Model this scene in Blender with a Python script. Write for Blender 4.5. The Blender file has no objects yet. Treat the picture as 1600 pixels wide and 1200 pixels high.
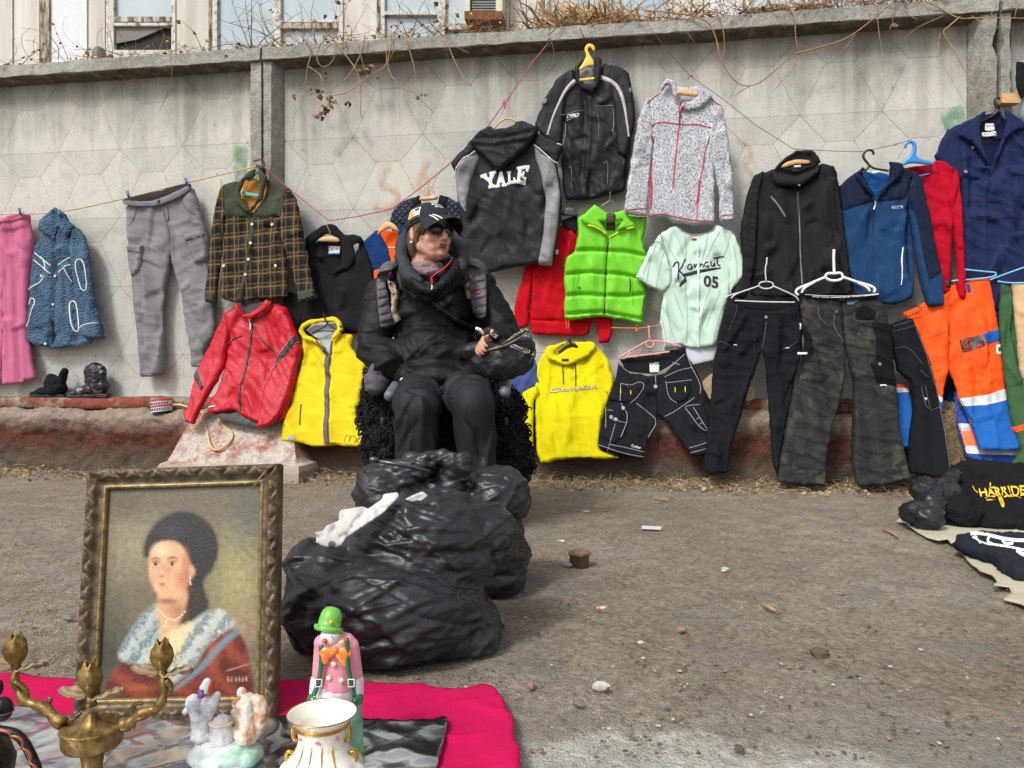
import bpy,bmesh,math,random
import numpy as np
from mathutils import Vector,Matrix
from mathutils.geometry import delaunay_2d_cdt
random.seed(7)
rng = np.random.default_rng(7)
R_ = math.radians
scene = bpy.context.scene
COL = scene.collection
# ------------------------------------------------------------------ camera, sky, sun, exposure
CAMH = 0.56
cam_d = bpy.data.cameras.new('camera'); cam = bpy.data.objects.new('camera',cam_d); COL.objects.link(cam)
cam.location = (0,0,CAMH); cam.rotation_euler = (R_(90),0,0)
cam_d.lens = 27; cam_d.sensor_width = 36; cam_d.sensor_fit = 'HORIZONTAL'; cam_d.clip_end = 2000; cam_d.clip_start = 0.02
scene.camera = cam
SUN_EL,SUN_AZ = R_(48),R_(218)      # azimuth clockwise from +Y: behind the camera, a little to the left
world = bpy.data.worlds.new('World'); scene.world = world; world.use_nodes = True
nt = world.node_tree; nt.nodes.clear()
sky = nt.nodes.new('ShaderNodeTexSky'); sky.sky_type = 'NISHITA'; sky.sun_disc = False
sky.sun_elevation = SUN_EL; sky.sun_rotation = SUN_AZ; sky.dust_density = 4; sky.air_density = 1.5
hs = nt.nodes.new('ShaderNodeHueSaturation'); hs.inputs['Saturation'].default_value = 0.22
bgn = nt.nodes.new('ShaderNodeBackground'); bgn.inputs['Strength'].default_value = 0.11
wo = nt.nodes.new('ShaderNodeOutputWorld')
nt.links.new(sky.outputs[0],hs.inputs['Color']); nt.links.new(hs.outputs[0],bgn.inputs[0]); nt.links.new(bgn.outputs[0],wo.inputs[0])
sd = bpy.data.lights.new('sun','SUN'); sd.energy = 1.5; sd.angle = R_(11); sd.color = (1,.97,.92)
sun = bpy.data.objects.new('sun',sd); COL.objects.link(sun)
sv = Vector((math.sin(SUN_AZ) * math.cos(SUN_EL),math.cos(SUN_AZ) * math.cos(SUN_EL),math.sin(SUN_EL)))
sun.rotation_euler = sv.to_track_quat('Z','Y').to_euler()
scene.view_settings.view_transform = 'Standard'; scene.view_settings.look = 'None'
scene.view_settings.gamma = 1; scene.view_settings.exposure = 0.7
scene.cycles.max_bounces = 8

# ------------------------------------------------------------------ geometry of the view: image pixels (1600x1200) to the place
F = 1200.0; D0 = 4.75; MW = -0.15; NRM = math.sqrt(1 + MW * MW)
WN = np.array([MW,-1.0,0.0]) / NRM * 1.0          # wall normal, towards the camera
WN = np.array([0.15 / NRM * -1,-1 / NRM,0])       # plane Y - MW*X = D0  -> normal (MW,-1)
WT = np.array([1 / NRM,MW / NRM,0])               # along the wall, to the right

def W(px,py,off=0.0):
    px = np.asarray(px,float); py = np.asarray(py,float); off = np.asarray(off,float)
    xp = (px - 800) / F
    Y = (D0 - off * NRM) / (1 - MW * xp)
    return np.stack([xp * Y,Y + 0 * px,CAMH - (py - 600) / F * Y],-1)

def P(px,py,Y):
    return Vector(((px - 800) / F * Y,Y,CAMH - (py - 600) / F * Y))

def G(px,py,z=0.0):
    Y = (CAMH - z) * F / (py - 600)
    return Vector(((px - 800) / F * Y,Y,z))

def WL(u,z,off):          # point on the wall: X coordinate u at offset 0, height z, offset off
    Yb = D0 + MW * u
    return (u + WN[0] * off,Yb + WN[1] * off,z)

# ------------------------------------------------------------------ noise
def _h(ix,iy,iz,seed):
    with np.errstate(over='ignore'):
        h = (ix.astype(np.int64) * 374761393 + iy.astype(np.int64) * 668265263 + iz.astype(np.int64) * 2147483647 + seed * 144665 + 1013904223) & 0xFFFFFFFF
        h = ((h ^ (h >> 13)) * 1274126177) & 0xFFFFFFFF
        h = ((h ^ (h >> 16)) * 2246822519) & 0xFFFFFFFF
        h = h ^ (h >> 15)
    return (h & 0xFFFF) / 32767.5 - 1.0

def noise3(p,seed=0):
    p = np.asarray(p,float)
    if p.shape[-1] == 2: p = np.concatenate([p,np.zeros(p.shape[:-1] + (1,))],-1)
    i = np.floor(p).astype(np.int64); f = p - i; u = f * f * f * (f * (f * 6 - 15) + 10)
    r = 0
    for a in (0,1):
        wx = u[...,0] if a else 1 - u[...,0]
        for b in (0,1):
            wy = u[...,1] if b else 1 - u[...,1]
            for c in (0,1):
                wz = u[...,2] if c else 1 - u[...,2]
                I = (i[...,0] + a,i[...,1] + b,i[...,2] + c)
                g = (_h(*I,seed) * (f[...,0] - a) + _h(*I,seed + 11) * (f[...,1] - b) + _h(*I,seed + 23) * (f[...,2] - c))
                r = r + wx * wy * wz * g
    return r * 1.4

def fbm(p,oct=3,seed=0):
    r = 0; a = 1.0; q = np.asarray(p,float)
    for k in range(oct):
        r = r + a * noise3(q,seed + k * 7); a *= .5; q = q * 2.03
    return r

def ridged(p,oct=2,seed=0):
    r = 0; a = 1.0; q = np.asarray(p,float)
    for k in range(oct):
        w = 1 - np.minimum(1,np.abs(noise3(q,seed + k * 7)) * 2.2); r = r + a * (.45 * w + .75 * w ** 3); a *= .5; q = q * 2.1
    return r - .5

# ------------------------------------------------------------------ materials
def S(r,g,b):
    def f(c):
        c = c / 255.0
        return c / 12.92 if c <= .04045 else ((c + .055) / 1.055) ** 2.4
    return (f(r),f(g),f(b),1)

class NT:
    def __init__(s,name):
        s.m = bpy.data.materials.new(name); s.m.use_nodes = True; s.t = s.m.node_tree; s.n = s.t.nodes; s.n.clear()
        s.out = s.n.new('ShaderNodeOutputMaterial'); s.b = s.n.new('ShaderNodeBsdfPrincipled')
        s.l(s.b.outputs[0],s.out.inputs[0]); s._tc = None
    def l(s,a,b): s.t.links.new(a,b)
    def tc(s,which='Object'):
        if s._tc is None: s._tc = s.n.new('ShaderNodeTexCoord')
        return s._tc.outputs[which]
    def map(s,scale,vec=None,rot=(0,0,0)):
        m = s.n.new('ShaderNodeMapping'); m.inputs['Scale'].default_value = scale; m.inputs['Rotation'].default_value = rot
        s.l(vec or s.tc(),m.inputs[0]); return m.outputs[0]
    def noise(s,scale,detail=4,rough=.55,vec=None,dist=0):
        n = s.n.new('ShaderNodeTexNoise'); n.inputs['Scale'].default_value = scale; n.inputs['Detail'].default_value = detail
        n.inputs['Roughness'].default_value = rough; n.inputs['Distortion'].default_value = dist
        s.l(vec or s.tc(),n.inputs['Vector']); return n.outputs['Fac']
    def vor(s,scale,feature='F1',vec=None,out='Distance'):
        n = s.n.new('ShaderNodeTexVoronoi'); n.inputs['Scale'].default_value = scale; n.feature = feature
        s.l(vec or s.tc(),n.inputs['Vector']); return n.outputs[out]
    def ramp(s,fac,stops,interp='LINEAR'):
        r = s.n.new('ShaderNodeValToRGB'); r.color_ramp.interpolation = interp
        while len(r.color_ramp.elements) < len(stops): r.color_ramp.elements.new(.5)
        for e,(p,c) in zip(r.color_ramp.elements,stops):
            e.position = p; e.color = c if hasattr(c,'__len__') else (c,c,c,1)
        s.l(fac,r.inputs[0]); return r.outputs[0]
    def mix(s,fac,a,b,mode='MIX'):
        m = s.n.new('ShaderNodeMix'); m.data_type = 'RGBA'; m.blend_type = mode; m.clamp_factor = True
        for v,i in ((fac,m.inputs[0]),(a,m.inputs[6]),(b,m.inputs[7])):
            if hasattr(v,'links') or isinstance(v,bpy.types.NodeSocket): s.l(v,i)
            else: i.default_value = v
        return m.outputs[2]
    def math(s,op,a,b=None):
        m = s.n.new('ShaderNodeMath'); m.operation = op
        for v,i in ((a,m.inputs[0]),(b,m.inputs[1])):
            if v is None: continue
            if isinstance(v,bpy.types.NodeSocket): s.l(v,i)
            else: i.default_value = v
        return m.outputs[0]
    def sep(s,vec=None):
        x = s.n.new('ShaderNodeSeparateXYZ'); s.l(vec or s.tc(),x.inputs[0]); return x.outputs
    def bump(s,h,strength=.3,dist=.002):
        b = s.n.new('ShaderNodeBump'); b.inputs['Strength'].default_value = strength; b.inputs['Distance'].default_value = dist
        s.l(h,b.inputs['Height']); s.l(b.outputs[0],s.b.inputs['Normal']); return b
    def set(s,color=None,rough=None,metal=None,spec=None,**kw):
        for k,v in (('Base Color',color),('Roughness',rough),('Metallic',metal),('Specular IOR Level',spec)) + tuple(kw.items()):
            if v is None: continue
            if isinstance(v,bpy.types.NodeSocket): s.l(v,s.b.inputs[k])
            else: s.b.inputs[k].default_value = v
        return s.m

_mc = {}
def sc(c,k): return (c[0] * k,c[1] * k,c[2] * k,1)
def cloth(name,c,rough=.9,var=.25,grain=.25,gs=420,bump=.35,bd=.0012,spec=.12,sheen=.0,vs=9):
    """woven or knitted cloth: broad fading, fine thread grain, slight lint"""
    t = NT(name)
    n1 = t.noise(vs,4); n2 = t.noise(gs,2,.6)
    k1 = t.ramp(n1,[(.25,sc(c,1 - var)),(.75,sc(c,1 + var * .6))])
    g = t.ramp(n2,[(.3,1 - grain),(.7,1 + grain)])
    col = t.mix(1.0,k1,g,'MULTIPLY')
    lint = t.ramp(t.noise(160,3,.7),[(.68,0.0),(.78,1.0)])
    col = t.mix(t.math('MULTIPLY',lint,.03),col,(.35,.33,.3,1))
    hb = t.math('ADD',t.math('MULTIPLY',t.noise(gs * .8,2),.6),t.math('MULTIPLY',t.noise(55,3),1.2))
    t.bump(hb,bump,bd * 2)
    m = t.set(col,rough,spec=spec)
    if sheen: t.b.inputs['Sheen Weight'].default_value = sheen
    return m
def shiny(name,c,rough=.45,bump=.3,var=.15,spec=.5,bs=40,metal=0.0,bd=.004,coat=0):
    t = NT(name); n = t.noise(12,4)
    col = t.ramp(n,[(.3,sc(c,1 - var)),(.7,sc(c,1 + var))])
    t.bump(t.math('ADD',t.noise(bs,4,.6),t.math('MULTIPLY',t.noise(bs * 8,2),.15)),bump,bd)
    r = t.ramp(t.noise(30,3),[(.3,max(0,rough - .08)),(.7,rough + .1)])
    m = t.set(col,r,metal,spec * .7)
    if coat: t.b.inputs['Coat Weight'].default_value = coat; t.b.inputs['Coat Roughness'].default_value = .05
    return m
def plain(name,c,rough=.6,metal=0.0,spec=.5,var=.12,vs=25):
    t = NT(name); col = t.ramp(t.noise(vs,4),[(.3,sc(c,1 - var)),(.7,sc(c,1 + var))])
    return t.set(col,rough,metal,spec)

# ------------------------------------------------------------------ mesh helpers
ORG = {}
def tag(o,label=None,cat=None,group=None,kind=None):
    if label: o['label'] = label
    if cat: o['category'] = cat
    if group: o['group'] = group
    if kind: o['kind'] = kind
    return o
def thing(name,label,cat,loc,group=None):
    o = bpy.data.objects.new(name,None); COL.objects.link(o); o.location = Vector(loc); o.empty_display_size = .05
    ORG[o.name] = Vector(loc); return tag(o,label,cat,group)

class MB:
    def __init__(s): s.v = []; s.f = []; s.mi = []; s.n = 0; s.uv = None
    def add(s,v,f,m=0):
        v = np.asarray(v,float).reshape(-1,3)
        s.v.append(v); k = s.n
        s.f.extend([tuple(int(i) + k for i in q) for q in f]); s.mi.extend([m] * len(f)); s.n += len(v); return s
    def tube(s,pts,r,n=6,m=0,closed=False,cap=True):
        pts = [Vector(p) for p in pts]; N = len(pts)
        if N < 2: return s
        rr = r if hasattr(r,'__len__') else [r] * N
        t0 = (pts[1] - pts[0]).normalized(); a = t0.orthogonal().normalized()
        vs = []
        for i in range(N):
            if closed: t = (pts[(i + 1) % N] - pts[i - 1])
            else: t = pts[min(i + 1,N - 1)] - pts[max(i - 1,0)]
            if t.length < 1e-9: t = t0
            t.normalize(); a = a - t * a.dot(t)
            a = a.normalized() if a.length > 1e-6 else t.orthogonal().normalized()
            b = t.cross(a)
            for k in range(n):
                th = 2 * math.pi * k / n
                vs.append(pts[i] + (a * math.cos(th) + b * math.sin(th)) * rr[i])
        fs = []
        for i in range(N if closed else N - 1):
            j = (i + 1) % N
            for k in range(n): fs.append((i * n + k,i * n + (k + 1) % n,j * n + (k + 1) % n,j * n + k))
        if cap and not closed: fs.append(tuple(range(n))[::-1]); fs.append(tuple((N - 1) * n + k for k in range(n)))
        return s.add([tuple(v) for v in vs],fs,m)
    def box(s,c,d,rot=None,m=0):
        c = Vector(c); v = []
        for x in (-.5,.5):
            for y in (-.5,.5):
                for z in (-.5,.5):
                    q = Vector((x * d[0],y * d[1],z * d[2]))
                    if rot: q = rot @ q
                    v.append(tuple(c + q))
        return s.add(v,[(0,1,3,2),(4,6,7,5),(0,4,5,1),(2,3,7,6),(0,2,6,4),(1,5,7,3)],m)
    def hexa(s,q8,m=0):   # 8 corners: front 4 (ccw) then back 4
        return s.add(q8,[(0,1,2,3),(7,6,5,4),(0,4,5,1),(1,5,6,2),(2,6,7,3),(3,7,4,0)],m)
    def ell(s,c,r,rot=None,nu=20,nv=12,m=0):
        v = []; f = []; c = Vector(c); r = r if hasattr(r,'__len__') else (r,r,r)
        for j in range(nv + 1):
            ph = math.pi * j / nv
            if j in (0,nv):
                q = Vector((0,0,r[2] * math.cos(ph))); v.append(c + (rot @ q if rot else q)); continue
            for i in range(nu):
                th = 2 * math.pi * i / nu
                q = Vector((r[0] * math.sin(ph) * math.cos(th),r[1] * math.sin(ph) * math.sin(th),r[2] * math.cos(ph)))
                v.append(c + (rot @ q if rot else q))
        ix = lambda j,i: 0 if j == 0 else (len(v) - 1 if j == nv else 1 + (j - 1) * nu + i % nu)
        for j in range(nv):
            for i in range(nu):
                q = [ix(j,i),ix(j + 1,i),ix(j + 1,i + 1),ix(j,i + 1)]
                q2 = []
                for k in q:
                    if k not in q2: q2.append(k)
                f.append(tuple(q2))
        return s.add([tuple(q) for q in v],f,m)
    def cap(s,p1,r1,p2,r2,n=16,m=0):
        p1 = Vector(p1); p2 = Vector(p2); t = (p2 - p1)
        if t.length < 1e-6: return s.ell(p1,max(r1,r2),m=m)
        t.normalize(); pts = []; rr = []
        for k in range(6):
            a = math.pi / 2 * k / 5; pts.append(p1 - t * r1 * math.cos(a)); rr.append(max(r1 * math.sin(a),r1 * .02))
        for k in range(6):
            a = math.pi / 2 * k / 5; pts.append(p2 + t * r2 * math.sin(a)); rr.append(max(r2 * math.cos(a),r2 * .02))
        return s.tube(pts,rr,n,m)
    def lathe(s,prof,c,n=32,m=0,axis=None):
        """prof: list of (radius, height)"""
        c = Vector(c); v = []; f = []
        for (r,z) in prof:
            for k in range(n):
                th = 2 * math.pi * k / n; q = Vector((r * math.cos(th),r * math.sin(th),z))
                v.append(tuple(c + (axis @ q if axis else q)))
        for i in range(len(prof) - 1):
            for k in range(n): f.append((i * n + k,i * n + (k + 1) % n,(i + 1) * n + (k + 1) % n,(i + 1) * n + k))
        f.append(tuple(range(n))[::-1]); f.append(tuple((len(prof) - 1) * n + k for k in range(n)))
        return s.add(v,f,m)
    def arrays(s): return np.concatenate(s.v) if s.v else np.zeros((0,3)),s.f
    def build(s,name,mats,parent=None,smooth=True,loc=None,sharp=None):
        V,Fc = s.arrays()
        mats = mats if isinstance(mats,(list,tuple)) else [mats]
        me = bpy.data.meshes.new(name)
        if parent is not None: org = ORG[parent.name]
        elif loc is not None: org = Vector(loc)
        else: org = Vector(((V[:,0].min() + V[:,0].max()) / 2,(V[:,1].min() + V[:,1].max()) / 2,V[:,2].min()))
        me.from_pydata((V - np.array(org)).tolist(),[],Fc)
        for m in mats: me.materials.append(m)
        if len(mats) > 1: me.polygons.foreach_set('material_index',s.mi)
        me.polygons.foreach_set('use_smooth',[smooth] * len(me.polygons))
        if sharp is not None:
            me.set_sharp_from_angle(angle=R_(sharp))
        me.update()
        o = bpy.data.objects.new(name,me); COL.objects.link(o)
        if parent is not None: o.parent = parent
        else: o.location = org
        ORG[o.name] = org
        return o

def remesh(mb,voxel,smooth=3,lam=.5):
    """union of overlapping solids -> one continuous surface"""
    V,Fc = mb.arrays(); me = bpy.data.meshes.new('tmp'); me.from_pydata(V.tolist(),[],Fc)
    bm = bmesh.new(); bm.from_mesh(me); bmesh.ops.recalc_face_normals(bm,faces=bm.faces); bm.to_mesh(me); bm.free()
    o = bpy.data.objects.new('tmp',me); COL.objects.link(o)
    md = o.modifiers.new('r','REMESH'); md.mode = 'VOXEL'; md.voxel_size = voxel; md.adaptivity = 0
    dg = bpy.context.evaluated_depsgraph_get(); dg.update()
    ev = o.evaluated_get(dg).to_mesh()
    n = len(ev.vertices); co = np.empty(n * 3); ev.vertices.foreach_get('co',co); co = co.reshape(-1,3).copy()
    fs = [tuple(p.vertices) for p in ev.polygons]
    bpy.data.objects.remove(o); bpy.data.meshes.remove(me)
    co = lap(co,fs,smooth,lam)
    return co,fs
def edges_of(fs):
    e = set()
    for q in fs:
        for i in range(len(q)):
            a,b = q[i],q[(i + 1) % len(q)]; e.add((min(a,b),max(a,b)))
    return np.array(list(e))
def lap(V,fs,it=3,lam=.5):
    if it <= 0: return V
    E = edges_of(fs); n = len(V); deg = np.bincount(E.ravel(),minlength=n).astype(float)[:,None]
    for _ in range(it):
        A = np.zeros_like(V); np.add.at(A,E[:,0],V[E[:,1]]); np.add.at(A,E[:,1],V[E[:,0]])
        V = V + lam * (A / np.maximum(deg,1) - V)
    return V
def vnormals(V,fs):
    N = np.zeros_like(V); q4 = np.array([q if len(q) == 4 else (q[0],q[1],q[2],q[2]) for q in fs])
    a = V[q4[:,0]]; b = V[q4[:,1]]; c = V[q4[:,2]]; d = V[q4[:,3]]
    n = np.cross(c - a,d - b); z = np.linalg.norm(n,axis=1) < 1e-14
    n[z] = np.cross(b - a,c - a)[z]
    for k in range(4): np.add.at(N,q4[:,k],n)
    return N / np.maximum(np.linalg.norm(N,axis=1)[:,None],1e-12)
# ------------------------------------------------------------------ hanging cloth
def cr(crop,pts):
    x0,y0,s = crop; return [(x0 + x / s,y0 + y / s) for x,y in pts]
A1 = (0,0,3.636); A2 = (400,0,3.636); A3 = (800,0,3.636); A4 = (1160,0,3.636); A5 = (0,280,3.636)
A6 = (280,260,4.706); A7 = (280,460,4.285); A8 = (540,280,5.0); B1 = (540,480,4.285); B2 = (690,160,5.0)
B3 = (790,300,4.0); B4 = (800,500,4.706); B5 = (1090,380,3.077); B6 = (1140,200,4.2105); B7 = (1360,150,3.6375)
B8 = (1340,400,3.335); PX = (0,0,1.0)

def chaikin(p,k=1,c=.2,closed=True):
    p = np.asarray(p,float)
    for _ in range(k):
        if closed:
            q = np.roll(p,-1,0); p = np.stack([p * (1 - c) + q * c,p * c + q * (1 - c)],1).reshape(-1,2)
        else:
            a,b = p[:-1],p[1:]; m = np.stack([a * (1 - c) + b * c,a * c + b * (1 - c)],1).reshape(-1,2)
            p = np.concatenate([p[:1],m[1:-1],p[-1:]])
    return p
def resample(p,sp,closed=True):
    p = np.asarray(p,float)
    if closed: p = np.concatenate([p,p[:1]])
    L = np.linalg.norm(np.diff(p,axis=0),axis=1); s = np.concatenate([[0],np.cumsum(L)])
    n = max(3 if closed else 2,int(round(s[-1] / sp)) + (0 if closed else 1))
    t = np.linspace(0,s[-1],n,endpoint=not closed)
    return np.stack([np.interp(t,s,p[:,k]) for k in range(p.shape[1])],1)
def seg_dist(q,p,closed=True):
    q = np.asarray(q,float); p = np.asarray(p,float)
    a = p; b = np.roll(p,-1,0)
    if not closed: a,b = p[:-1],p[1:]
    out = np.full(len(q),1e9)
    for i in range(0,len(q),4000):
        qq = q[i:i + 4000,None,:]; ab = (b - a)[None]; t = ((qq - a[None]) * ab).sum(-1) / np.maximum((ab ** 2).sum(-1),1e-9)
        d = np.linalg.norm(qq - (a[None] + np.clip(t,0,1)[...,None] * ab),axis=-1); out[i:i + 4000] = d.min(1)
    return out
def inside(q,p):
    q = np.asarray(q,float); p = np.asarray(p,float); r = np.zeros(len(q),bool)
    for (x1,y1),(x2,y2) in zip(p,np.roll(p,-1,0)):
        c = ((y1 > q[:,1]) != (y2 > q[:,1]))
        if c.any():
            xi = (x2 - x1) * (q[:,1] - y1) / ((y2 - y1) if y2 != y1 else 1e-9) + x1; r ^= c & (q[:,0] < xi)
    return r
def tri2d(bnd,sp):
    """fill a closed outline with an even triangle mesh"""
    lo = bnd.min(0); hi = bnd.max(0); xs = []; j = 0; y = lo[1] + sp * .5
    while y < hi[1]:
        x = np.arange(lo[0] + (sp * .5 if j % 2 else 0),hi[0],sp); xs.append(np.stack([x,np.full_like(x,y)],1)); y += sp * .866; j += 1
    pts = np.concatenate(xs) if xs else np.zeros((0,2))
    if len(pts):
        pts = pts[inside(pts,bnd)]
        if len(pts): pts = pts[seg_dist(pts,bnd) > sp * .45]
    allp = np.concatenate([bnd,pts]); n = len(bnd)
    r = delaunay_2d_cdt([Vector(p) for p in allp],[(i,(i + 1) % n) for i in range(n)],[],1,1e-5)
    V = np.array([tuple(v) for v in r[0]]); T = [tuple(f) for f in r[2]]
    A = [(V[b,0] - V[a,0]) * (V[c,1] - V[a,1]) - (V[c,0] - V[a,0]) * (V[b,1] - V[a,1]) for a,b,c in T]
    T = [t if a < 0 else (t[0],t[2],t[1]) for t,a in zip(T,A)]   # image y runs down: this faces the viewer
    return V,T

def fold_val(q,folds):
    h = np.zeros(len(q))
    for f in folds:
        k = f[0]
        if k in 'nr':
            _,amp,scale,ang,st,seed = f; amp = amp * (.35 if scale < 10 else .6 if (k == 'r' and scale < 16) else 1); a = R_(ang); c,s = math.cos(a),math.sin(a)
            st = st * 1.9; u = (q[:,0] * c + q[:,1] * s) / (scale * st); v = (-q[:,0] * s + q[:,1] * c) / scale
            wv = noise3(np.stack([u * .7,v * .5],1) + seed * 3.1,seed + 50) * .55
            uv = np.stack([u,v + wv],1) + seed * 13.7
            h += amp * (1.7 * fbm(uv,1,seed) if k == 'n' else .85 * ridged(uv,1,seed))
        elif k == 'l':
            _,pts,wd,amp = f; d = seg_dist(q,np.asarray(pts,float),False); h += amp * np.exp(-(d / wd) ** 2)
        elif k == 'c':      # soft hanging creases: one steep flank, one gentle, fading at both ends
            _,a,b,bow,w,amp = f; a = np.array(a); d = np.array(b) - a; L = np.hypot(*d) + 1e-6; d = d / L; t_ = (q - a) @ d / L
            s_ = (q - a) @ np.array([-d[1],d[0]]) - bow * 4 * t_ * (1 - t_); e = np.clip(np.sin(np.pi * np.clip(t_,0,1)),0,1) ** .6
            h += amp * e * np.where(s_ > 0,np.exp(-(s_ / (w * .45)) ** 2),np.exp(-(s_ / (w * 1.7)) ** 2))
    return h
def drape(seed=1,a=1.0): return [('n',.010 * a,26,84,5,seed),('r',.006 * a,22,70,3,seed + 1),('n',.004 * a,11,20,2.5,seed + 2)]
def wrinkle(seed=1,a=1.0,ang=20): return [('n',.009 * a,34,ang + 50,2,seed),('r',.0075 * a,20,ang,2.6,seed + 1),('r',.0045 * a,13,ang + 75,2.2,seed + 2),('n',.003 * a,7,ang,1.5,seed + 3)]

class Garment:
    """a garment hung before the wall: parts bulge and crease, trimmings follow the surface"""
    def __init__(s,name,label,cat,off,at,group=None,scale=1.0):
        s.offs = off; s.parts = []; s.scale = scale
        s.root = thing(name,label,cat,s.M(np.array([at],float),s.off(np.array([at],float)))[0],group)
    def off(s,q):
        o = s.offs
        if isinstance(o,(int,float)): return np.full(len(q),float(o))
        ys = [k[0] for k in o]; vs = [k[1] for k in o]; return np.interp(q[:,1],ys,vs)
    def M(s,q,d):
        b = s.off(q); return W(q[:,0],q[:,1],b) + WN[None] * (d - b)[:,None]
    def depth(s,q):
        d = s.off(q).copy()
        for (poly,fn) in s.parts:
            m = inside(q,poly)
            if m.any(): d[m] = np.maximum(d[m],fn(q[m]))
        return d
    def panel(s,name,poly,mat,o=0,T=.02,R=11,folds=(),sp=2.8,back=.014,parent=None,k=1,ride=False,thin=False):
        poly = chaikin(poly,k,.05 if ride else .07) if k else np.asarray(poly,float)
        if not ride: T = T * (.5 if T > .048 else .32); R = max(2.6,R * .3)
        bnd = resample(poly,sp)
        if not ride:      # cloth edges are never drawn with a ruler
            tg = np.roll(bnd,-1,0) - np.roll(bnd,1,0); tg /= np.maximum(np.linalg.norm(tg,axis=1)[:,None],1e-9)
            bnd = bnd + np.stack([-tg[:,1],tg[:,0]],1) * (1.5 * fbm(bnd / 13.0 + 7.7,2,77))[:,None]
        V,T3 = tri2d(bnd,sp)
        base = (lambda q: s.depth(q)) if ride else (lambda q: s.off(q))
        prev = list(s.parts)
        if not ride and T < .02 and len(V) > 400:
            rg = np.random.default_rng(int(abs(bnd.sum())) % 99991); ctr = bnd - bnd.mean(0); ew,ev = np.linalg.eigh(ctr.T @ ctr); ax = ev[:,1]; ax = ax if ax[1] > 0 else -ax
            sp_ = np.abs(ctr @ ev[:,1]).max(); folds = list(folds)
            for _ in range(int(np.clip(len(V) / 120,5,30))):
                p0 = V[rg.integers(len(V))]; th = rg.normal(0,.30) if rg.random() < .72 else rg.normal(1.2,.4) * rg.choice([-1,1])
                dd = np.array([ax[0] * math.cos(th) - ax[1] * math.sin(th),ax[0] * math.sin(th) + ax[1] * math.cos(th)]); L = rg.uniform(.25,.75) * sp_ * (1 if abs(th) < .7 else .5)
                folds.append(('c',p0 - dd * L / 2,p0 + dd * L / 2,rg.normal(0,.05) * L,rg.uniform(4,9.5),rg.choice([-1,1,1]) * rg.uniform(.008,.018)))
        def bs(q):
            if not ride: return s.off(q)
            d = s.off(q).copy()
            for (pp,fn) in prev:
                m = inside(q,pp)
                if m.any(): d[m] = np.maximum(d[m],fn(q[m]))
            return d
        def fn(q):
            d = seg_dist(q,bnd); e = np.clip(d / R,0,1); prof = np.sqrt(np.clip(1 - (1 - e) ** 2,0,1))
            return bs(q) + o + T * prof + fold_val(q,folds) * (.25 + .75 * np.clip(d / 5,0,1))
        dep = fn(V); bk = bs(V) + o - back
        if ride: dep[:len(bnd)] = np.maximum(dep[:len(bnd)],bs(V[:len(bnd)]) + .002)
        n = len(V); mb = MB()
        A = s.M(V,dep); B = s.M(V,np.minimum(bk,dep - .003))
        fs = list(T3) + [(a + n,c + n,b + n) for a,b,c in T3]
        E = {}
        for a,b,c in T3:
            for e in ((a,b),(b,c),(c,a)): E[e] = 1
        for (a,b) in list(E):
            if (b,a) not in E: fs.append((b,a,a + n,b + n))
        mb.add(np.concatenate([A,B]),fs)
        ob = mb.build(name,mat,parent or s.root,True,sharp=None if T > .02 else 52)
        s.parts.append((bnd,fn)); return ob
    def ribbon(s,mb,pts,w,h=.003,m=0,sp=3,closed=False,k=1,taper=False):
        """a raised strip (zip, piping, seam, stroke of lettering) of width w pixels following the cloth"""
        p = np.asarray(pts,float)
        if k: p = chaikin(p,k,.25,closed)
        p = resample(p,sp,closed); N = len(p)
        t = (np.roll(p,-1,0) - np.roll(p,1,0))
        if not closed: t[0] = p[1] - p[0]; t[-1] = p[-1] - p[-2]
        t /= np.maximum(np.linalg.norm(t,axis=1)[:,None],1e-9); nn = np.stack([-t[:,1],t[:,0]],1)
        ww = np.full(N,w * .5) if not hasattr(w,'__len__') else np.interp(np.linspace(0,1,N),np.linspace(0,1,len(w)),w) * .5
        cols = []
        for kx,hh in ((-1,-.002),(-.85,h),(0,h * 1.15),(.85,h),(1,-.002)):
            q = p + nn * (ww * kx)[:,None]; cols.append((q,hh))
        dd = np.max([s.depth(q) for q,_ in cols],0)
        rows = [s.M(q,np.minimum(s.depth(q) + hh + .001,dd + hh) if hh < 0 else dd + hh) for q,hh in cols]
        v = np.stack(rows,1).reshape(-1,3); f = []; c = 5
        for i in range(N if closed else N - 1):
            j = (i + 1) % N
            for a in range(c - 1): f.append((i * c + a,i * c + a + 1,j * c + a + 1,j * c + a))
        mb.add(v,f,m)
    def patch(s,mb,poly,h=.003,m=0,sp=2.6,k=0,thick=.004):
        h += .002
        poly = chaikin(poly,k) if k else np.asarray(poly,float)
        bnd = resample(poly,sp);
        # keep the true corners
        bnd = np.array([min(poly,key=lambda c: np.hypot(*(c - b))) if min(np.hypot(*(poly - b).T)) < sp * .35 else b for b in bnd]) if not k else bnd
        V,T3 = tri2d(bnd,sp); d = s.depth(V); n = len(V)
        A = s.M(V,d + h); B = s.M(V,d + h - thick); fs = list(T3)
        E = {(a,b) for t in T3 for a,b in ((t[0],t[1]),(t[1],t[2]),(t[2],t[0]))}
        for (a,b) in E:
            if (b,a) not in E: fs.append((b,a,a + n,b + n))
        mb.add(np.concatenate([A,B]),fs,m)
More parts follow.
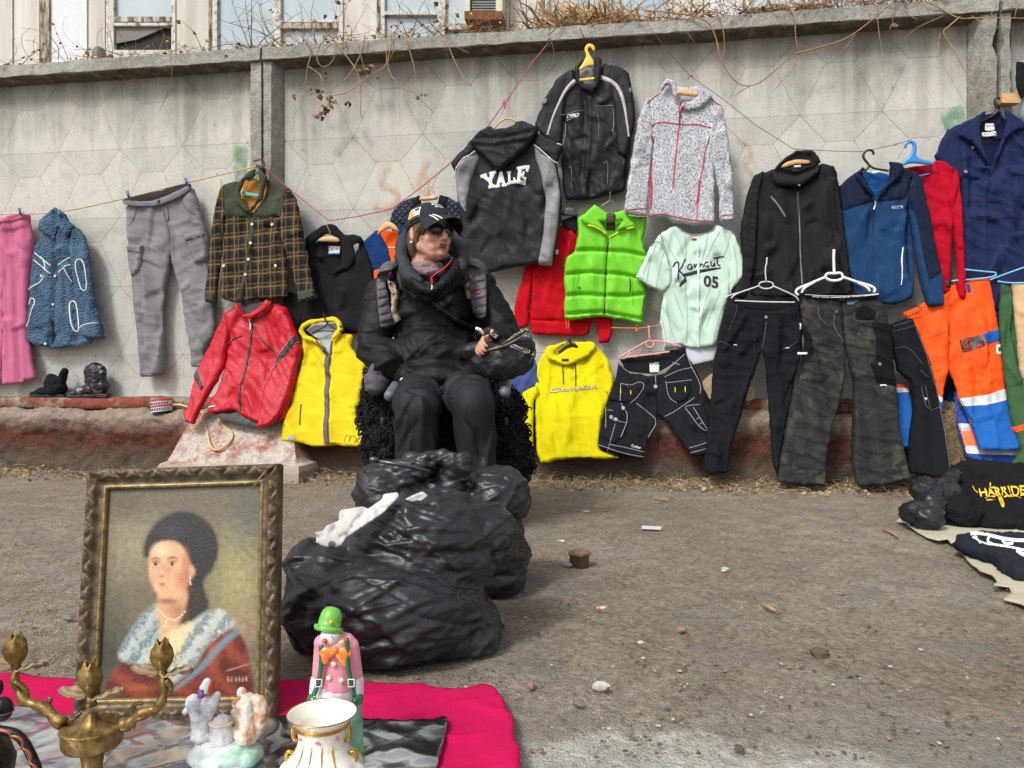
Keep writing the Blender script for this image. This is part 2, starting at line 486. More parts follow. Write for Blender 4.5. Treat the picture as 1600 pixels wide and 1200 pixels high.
    def text(s,mb,body,quad,h=.004,m=0,shear=0,bold=0,cut=1,pad=0):
        """set words into the image quad (top-left, top-right, bottom-right, bottom-left)"""
        V,fs = text_mesh(body,shear,bold,cut)
        lo = V.min(0); hi = V.max(0); u = (V[:,0] - lo[0]) / (hi[0] - lo[0]); v = 1 - (V[:,1] - lo[1]) / max(hi[1] - lo[1],1e-6)
        q = np.asarray(quad,float)
        p = (q[0] * ((1 - u) * (1 - v))[:,None] + q[1] * (u * (1 - v))[:,None] + q[2] * (u * v)[:,None] + q[3] * ((1 - u) * v)[:,None])
        mb.add(s.M(p,s.depth(p) + h),fs,m)
    def button(s,x,y,r,mat,name='button'):
        q = np.array([[x,y]],float); c = Vector(s.M(q,s.depth(q) + .001)[0]); rr = r * .0038 * s.scale
        ax = Vector(WN).to_track_quat('Z','Y').to_matrix()
        mb = MB(); mb.lathe([(.01 * rr,-.006),(rr,-.006),(rr,.003),(rr * .85,.0055),(rr * .5,.004),(.01 * rr,.004)],c,14,axis=ax)
        return mb.build(name,mat,s.root)
    def trim(s,name,mat,ribs=(),patches=(),texts=(),w=2,h=.003,parent=None,closed=False):
        mb = MB()
        for r in ribs:
            if isinstance(r,tuple) and len(r) == 2 and not isinstance(r[0],tuple): s.ribbon(mb,r[0],r[1],h,closed=closed)
            else: s.ribbon(mb,r,w,h,closed=closed)
        for p in patches: s.patch(mb,p,h)
        for t in texts: s.text(mb,*t[:2],**(t[2] if len(t) > 2 else {}))
        return mb.build(name,mat,parent or s.root,True)

_tx = {}
def text_mesh(body,shear=0,bold=0,cut=1):
    key = (body,shear,bold,cut)
    if key in _tx: return _tx[key]
    cu = bpy.data.curves.new('t','FONT'); cu.body = body; cu.shear = shear; cu.offset = bold; cu.resolution_u = 3; cu.fill_mode = 'FRONT'
    o = bpy.data.objects.new('t',cu); COL.objects.link(o)
    dg = bpy.context.evaluated_depsgraph_get(); dg.update()
    me = o.evaluated_get(dg).to_mesh(); bm = bmesh.new(); bm.from_mesh(me)
    if cut: bmesh.ops.subdivide_edges(bm,edges=[e for e in bm.edges if e.calc_length() > .12],cuts=cut)
    bmesh.ops.triangulate(bm,faces=bm.faces)
    bm.verts.index_update()
    V = np.array([tuple(v.co) for v in bm.verts]); fs = [tuple(v.index for v in f.verts) for f in bm.faces]
    bm.free(); bpy.data.objects.remove(o); bpy.data.curves.remove(cu)
    _tx[key] = (V,fs); return _tx[key]

def hline(off,pts):      # pixels -> points at a given distance before the wall
    p = np.asarray(pts,float); return W(p[:,0],p[:,1],off)
def hanger(label,off,mat,lines,r=.0045,group='clothes hangers',name='clothes_hanger',closed=False,at=None):
    mb = MB()
    for l in lines:
        o = off if not isinstance(off,tuple) else np.interp(np.asarray(l,float)[:,1],[off[0],off[2]],[off[1],off[3]])
        rr = r
        if isinstance(l,dict): rr = l['r']; l = l['p']
        mb.tube(hline(o,resample(chaikin(l,2,.25,False),3,False)),rr,6)
    return tag(mb.build(name,mat),label,'hanger',group)
def solid_px(poly,off,th,sp=4,k=1,bulge=0):
    """a board-like solid with an outline given on the picture, th metres thick"""
    poly = chaikin(poly,k) if k else np.asarray(poly,float)
    bnd = resample(poly,sp); V,T3 = tri2d(bnd,sp); n = len(V)
    e = np.clip(seg_dist(V,bnd) / 6,0,1); b = W(V[:,0],V[:,1],off)
    A = b + WN[None] * (th / 2 + bulge * np.sqrt(1 - (1 - e) ** 2))[:,None]; B = b - WN[None] * (th / 2)
    fs = list(T3) + [(a + n,c + n,d + n) for a,d,c in T3]
    E = {(a,b_) for t in T3 for a,b_ in ((t[0],t[1]),(t[1],t[2]),(t[2],t[0]))}
    for (a,b_) in E:
        if (b_,a) not in E: fs.append((b_,a,a + n,b_ + n))
    return np.concatenate([A,B]),fs
# ------------------------------------------------------------------ ground
def axis_pts(segs):
    out = []
    for a,b,st in segs: out.append(np.arange(a,b,st))
    return np.unique(np.concatenate(out + [[segs[-1][1]]]))
gx = np.concatenate([-np.geomspace(250,4.1,26),axis_pts([(-4,-2.6,.06),(-2.6,3.0,.017),(3.0,4,.06)]),np.geomspace(4.1,250,26)])
gy = np.concatenate([[-60,-30,-15,-8,-4,-2,-1,-.4],axis_pts([(0,.9,.1),(.9,3,.013),(3,5.2,.02),(5.2,7,.2)]),np.geomspace(7.5,400,24)])
def gheight(x,y):
    p = np.stack([x,y],-1)
    h = .010 * fbm(p * .9,3,3) + .0045 * fbm(p * 5,3,5) + .003 * np.maximum(0,ridged(p * np.array([9,16]),2,9)) + .0030 * fbm(p * 24,2,17) + .0016 * ridged(p * np.array([34,50]),1,19)
    h = h + .05 * np.clip((y + .15 * x - 4.2) / .5,0,1) ** 2 * np.clip(1 + .6 * noise3(p * 3,8),0,2)
    return h - .008
XX,YY = np.meshgrid(gx,gy); ZZ = gheight(XX,YY)
fade = ((np.abs(XX) < 4.2) & (YY > -.5) & (YY < 7.2)); ZZ = np.where(fade,ZZ,-.02)
nx_,ny_ = len(gx),len(gy)
gf = [(j * nx_ + i,j * nx_ + i + 1,(j + 1) * nx_ + i + 1,(j + 1) * nx_ + i) for j in range(ny_ - 1) for i in range(nx_ - 1)]
t = NT('trodden_earth'); v = t.tc()
n1 = t.noise(1.1,5,.6); n2 = t.noise(9,6,.62); n3 = t.noise(70,4,.6)
c = t.ramp(n1,[(.32,S(136,122,106)),(.5,S(149,136,120)),(.68,S(157,147,134))])
c = t.mix(t.ramp(n2,[(.42,0.0),(.72,.6)]),c,S(104,92,78))
c = t.mix(1.0,c,t.ramp(n3,[(.3,.6),(.7,1.4)]),'MULTIPLY')
sx = t.sep(v)
# a worn grey screed shows through in the foreground
def sq_(a,o_,r_): return t.math('POWER',t.math('MULTIPLY',t.math('ABSOLUTE',t.math('SUBTRACT',a,o_)),1 / r_),2.0)
gd = t.math('SUBTRACT',t.math('ADD',sq_(sx[0],.22,.42),sq_(sx[1],1.08,.20)),t.math('MULTIPLY',t.math('SUBTRACT',t.noise(7,6,.7),.5),3.2))
gm = t.ramp(gd,[(.35,.9),(1.1,0.0)])
gd2 = t.math('ADD',t.math('MULTIPLY',sx[1],-.8),t.math('MULTIPLY',t.noise(2.5,4),.9)); c = t.mix(t.ramp(t.math('ADD',gd2,1.2),[(.45,0.0),(.8,.7)]),c,S(140,137,129))
c = t.mix(gm,c,t.ramp(t.noise(45,5,.7),[(.3,S(158,155,146)),(.7,S(208,204,194))]))
c = t.mix(t.ramp(t.noise(5,5,.7,vec=t.map((1,1,1),rot=(0,0,1))),[(.52,0.0),(.66,.55)]),c,S(122,121,118))
fl_ = t.noise(16,6,.75,vec=t.map((.8,2.2,1))); c = t.mix(t.ramp(fl_,[(.64,0.0),(.70,.8)]),c,S(66,56,46))
c = t.mix(t.ramp(t.noise(150,2,.6),[(.66,0.0),(.74,.7)]),c,S(186,178,166))
vo = t.vor(60); c = t.mix(t.ramp(vo,[(.04,.55),(.12,0.0)]),c,S(150,146,138))
vo2 = t.vor(33,vec=t.map((1,1,1),rot=(0,0,.7))); c = t.mix(t.ramp(vo2,[(.03,.7),(.09,0.0)]),c,S(62,55,47))
t.bump(t.math('ADD',t.math('ADD',n3,t.math('MULTIPLY',n2,1.5)),t.math('MULTIPLY',t.noise(240,3,.6),.9)),1.0,.018)
c = t.mix(1.0,c,(1.22,1.23,1.25,1),'MULTIPLY'); M_EARTH = t.set(c,t.ramp(n2,[(.3,.8),(.7,.97)]),spec=.2)
mb = MB(); mb.add(np.stack([XX,YY,ZZ],-1).reshape(-1,3),gf)
tag(mb.build('ground',M_EARTH,loc=(0,0,0)),kind='structure')

# ------------------------------------------------------------------ concrete fence of cast panels
t = NT('weathered_concrete'); v = t.tc()
n1 = t.noise(1.3,5,.6); n2 = t.noise(14,6,.65); n3 = t.noise(120,3,.6)
st = t.noise(1.0,5,.65,vec=t.map((6.5,6.5,.45)))
c = t.ramp(n1,[(.3,S(166,165,159)),(.5,S(184,183,177)),(.7,S(195,192,182))])
c = t.mix(t.ramp(st,[(.50,0.0),(.75,.30)]),c,S(136,134,127))
c = t.mix(t.ramp(t.noise(2.3,4,.6),[(.52,0.0),(.7,.5)]),c,S(192,187,172))
c = t.mix(t.ramp(n2,[(.48,0.0),(.8,.35)]),c,S(132,129,120))
zz = t.sep(v)[2]
# old water marks running down from the coping
top = t.ramp(t.math('ADD',zz,t.math('MULTIPLY',st,.95)),[(2.72 / 3.4,0.0),(3.15 / 3.4,.85)])
top2 = t.n.new('ShaderNodeMapRange'); top2.inputs[1].default_value = 2.62; top2.inputs[2].default_value = 3.12;
t.l(t.math('ADD',zz,t.math('MULTIPLY',st,.95)),top2.inputs[0])
c = t.mix(t.math('MULTIPLY',top2.outputs[0],.7),c,S(84,80,70))
c = t.mix(1.0,c,t.ramp(n3,[(.3,.9),(.7,1.1)]),'MULTIPLY')
c = t.mix(t.ramp(t.noise(38,2,.5),[(.70,0.0),(.76,.6)]),c,S(92,88,80))
t.bump(t.math('ADD',t.math('ADD',n2,t.math('MULTIPLY',n3,.5)),t.math('MULTIPLY',n1,1.5)),.55,.006)
M_CONC = t.set(c,.92,spec=.2)
t = NT('dirty_concrete_edge')
n2 = t.noise(22,6,.68); c = t.ramp(t.noise(2.2,5,.65),[(.3,S(138,135,128)),(.55,S(160,158,152)),(.75,S(174,172,165))])
c = t.mix(t.ramp(n2,[(.4,0.0),(.75,.6)]),c,S(88,83,74))
c = t.mix(t.ramp(t.noise(75,3,.6),[(.60,0.0),(.7,.7)]),c,S(64,60,53))
t.bump(t.math('ADD',n2,t.math('MULTIPLY',t.noise(90,4),.7)),.9,.012); M_CONC2 = t.set(c,.95,spec=.15)
t = NT('shade_toned_soffit'); c = t.ramp(t.noise(1,5,.65,vec=t.map((14,14,3))),[(.3,S(66,61,53)),(.55,S(98,92,80)),(.75,S(140,134,120))])  # shade under the coping is painted into this darker, streaked base colour
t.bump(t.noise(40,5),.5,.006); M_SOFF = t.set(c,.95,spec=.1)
M_GROOVE = plain('groove_grime',S(146,143,134),.95)

TOPZ,COPB = 2.70,2.61
USP,VSP = .4485,.4587
def fence_panel(u0,u1,phase,label,name='concrete_fence_panel',rib0=.10,rib1=.12):
    """cast panel: ribs left and right, coping on top, faceted relief between"""
    cx = WL((u0 + u1) / 2,0,0); root = thing(name,label,'concrete fence',cx)
    f0,f1 = u0 + rib0,u1 - rib1
    zb,zt = .30,2.60
    # relief grid: stars stand proud, short edges lie back; every facet inset so grime lies in the joints
    star = [2.13 + VSP * k for k in (-5,-4,-3,-2,-1,0,1)]
    polys = []
    us = [phase + USP * k for k in range(-12,13)]
    us = [u for u in us if f0 - USP < u < f1 + USP]
    hw = .078 * 1.0
    for zs in star:
        zsh = zs + .300          # short edge above this star row
        zn = zs + VSP
        for u in us:
            mid = u + USP / 2; a,b = mid - hw,mid + hw
            polys.append([(u,zs,1),(u + USP,zs,1),(b,zsh,0),(a,zsh,0)])                 # tall trapezoid
            polys.append([(a,zsh,0),(b,zsh,0),(u + USP,zn,1),(u,zn,1)])                 # shallow trapezoid
            polys.append([(u,zs,1),(a,zsh,0),(u,zn,1),(u - (a - u),zsh,0)])             # kite between
    def clip(poly):
        def cl(pl,ax,lim,sg):
            out = []
            for i in range(len(pl)):
                p,q = pl[i],pl[(i + 1) % len(pl)]; ip = (p[ax] - lim) * sg >= 0; iq = (q[ax] - lim) * sg >= 0
                if ip: out.append(p)
                if ip != iq:
                    k = (lim - p[ax]) / (q[ax] - p[ax]); out.append(tuple(p[j] + (q[j] - p[j]) * k for j in range(3)))
            return out
        for ax,lim,sg in ((0,f0,1),(0,f1,-1),(1,zb,1),(1,zt,-1)):
            if len(poly) < 3: return []
            poly = cl(poly,ax,lim,sg)
        return poly
    mb = MB(); AMP = .010
    for p in polys:
        p = clip(p)
        if len(p) < 3: continue
        pa = np.array(p); c = pa[:,:2].mean(0)
        ar = .5 * abs(sum(pa[i,0] * pa[(i + 1) % len(pa),1] - pa[(i + 1) % len(pa),0] * pa[i,1] for i in range(len(pa))))
        if ar < 1e-4: continue
        inner = c + (pa[:,:2] - c) * (1 - .0013 / math.sqrt(ar) * 1.3)
        if sum(pa[i,0] * pa[(i + 1) % len(pa),1] - pa[(i + 1) % len(pa),0] * pa[i,1] for i in range(len(pa))) < 0: pa = pa[::-1]; inner = inner[::-1]
        n = len(pa); d = pa[:,2] * AMP
        v = [WL(inner[i,0],inner[i,1],d[i]) for i in range(n)] + [WL(pa[i,0],pa[i,1],d[i] - .005) for i in range(n)]
        mb.add(v,[tuple(range(n))],0); mb.n -= 0
        mb.f.extend([tuple(k + mb.n - 2 * n for k in (i,i + n,(i + 1) % n + n,(i + 1) % n)) for i in range(n)]); mb.mi.extend([1] * n)
    # backing slab
    def slab(ua,ub,za,zb_,o0,o1,m=0):
        mb.hexa([WL(ua,za,o1),WL(ub,za,o1),WL(ub,zb_,o1),WL(ua,zb_,o1),WL(ua,za,o0),WL(ub,za,o0),WL(ub,zb_,o0),WL(ua,zb_,o0)],m)
    slab(u0,u1,.02,2.61,-.16,-.008,1)
    mb.build('relief_face',[M_CONC,M_GROOVE],root,False)
    # ribs with chamfered inner flank
    def rib(ua,ub,cham,label=None):
        r = MB(); zs = np.linspace(.05,2.612,60); off = .105
        prof = [(ua,-.01),(ua,off),(ub,off),(ub,-.01)]
        if cham > 0: prof = [(ua,-.01),(ua,off),(ub,off),(ub + .045,-.004)]
        elif cham < 0: prof = [(ua - .045,-.004),(ua,off),(ub,off),(ub,-.01)]
        v = []; f = []
        for z in zs:
            for j,(u,o) in enumerate(prof):
                nn = noise3(np.array([[u * 9,z * 11,j * 3.]]),4)[0]; n2 = noise3(np.array([[u * 30,z * 41,j * 2.]]),6)[0]
                chip = max(0,noise3(np.array([[u * 5,z * 6,2.]]),14)[0] - .25) * .06 if j in (1,2) else 0
                v.append(WL(u + (.004 * nn + chip * (1 if j == 1 else -1)) * (j in (1,2)),z,o + (.004 * n2 - chip * .4) * (j in (1,2))))
        for i in range(len(zs) - 1):
            for j in range(3): f.append((i * 4 + j,i * 4 + j + 1,(i + 1) * 4 + j + 1,(i + 1) * 4 + j))
        r.add(v,f); return r.build('rib',M_CONC2,root,True,sharp=35)
    rib(u0 + .004,u0 + rib0 - .045,1); rib(u1 - rib1 + .045,u1 - .004,-1)
    # coping
    r = MB(); us2 = np.linspace(u0 + .004,u1 - .004,90); v = []; f = []
    prof = [(-.16,TOPZ),(.10,TOPZ),(.122,TOPZ - .012),(.128,COPB + .004),(.122,COPB),(-.01,COPB - .02)]
    for u in us2:
        for j,(o,z) in enumerate(prof):
            a = noise3(np.array([[u * 7,j * 3.3,1.]]),21)[0]; b = noise3(np.array([[u * 31,j * 2.3,5.]]),22)[0]
            v.append(WL(u,z + .007 * a + .004 * b,o + .006 * b + .003 * a))
    n = len(prof)
    for i in range(len(us2) - 1):
        for j in range(n - 1): f.append((i * n + j,(i + 1) * n + j,(i + 1) * n + j + 1,i * n + j + 1))
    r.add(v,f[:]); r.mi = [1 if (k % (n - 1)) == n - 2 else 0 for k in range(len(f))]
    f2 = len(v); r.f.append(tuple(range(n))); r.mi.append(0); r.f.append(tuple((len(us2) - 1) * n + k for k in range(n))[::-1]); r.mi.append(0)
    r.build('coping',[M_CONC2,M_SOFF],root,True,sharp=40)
    return root
def uat(px,off=0): xp = (px - 800) / F; return xp * (D0 - off * NRM) / (1 - MW * xp)
U_A = uat(413,.1); U_B = uat(1563,.1)
wall_l = fence_panel(U_A - 4.0,U_A,-2.17,'left grey concrete fence panel behind pink trousers, one green smear at its right end')
wall_m = fence_panel(U_A + .008,U_B,-1.0088,'long grey concrete fence panel with faded orange digits behind the seated person')
wall_r = fence_panel(U_B + .01,U_B + 4.0,U_B + .2,'concrete fence panel cut off by the right edge of the photo')

# faded paint on the panels
def paint(parent,polys,mat,name='paint_mark'):
    mb = MB()
    for p,wd in polys:
        p = resample(chaikin(p,2,.25,False),3,False); t_ = np.gradient(p,axis=0); t_ /= np.linalg.norm(t_,axis=1)[:,None]; nn = np.stack([-t_[:,1],t_[:,0]],1)
        w2 = wd / 2 * (1 + .13 * noise3(np.concatenate([p / 14,p[:,:1] * 0],1),5))[:,None]
        L = W(*(p + nn * w2).T,.0215); R = W(*(p - nn * w2).T,.0215); n = len(p)
        mb.add(np.concatenate([L,R]),[(i,i + 1,n + i + 1,n + i) for i in range(n - 1)])
    return mb.build(name,mat,parent,False)
def paintmat(name,col,cover):
    t = NT(name); t.b.inputs['Base Color'].default_value = col; t.b.inputs['Roughness'].default_value = .9
    a = t.ramp(t.noise(26,5,.7),[(.32,0.0),(.62,cover)]); t.l(a,t.b.inputs['Alpha']); return t.m
M_OR = paintmat('faded_orange_paint',S(205,146,110),.42); M_GR = paintmat('faded_green_paint',S(96,150,112),.75)
for _d in ([([(608,258),(597,262),(592,292),(606,288),(620,300),(618,318),(600,330),(582,320)],10)],[([(668,246),(656,272),(648,298),(676,294)],10),([(664,272),(668,296),(664,318)],8)],
           [([(1150,214),(1170,222),(1174,240),(1160,254),(1176,268),(1170,286),(1150,292)],7)]): paint(wall_m,_d,M_OR,'orange_digit')
paint(wall_m,[([(1474,190),(1508,176)],30)],M_GR,'green_paint')
paint(wall_l,[([(376,228),(373,252),(377,284)],20)],M_GR,'green_paint')

# ------------------------------------------------------------------ foundation
t = NT('flaking_red_paint'); v = t.tc()
n1 = t.noise(4.5,6,.68); n2 = t.noise(30,5,.65)
red = t.ramp(t.noise(3,4),[(.3,S(112,58,48)),(.7,S(138,76,64))])
bare = t.ramp(n2,[(.3,S(108,99,88)),(.6,S(146,136,122)),(.8,S(172,164,150))])
c = t.mix(t.ramp(n1,[(.46,0.0),(.56,1.0)]),red,bare)
c = t.mix(t.ramp(n2,[(.30,.8),(.46,0.0)]),c,S(58,46,40))
t.bump(t.math('ADD',n1,n2),.9,.015); M_RED = t.set(c,.9,spec=.2)
t = NT('rough_red_footing'); n1 = t.noise(4.0,6,.66); n2 = t.noise(26,6,.7)
c = t.ramp(n1,[(.32,S(70,55,46)),(.48,S(98,58,48)),(.66,S(122,66,54))])
c = t.mix(t.ramp(n2,[(.35,.85),(.55,0.0)]),c,S(60,50,42))
zz = t.sep()[2]
mr = t.n.new('ShaderNodeMapRange'); mr.inputs[1].default_value = .30; mr.inputs[2].default_value = .42; t.l(t.math('ADD',zz,t.math('MULTIPLY',n1,.12)),mr.inputs[0])
c = t.mix(mr.outputs[0],c,t.ramp(n2,[(.3,S(128,110,98)),(.7,S(168,155,140))]))
mr2 = t.n.new('ShaderNodeMapRange'); mr2.inputs[1].default_value = .16; mr2.inputs[2].default_value = .03; t.l(t.math('SUBTRACT',zz,t.math('MULTIPLY',n1,.09)),mr2.inputs[0])
c = t.mix(mr2.outputs[0],c,S(92,80,68))
t.bump(t.math('ADD',t.math('MULTIPLY',n1,1.6),n2),1.0,.03); M_FOOT = t.set(c,.95,spec=.15)
found = thing('wall_foundation','cracked red painted concrete footing running along the bottom of the fence','foundation',WL(0,0,.1))
def strip(name,u0,u1,prof,mat,du,amp,seed,parent,rough=lambda u,j: 1.0):
    us = np.arange(u0,u1 + du,du); pr = resample(np.array(prof,float),du,False); v = []; n = len(pr)
    Pp = np.array([[(u,o,z) for o,z in pr] for u in us])
    nn = fbm(Pp * np.array([5,5,7]),4,seed) + .6 * ridged(Pp * np.array([11,11,14]),2,seed + 3)
    d = amp * nn; m = MB(); dirs = np.gradient(pr,axis=0); dirs /= np.linalg.norm(dirs,axis=1)[:,None]; nrm = np.stack([-dirs[:,1],dirs[:,0]],1)
    O = Pp[...,1] + nrm[None,:,0] * -d; Z = Pp[...,2] + nrm[None,:,1] * -d
    U = Pp[...,0]
    V = np.stack([U + WN[0] * O,D0 + MW * U + WN[1] * O,Z],-1).reshape(-1,3)
    f = [(i * n + j,i * n + j + 1,(i + 1) * n + j + 1,(i + 1) * n + j) for i in range(len(us) - 1) for j in range(n - 1)]
    m.add(V,f); return m.build(name,mat,parent,True)
strip('upper_ledge',-5.2,4.2,[(-.02,.478),(.03,.475),(.13,.470),(.145,.455),(.145,.40),(.02,.395)],M_RED,.02,.007,31,found)
strip('footing',-5.2,4.2,[(.0,.405),(.14,.40),(.22,.375),(.245,.34),(.235,.22),(.25,.1),(.27,-.03)],M_FOOT,.018,.020,41,found)
# pedestal that holds the fence post
pd = MB(); q = [(286,712,.52),(488,712,.52),(478,735,.56),(262,735,.56)]
def slabpts(px0,px1,z,off):
    return [WL(uat(px0,off),z,off),WL(uat(px1,off),z,off)]
prof = [(.0,.40,318,462),(.17,.395,318,462),(.23,.375,314,464),(.46,.10,278,480),(.50,.085,268,486),(.54,.05,262,488),(.55,-.02,262,488)]
pr = []
for a,b in zip(prof[:-1],prof[1:]):
    for k in range(8): pr.append([a[i] + (b[i] - a[i]) * k / 8 for i in range(4)])
pr.append(list(prof[-1])); nU = 60; v = []
for (o,z,x0,x1) in pr:
    ua,ub = uat(x0,o),uat(x1,o)
    for k in range(nU + 1):
        u = ua + (ub - ua) * k / nU; d = .006 * fbm(np.array([[u * 8,o * 8,z * 8]]),3,61)[0]; v.append(WL(u,z + d,o + d))
n = nU + 1; f = [(i * n + k,i * n + k + 1,(i + 1) * n + k + 1,(i + 1) * n + k) for i in range(len(pr) - 1) for k in range(nU)]
base = len(v)
for side in (0,nU):      # cheeks
    for (o,z,x0,x1) in pr: v.append(WL(uat(x0 if side == 0 else x1,o) ,z,0.0))
for i in range(len(pr) - 1):
    f.append((i * n,(i + 1) * n,base + i + 1,base + i)); b2 = base + len(pr)
    f.append((i * n + nU,b2 + i,b2 + i + 1,(i + 1) * n + nU))
pd.add(v,f)
t = NT('red_paint_pedestal'); n1 = t.noise(7,6,.68); n2 = t.noise(40,5,.65)
c = t.mix(t.ramp(n1,[(.38,0.0),(.54,1.0)]),S(142,90,82),t.ramp(n2,[(.3,S(150,138,126)),(.7,S(190,184,174))]))
vd = t.vor(7,'DISTANCE_TO_EDGE',vec=t.mix(.3,v if False else t.tc(),t.n.new('ShaderNodeTexNoise').outputs['Color'])); c = t.mix(t.ramp(vd,[(.010,.5),(.028,0.0)]),c,S(196,190,182))
mr = t.n.new('ShaderNodeMapRange'); mr.inputs[1].default_value = .12; mr.inputs[2].default_value = .09; t.l(t.sep()[2],mr.inputs[0])
c = t.mix(mr.outputs[0],c,S(150,138,124)); t.bump(t.math('ADD',n1,n2),.7,.01); M_PED = t.set(c,.9,spec=.2)
tag(pd.build('post_pedestal',M_PED,sharp=50),'sloping pedestal block with chipped pink-red paint under the red windbreaker','foundation block')
# ------------------------------------------------------------------ clothes on the fence, left half
def crl(crop,*ls): return [cr(crop,l) for l in ls]
M_WHITE = plain('white_print',S(225,225,222),.7,var=.06); M_CREAM = plain('cream_button',S(214,205,182),.45)
M_BLACKZ = plain('black_zip',S(34,33,35),.5); M_STEEL = plain('steel',S(150,150,150),.35,.9)
M_WOOD = NT('hanger_wood'); _c = M_WOOD.ramp(M_WOOD.noise(14,4,vec=M_WOOD.map((1,1,9))),[(.3,S(176,132,86)),(.7,S(214,174,124))]); M_WOOD = M_WOOD.set(_c,.45)
M_PEG = plain('blue_plastic',S(34,96,150),.4)
M_LABEL = plain('white_label',S(208,208,206),.8)
CL = 'clothes hung on the fence'

# pink trousers
c_ = cloth('pink_jersey',S(184,100,134),var=.1,grain=.12)
g = Garment('trousers','dusty pink wide trousers pegged to the rope, cut off by the left edge','trousers',.09,(0,600),CL)
g.panel('leg',cr(A5,[(-190,235),(0,228),(30,300),(22,460),(12,700),(5,900),(5,1150),(-60,1165),(-190,1150)]),c_,T=.03,R=16,folds=[('n',.014,13,88,9,3)],o=-.012)
g.panel('leg',cr(A5,[(-120,232),(0,228),(80,205),(135,190),(165,205),(178,300),(185,420),(165,560),(158,700),(155,900),(175,1000),(198,1130),(165,1138),(100,1160),(20,1168),(8,1150),(14,900),(16,600),(-20,450),(-110,400)]),c_,T=.035,R=16,folds=[('n',.016,12,88,10,5),('r',.006,9,86,8,9)])
g.panel('waistband',cr(A5,[(-120,228),(0,222),(80,198),(135,186),(162,200),(168,228),(90,243),(0,262),(-120,270)]),c_,ride=True,T=.012,R=4,folds=[('r',.006,4,80,2,8)],o=.002)

# blue quilted jacket
t = NT('blue_quilted_cotton'); c = t.ramp(t.noise(9,4),[(.3,S(54,76,100)),(.7,S(76,100,124))])
qv = t.vor(56,vec=t.map((1,1,1.5))); c = t.mix(1,c,t.ramp(qv,[(.0,.72),(.55,1.15)]),'MULTIPLY'); c = t.mix(1,c,t.ramp(t.noise(300,2),[(.3,.8),(.7,1.2)]),'MULTIPLY')
t.bump(t.math('ADD',qv,t.math('MULTIPLY',t.noise(300,2),.15)),.9,.01); c_ = t.set(c,.9,spec=.2)
qf = [('r',.002,6,20,2.2,2),('n',.007,24,80,4,4)]
g = Garment('jacket','blue quilted jacket with thin white piping, folded sideways over the rope','jacket',.10,(98,540),CL)
g.panel('body',cr(A5,[(335,172),(370,200),(390,240),(440,280),(480,330),(500,480),(520,680),(530,830),(520,930),(400,955),(300,958),(190,940),(152,915),(155,800),(165,700),(172,600),(178,480),(195,390),(230,330),(240,270),(275,215),(310,180)]),c_,T=.04,R=16,folds=qf + [('l',cr(A5,[(325,360),(318,560),(300,940)]),4,-.02),('l',cr(A5,[(415,300),(418,600),(440,930)]),5,-.02)])
g.panel('sleeve',cr(A5,[(430,280),(485,320),(515,400),(540,600),(565,730),(592,820),(600,905),(540,908),(485,895),(478,850),(462,760),(440,620),(420,480),(412,380)]),c_,T=.045,R=16,o=.03,folds=qf)
g.panel('collar',cr(A5,[(335,168),(370,195),(400,235),(445,268),(395,338),(365,285),(352,262),(328,345),(280,315),(238,290),(250,240),(290,200)]),c_,T=.03,R=9,o=.04,folds=[('l',cr(A5,[(335,200),(350,262),(330,330)]),4,-.02)])
g.panel('cuff',cr(A5,[(482,850),(512,825),(592,820),(601,906),(545,909),(486,897)]),c_,ride=True,T=.012,R=5,o=.006)
g.trim('piping',M_WHITE,[(cr(A5,[(484,848),(510,826),(590,819)]),1.3),(cr(A5,[(205,420),(250,458),(295,492)]),1.3),(cr(A5,[(200,460),(290,538)]),1.3),(cr(A5,[(330,487),(415,440)]),1.3),(cr(A5,[(330,530),(412,488)]),1.5),(cr(A5,[(380,510),(410,585)]),1.3),(cr(A5,[(257,550),(225,595),(172,630)]),1.5),(cr(A5,[(158,840),(185,790),(214,705),(205,676),(186,680),(172,712)]),1.3),(cr(A5,[(240,440),(262,480),(262,520)]),1.4)])
g.trim('pocket_piping',M_WHITE,[(cr(A5,[(470,460),(456,482),(482,620),(502,642),(523,630),(510,500),(490,460)]),1.3),(cr(A5,[(404,693),(396,722),(420,855),(438,872),(456,852),(436,712),(420,692)]),1.7)],closed=True)
for x,y in cr(A5,[(315,550),(303,712),(275,936),(239,550)]): g.button(x,y,2.3,M_CREAM)
g.trim('zip',M_BLACKZ,[(cr(A5,[(296,800),(297,860),(296,930)]),1.6),(cr(A5,[(415,735),(413,755)]),2),(cr(A5,[(487,492),(494,515)]),2)])

# grey cargo trousers
c_ = cloth('grey_cotton_twill',S(124,122,126),var=.22,grain=.15)
g = Garment('trousers','grey cargo trousers with thigh pockets pegged by both waist corners','trousers',.08,(260,585),CL)
wr = [('n',.010,26,80,4,12),('r',.007,17,12,3,13),('r',.005,10,35,2,14),('n',.003,5,10,2,15)]
g.panel('leg',cr(A5,[(714,150),(800,130),(930,130),(962,260),(970,380),(958,500),(930,640),(920,790),(930,960),(935,1113),(795,1125),(785,950),(765,760),(745,560),(728,380),(716,240)]),c_,T=.035,R=16,folds=wr)
g.panel('leg',cr(A5,[(915,140),(1000,100),(1095,45),(1120,110),(1145,230),(1170,300),(1190,420),(1190,600),(1215,760),(1222,880),(1165,970),(1150,1070),(1085,1065),(1080,960),(1050,820),(1030,640),(1000,560),(968,450),(955,300)]),c_,T=.035,R=16,folds=[('n',.010,26,100,4,22),('r',.007,17,-20,3,23),('r',.005,10,35,2,24),('n',.003,5,10,2,15)])
c2 = cloth('dark_waist_lining',S(62,59,64))
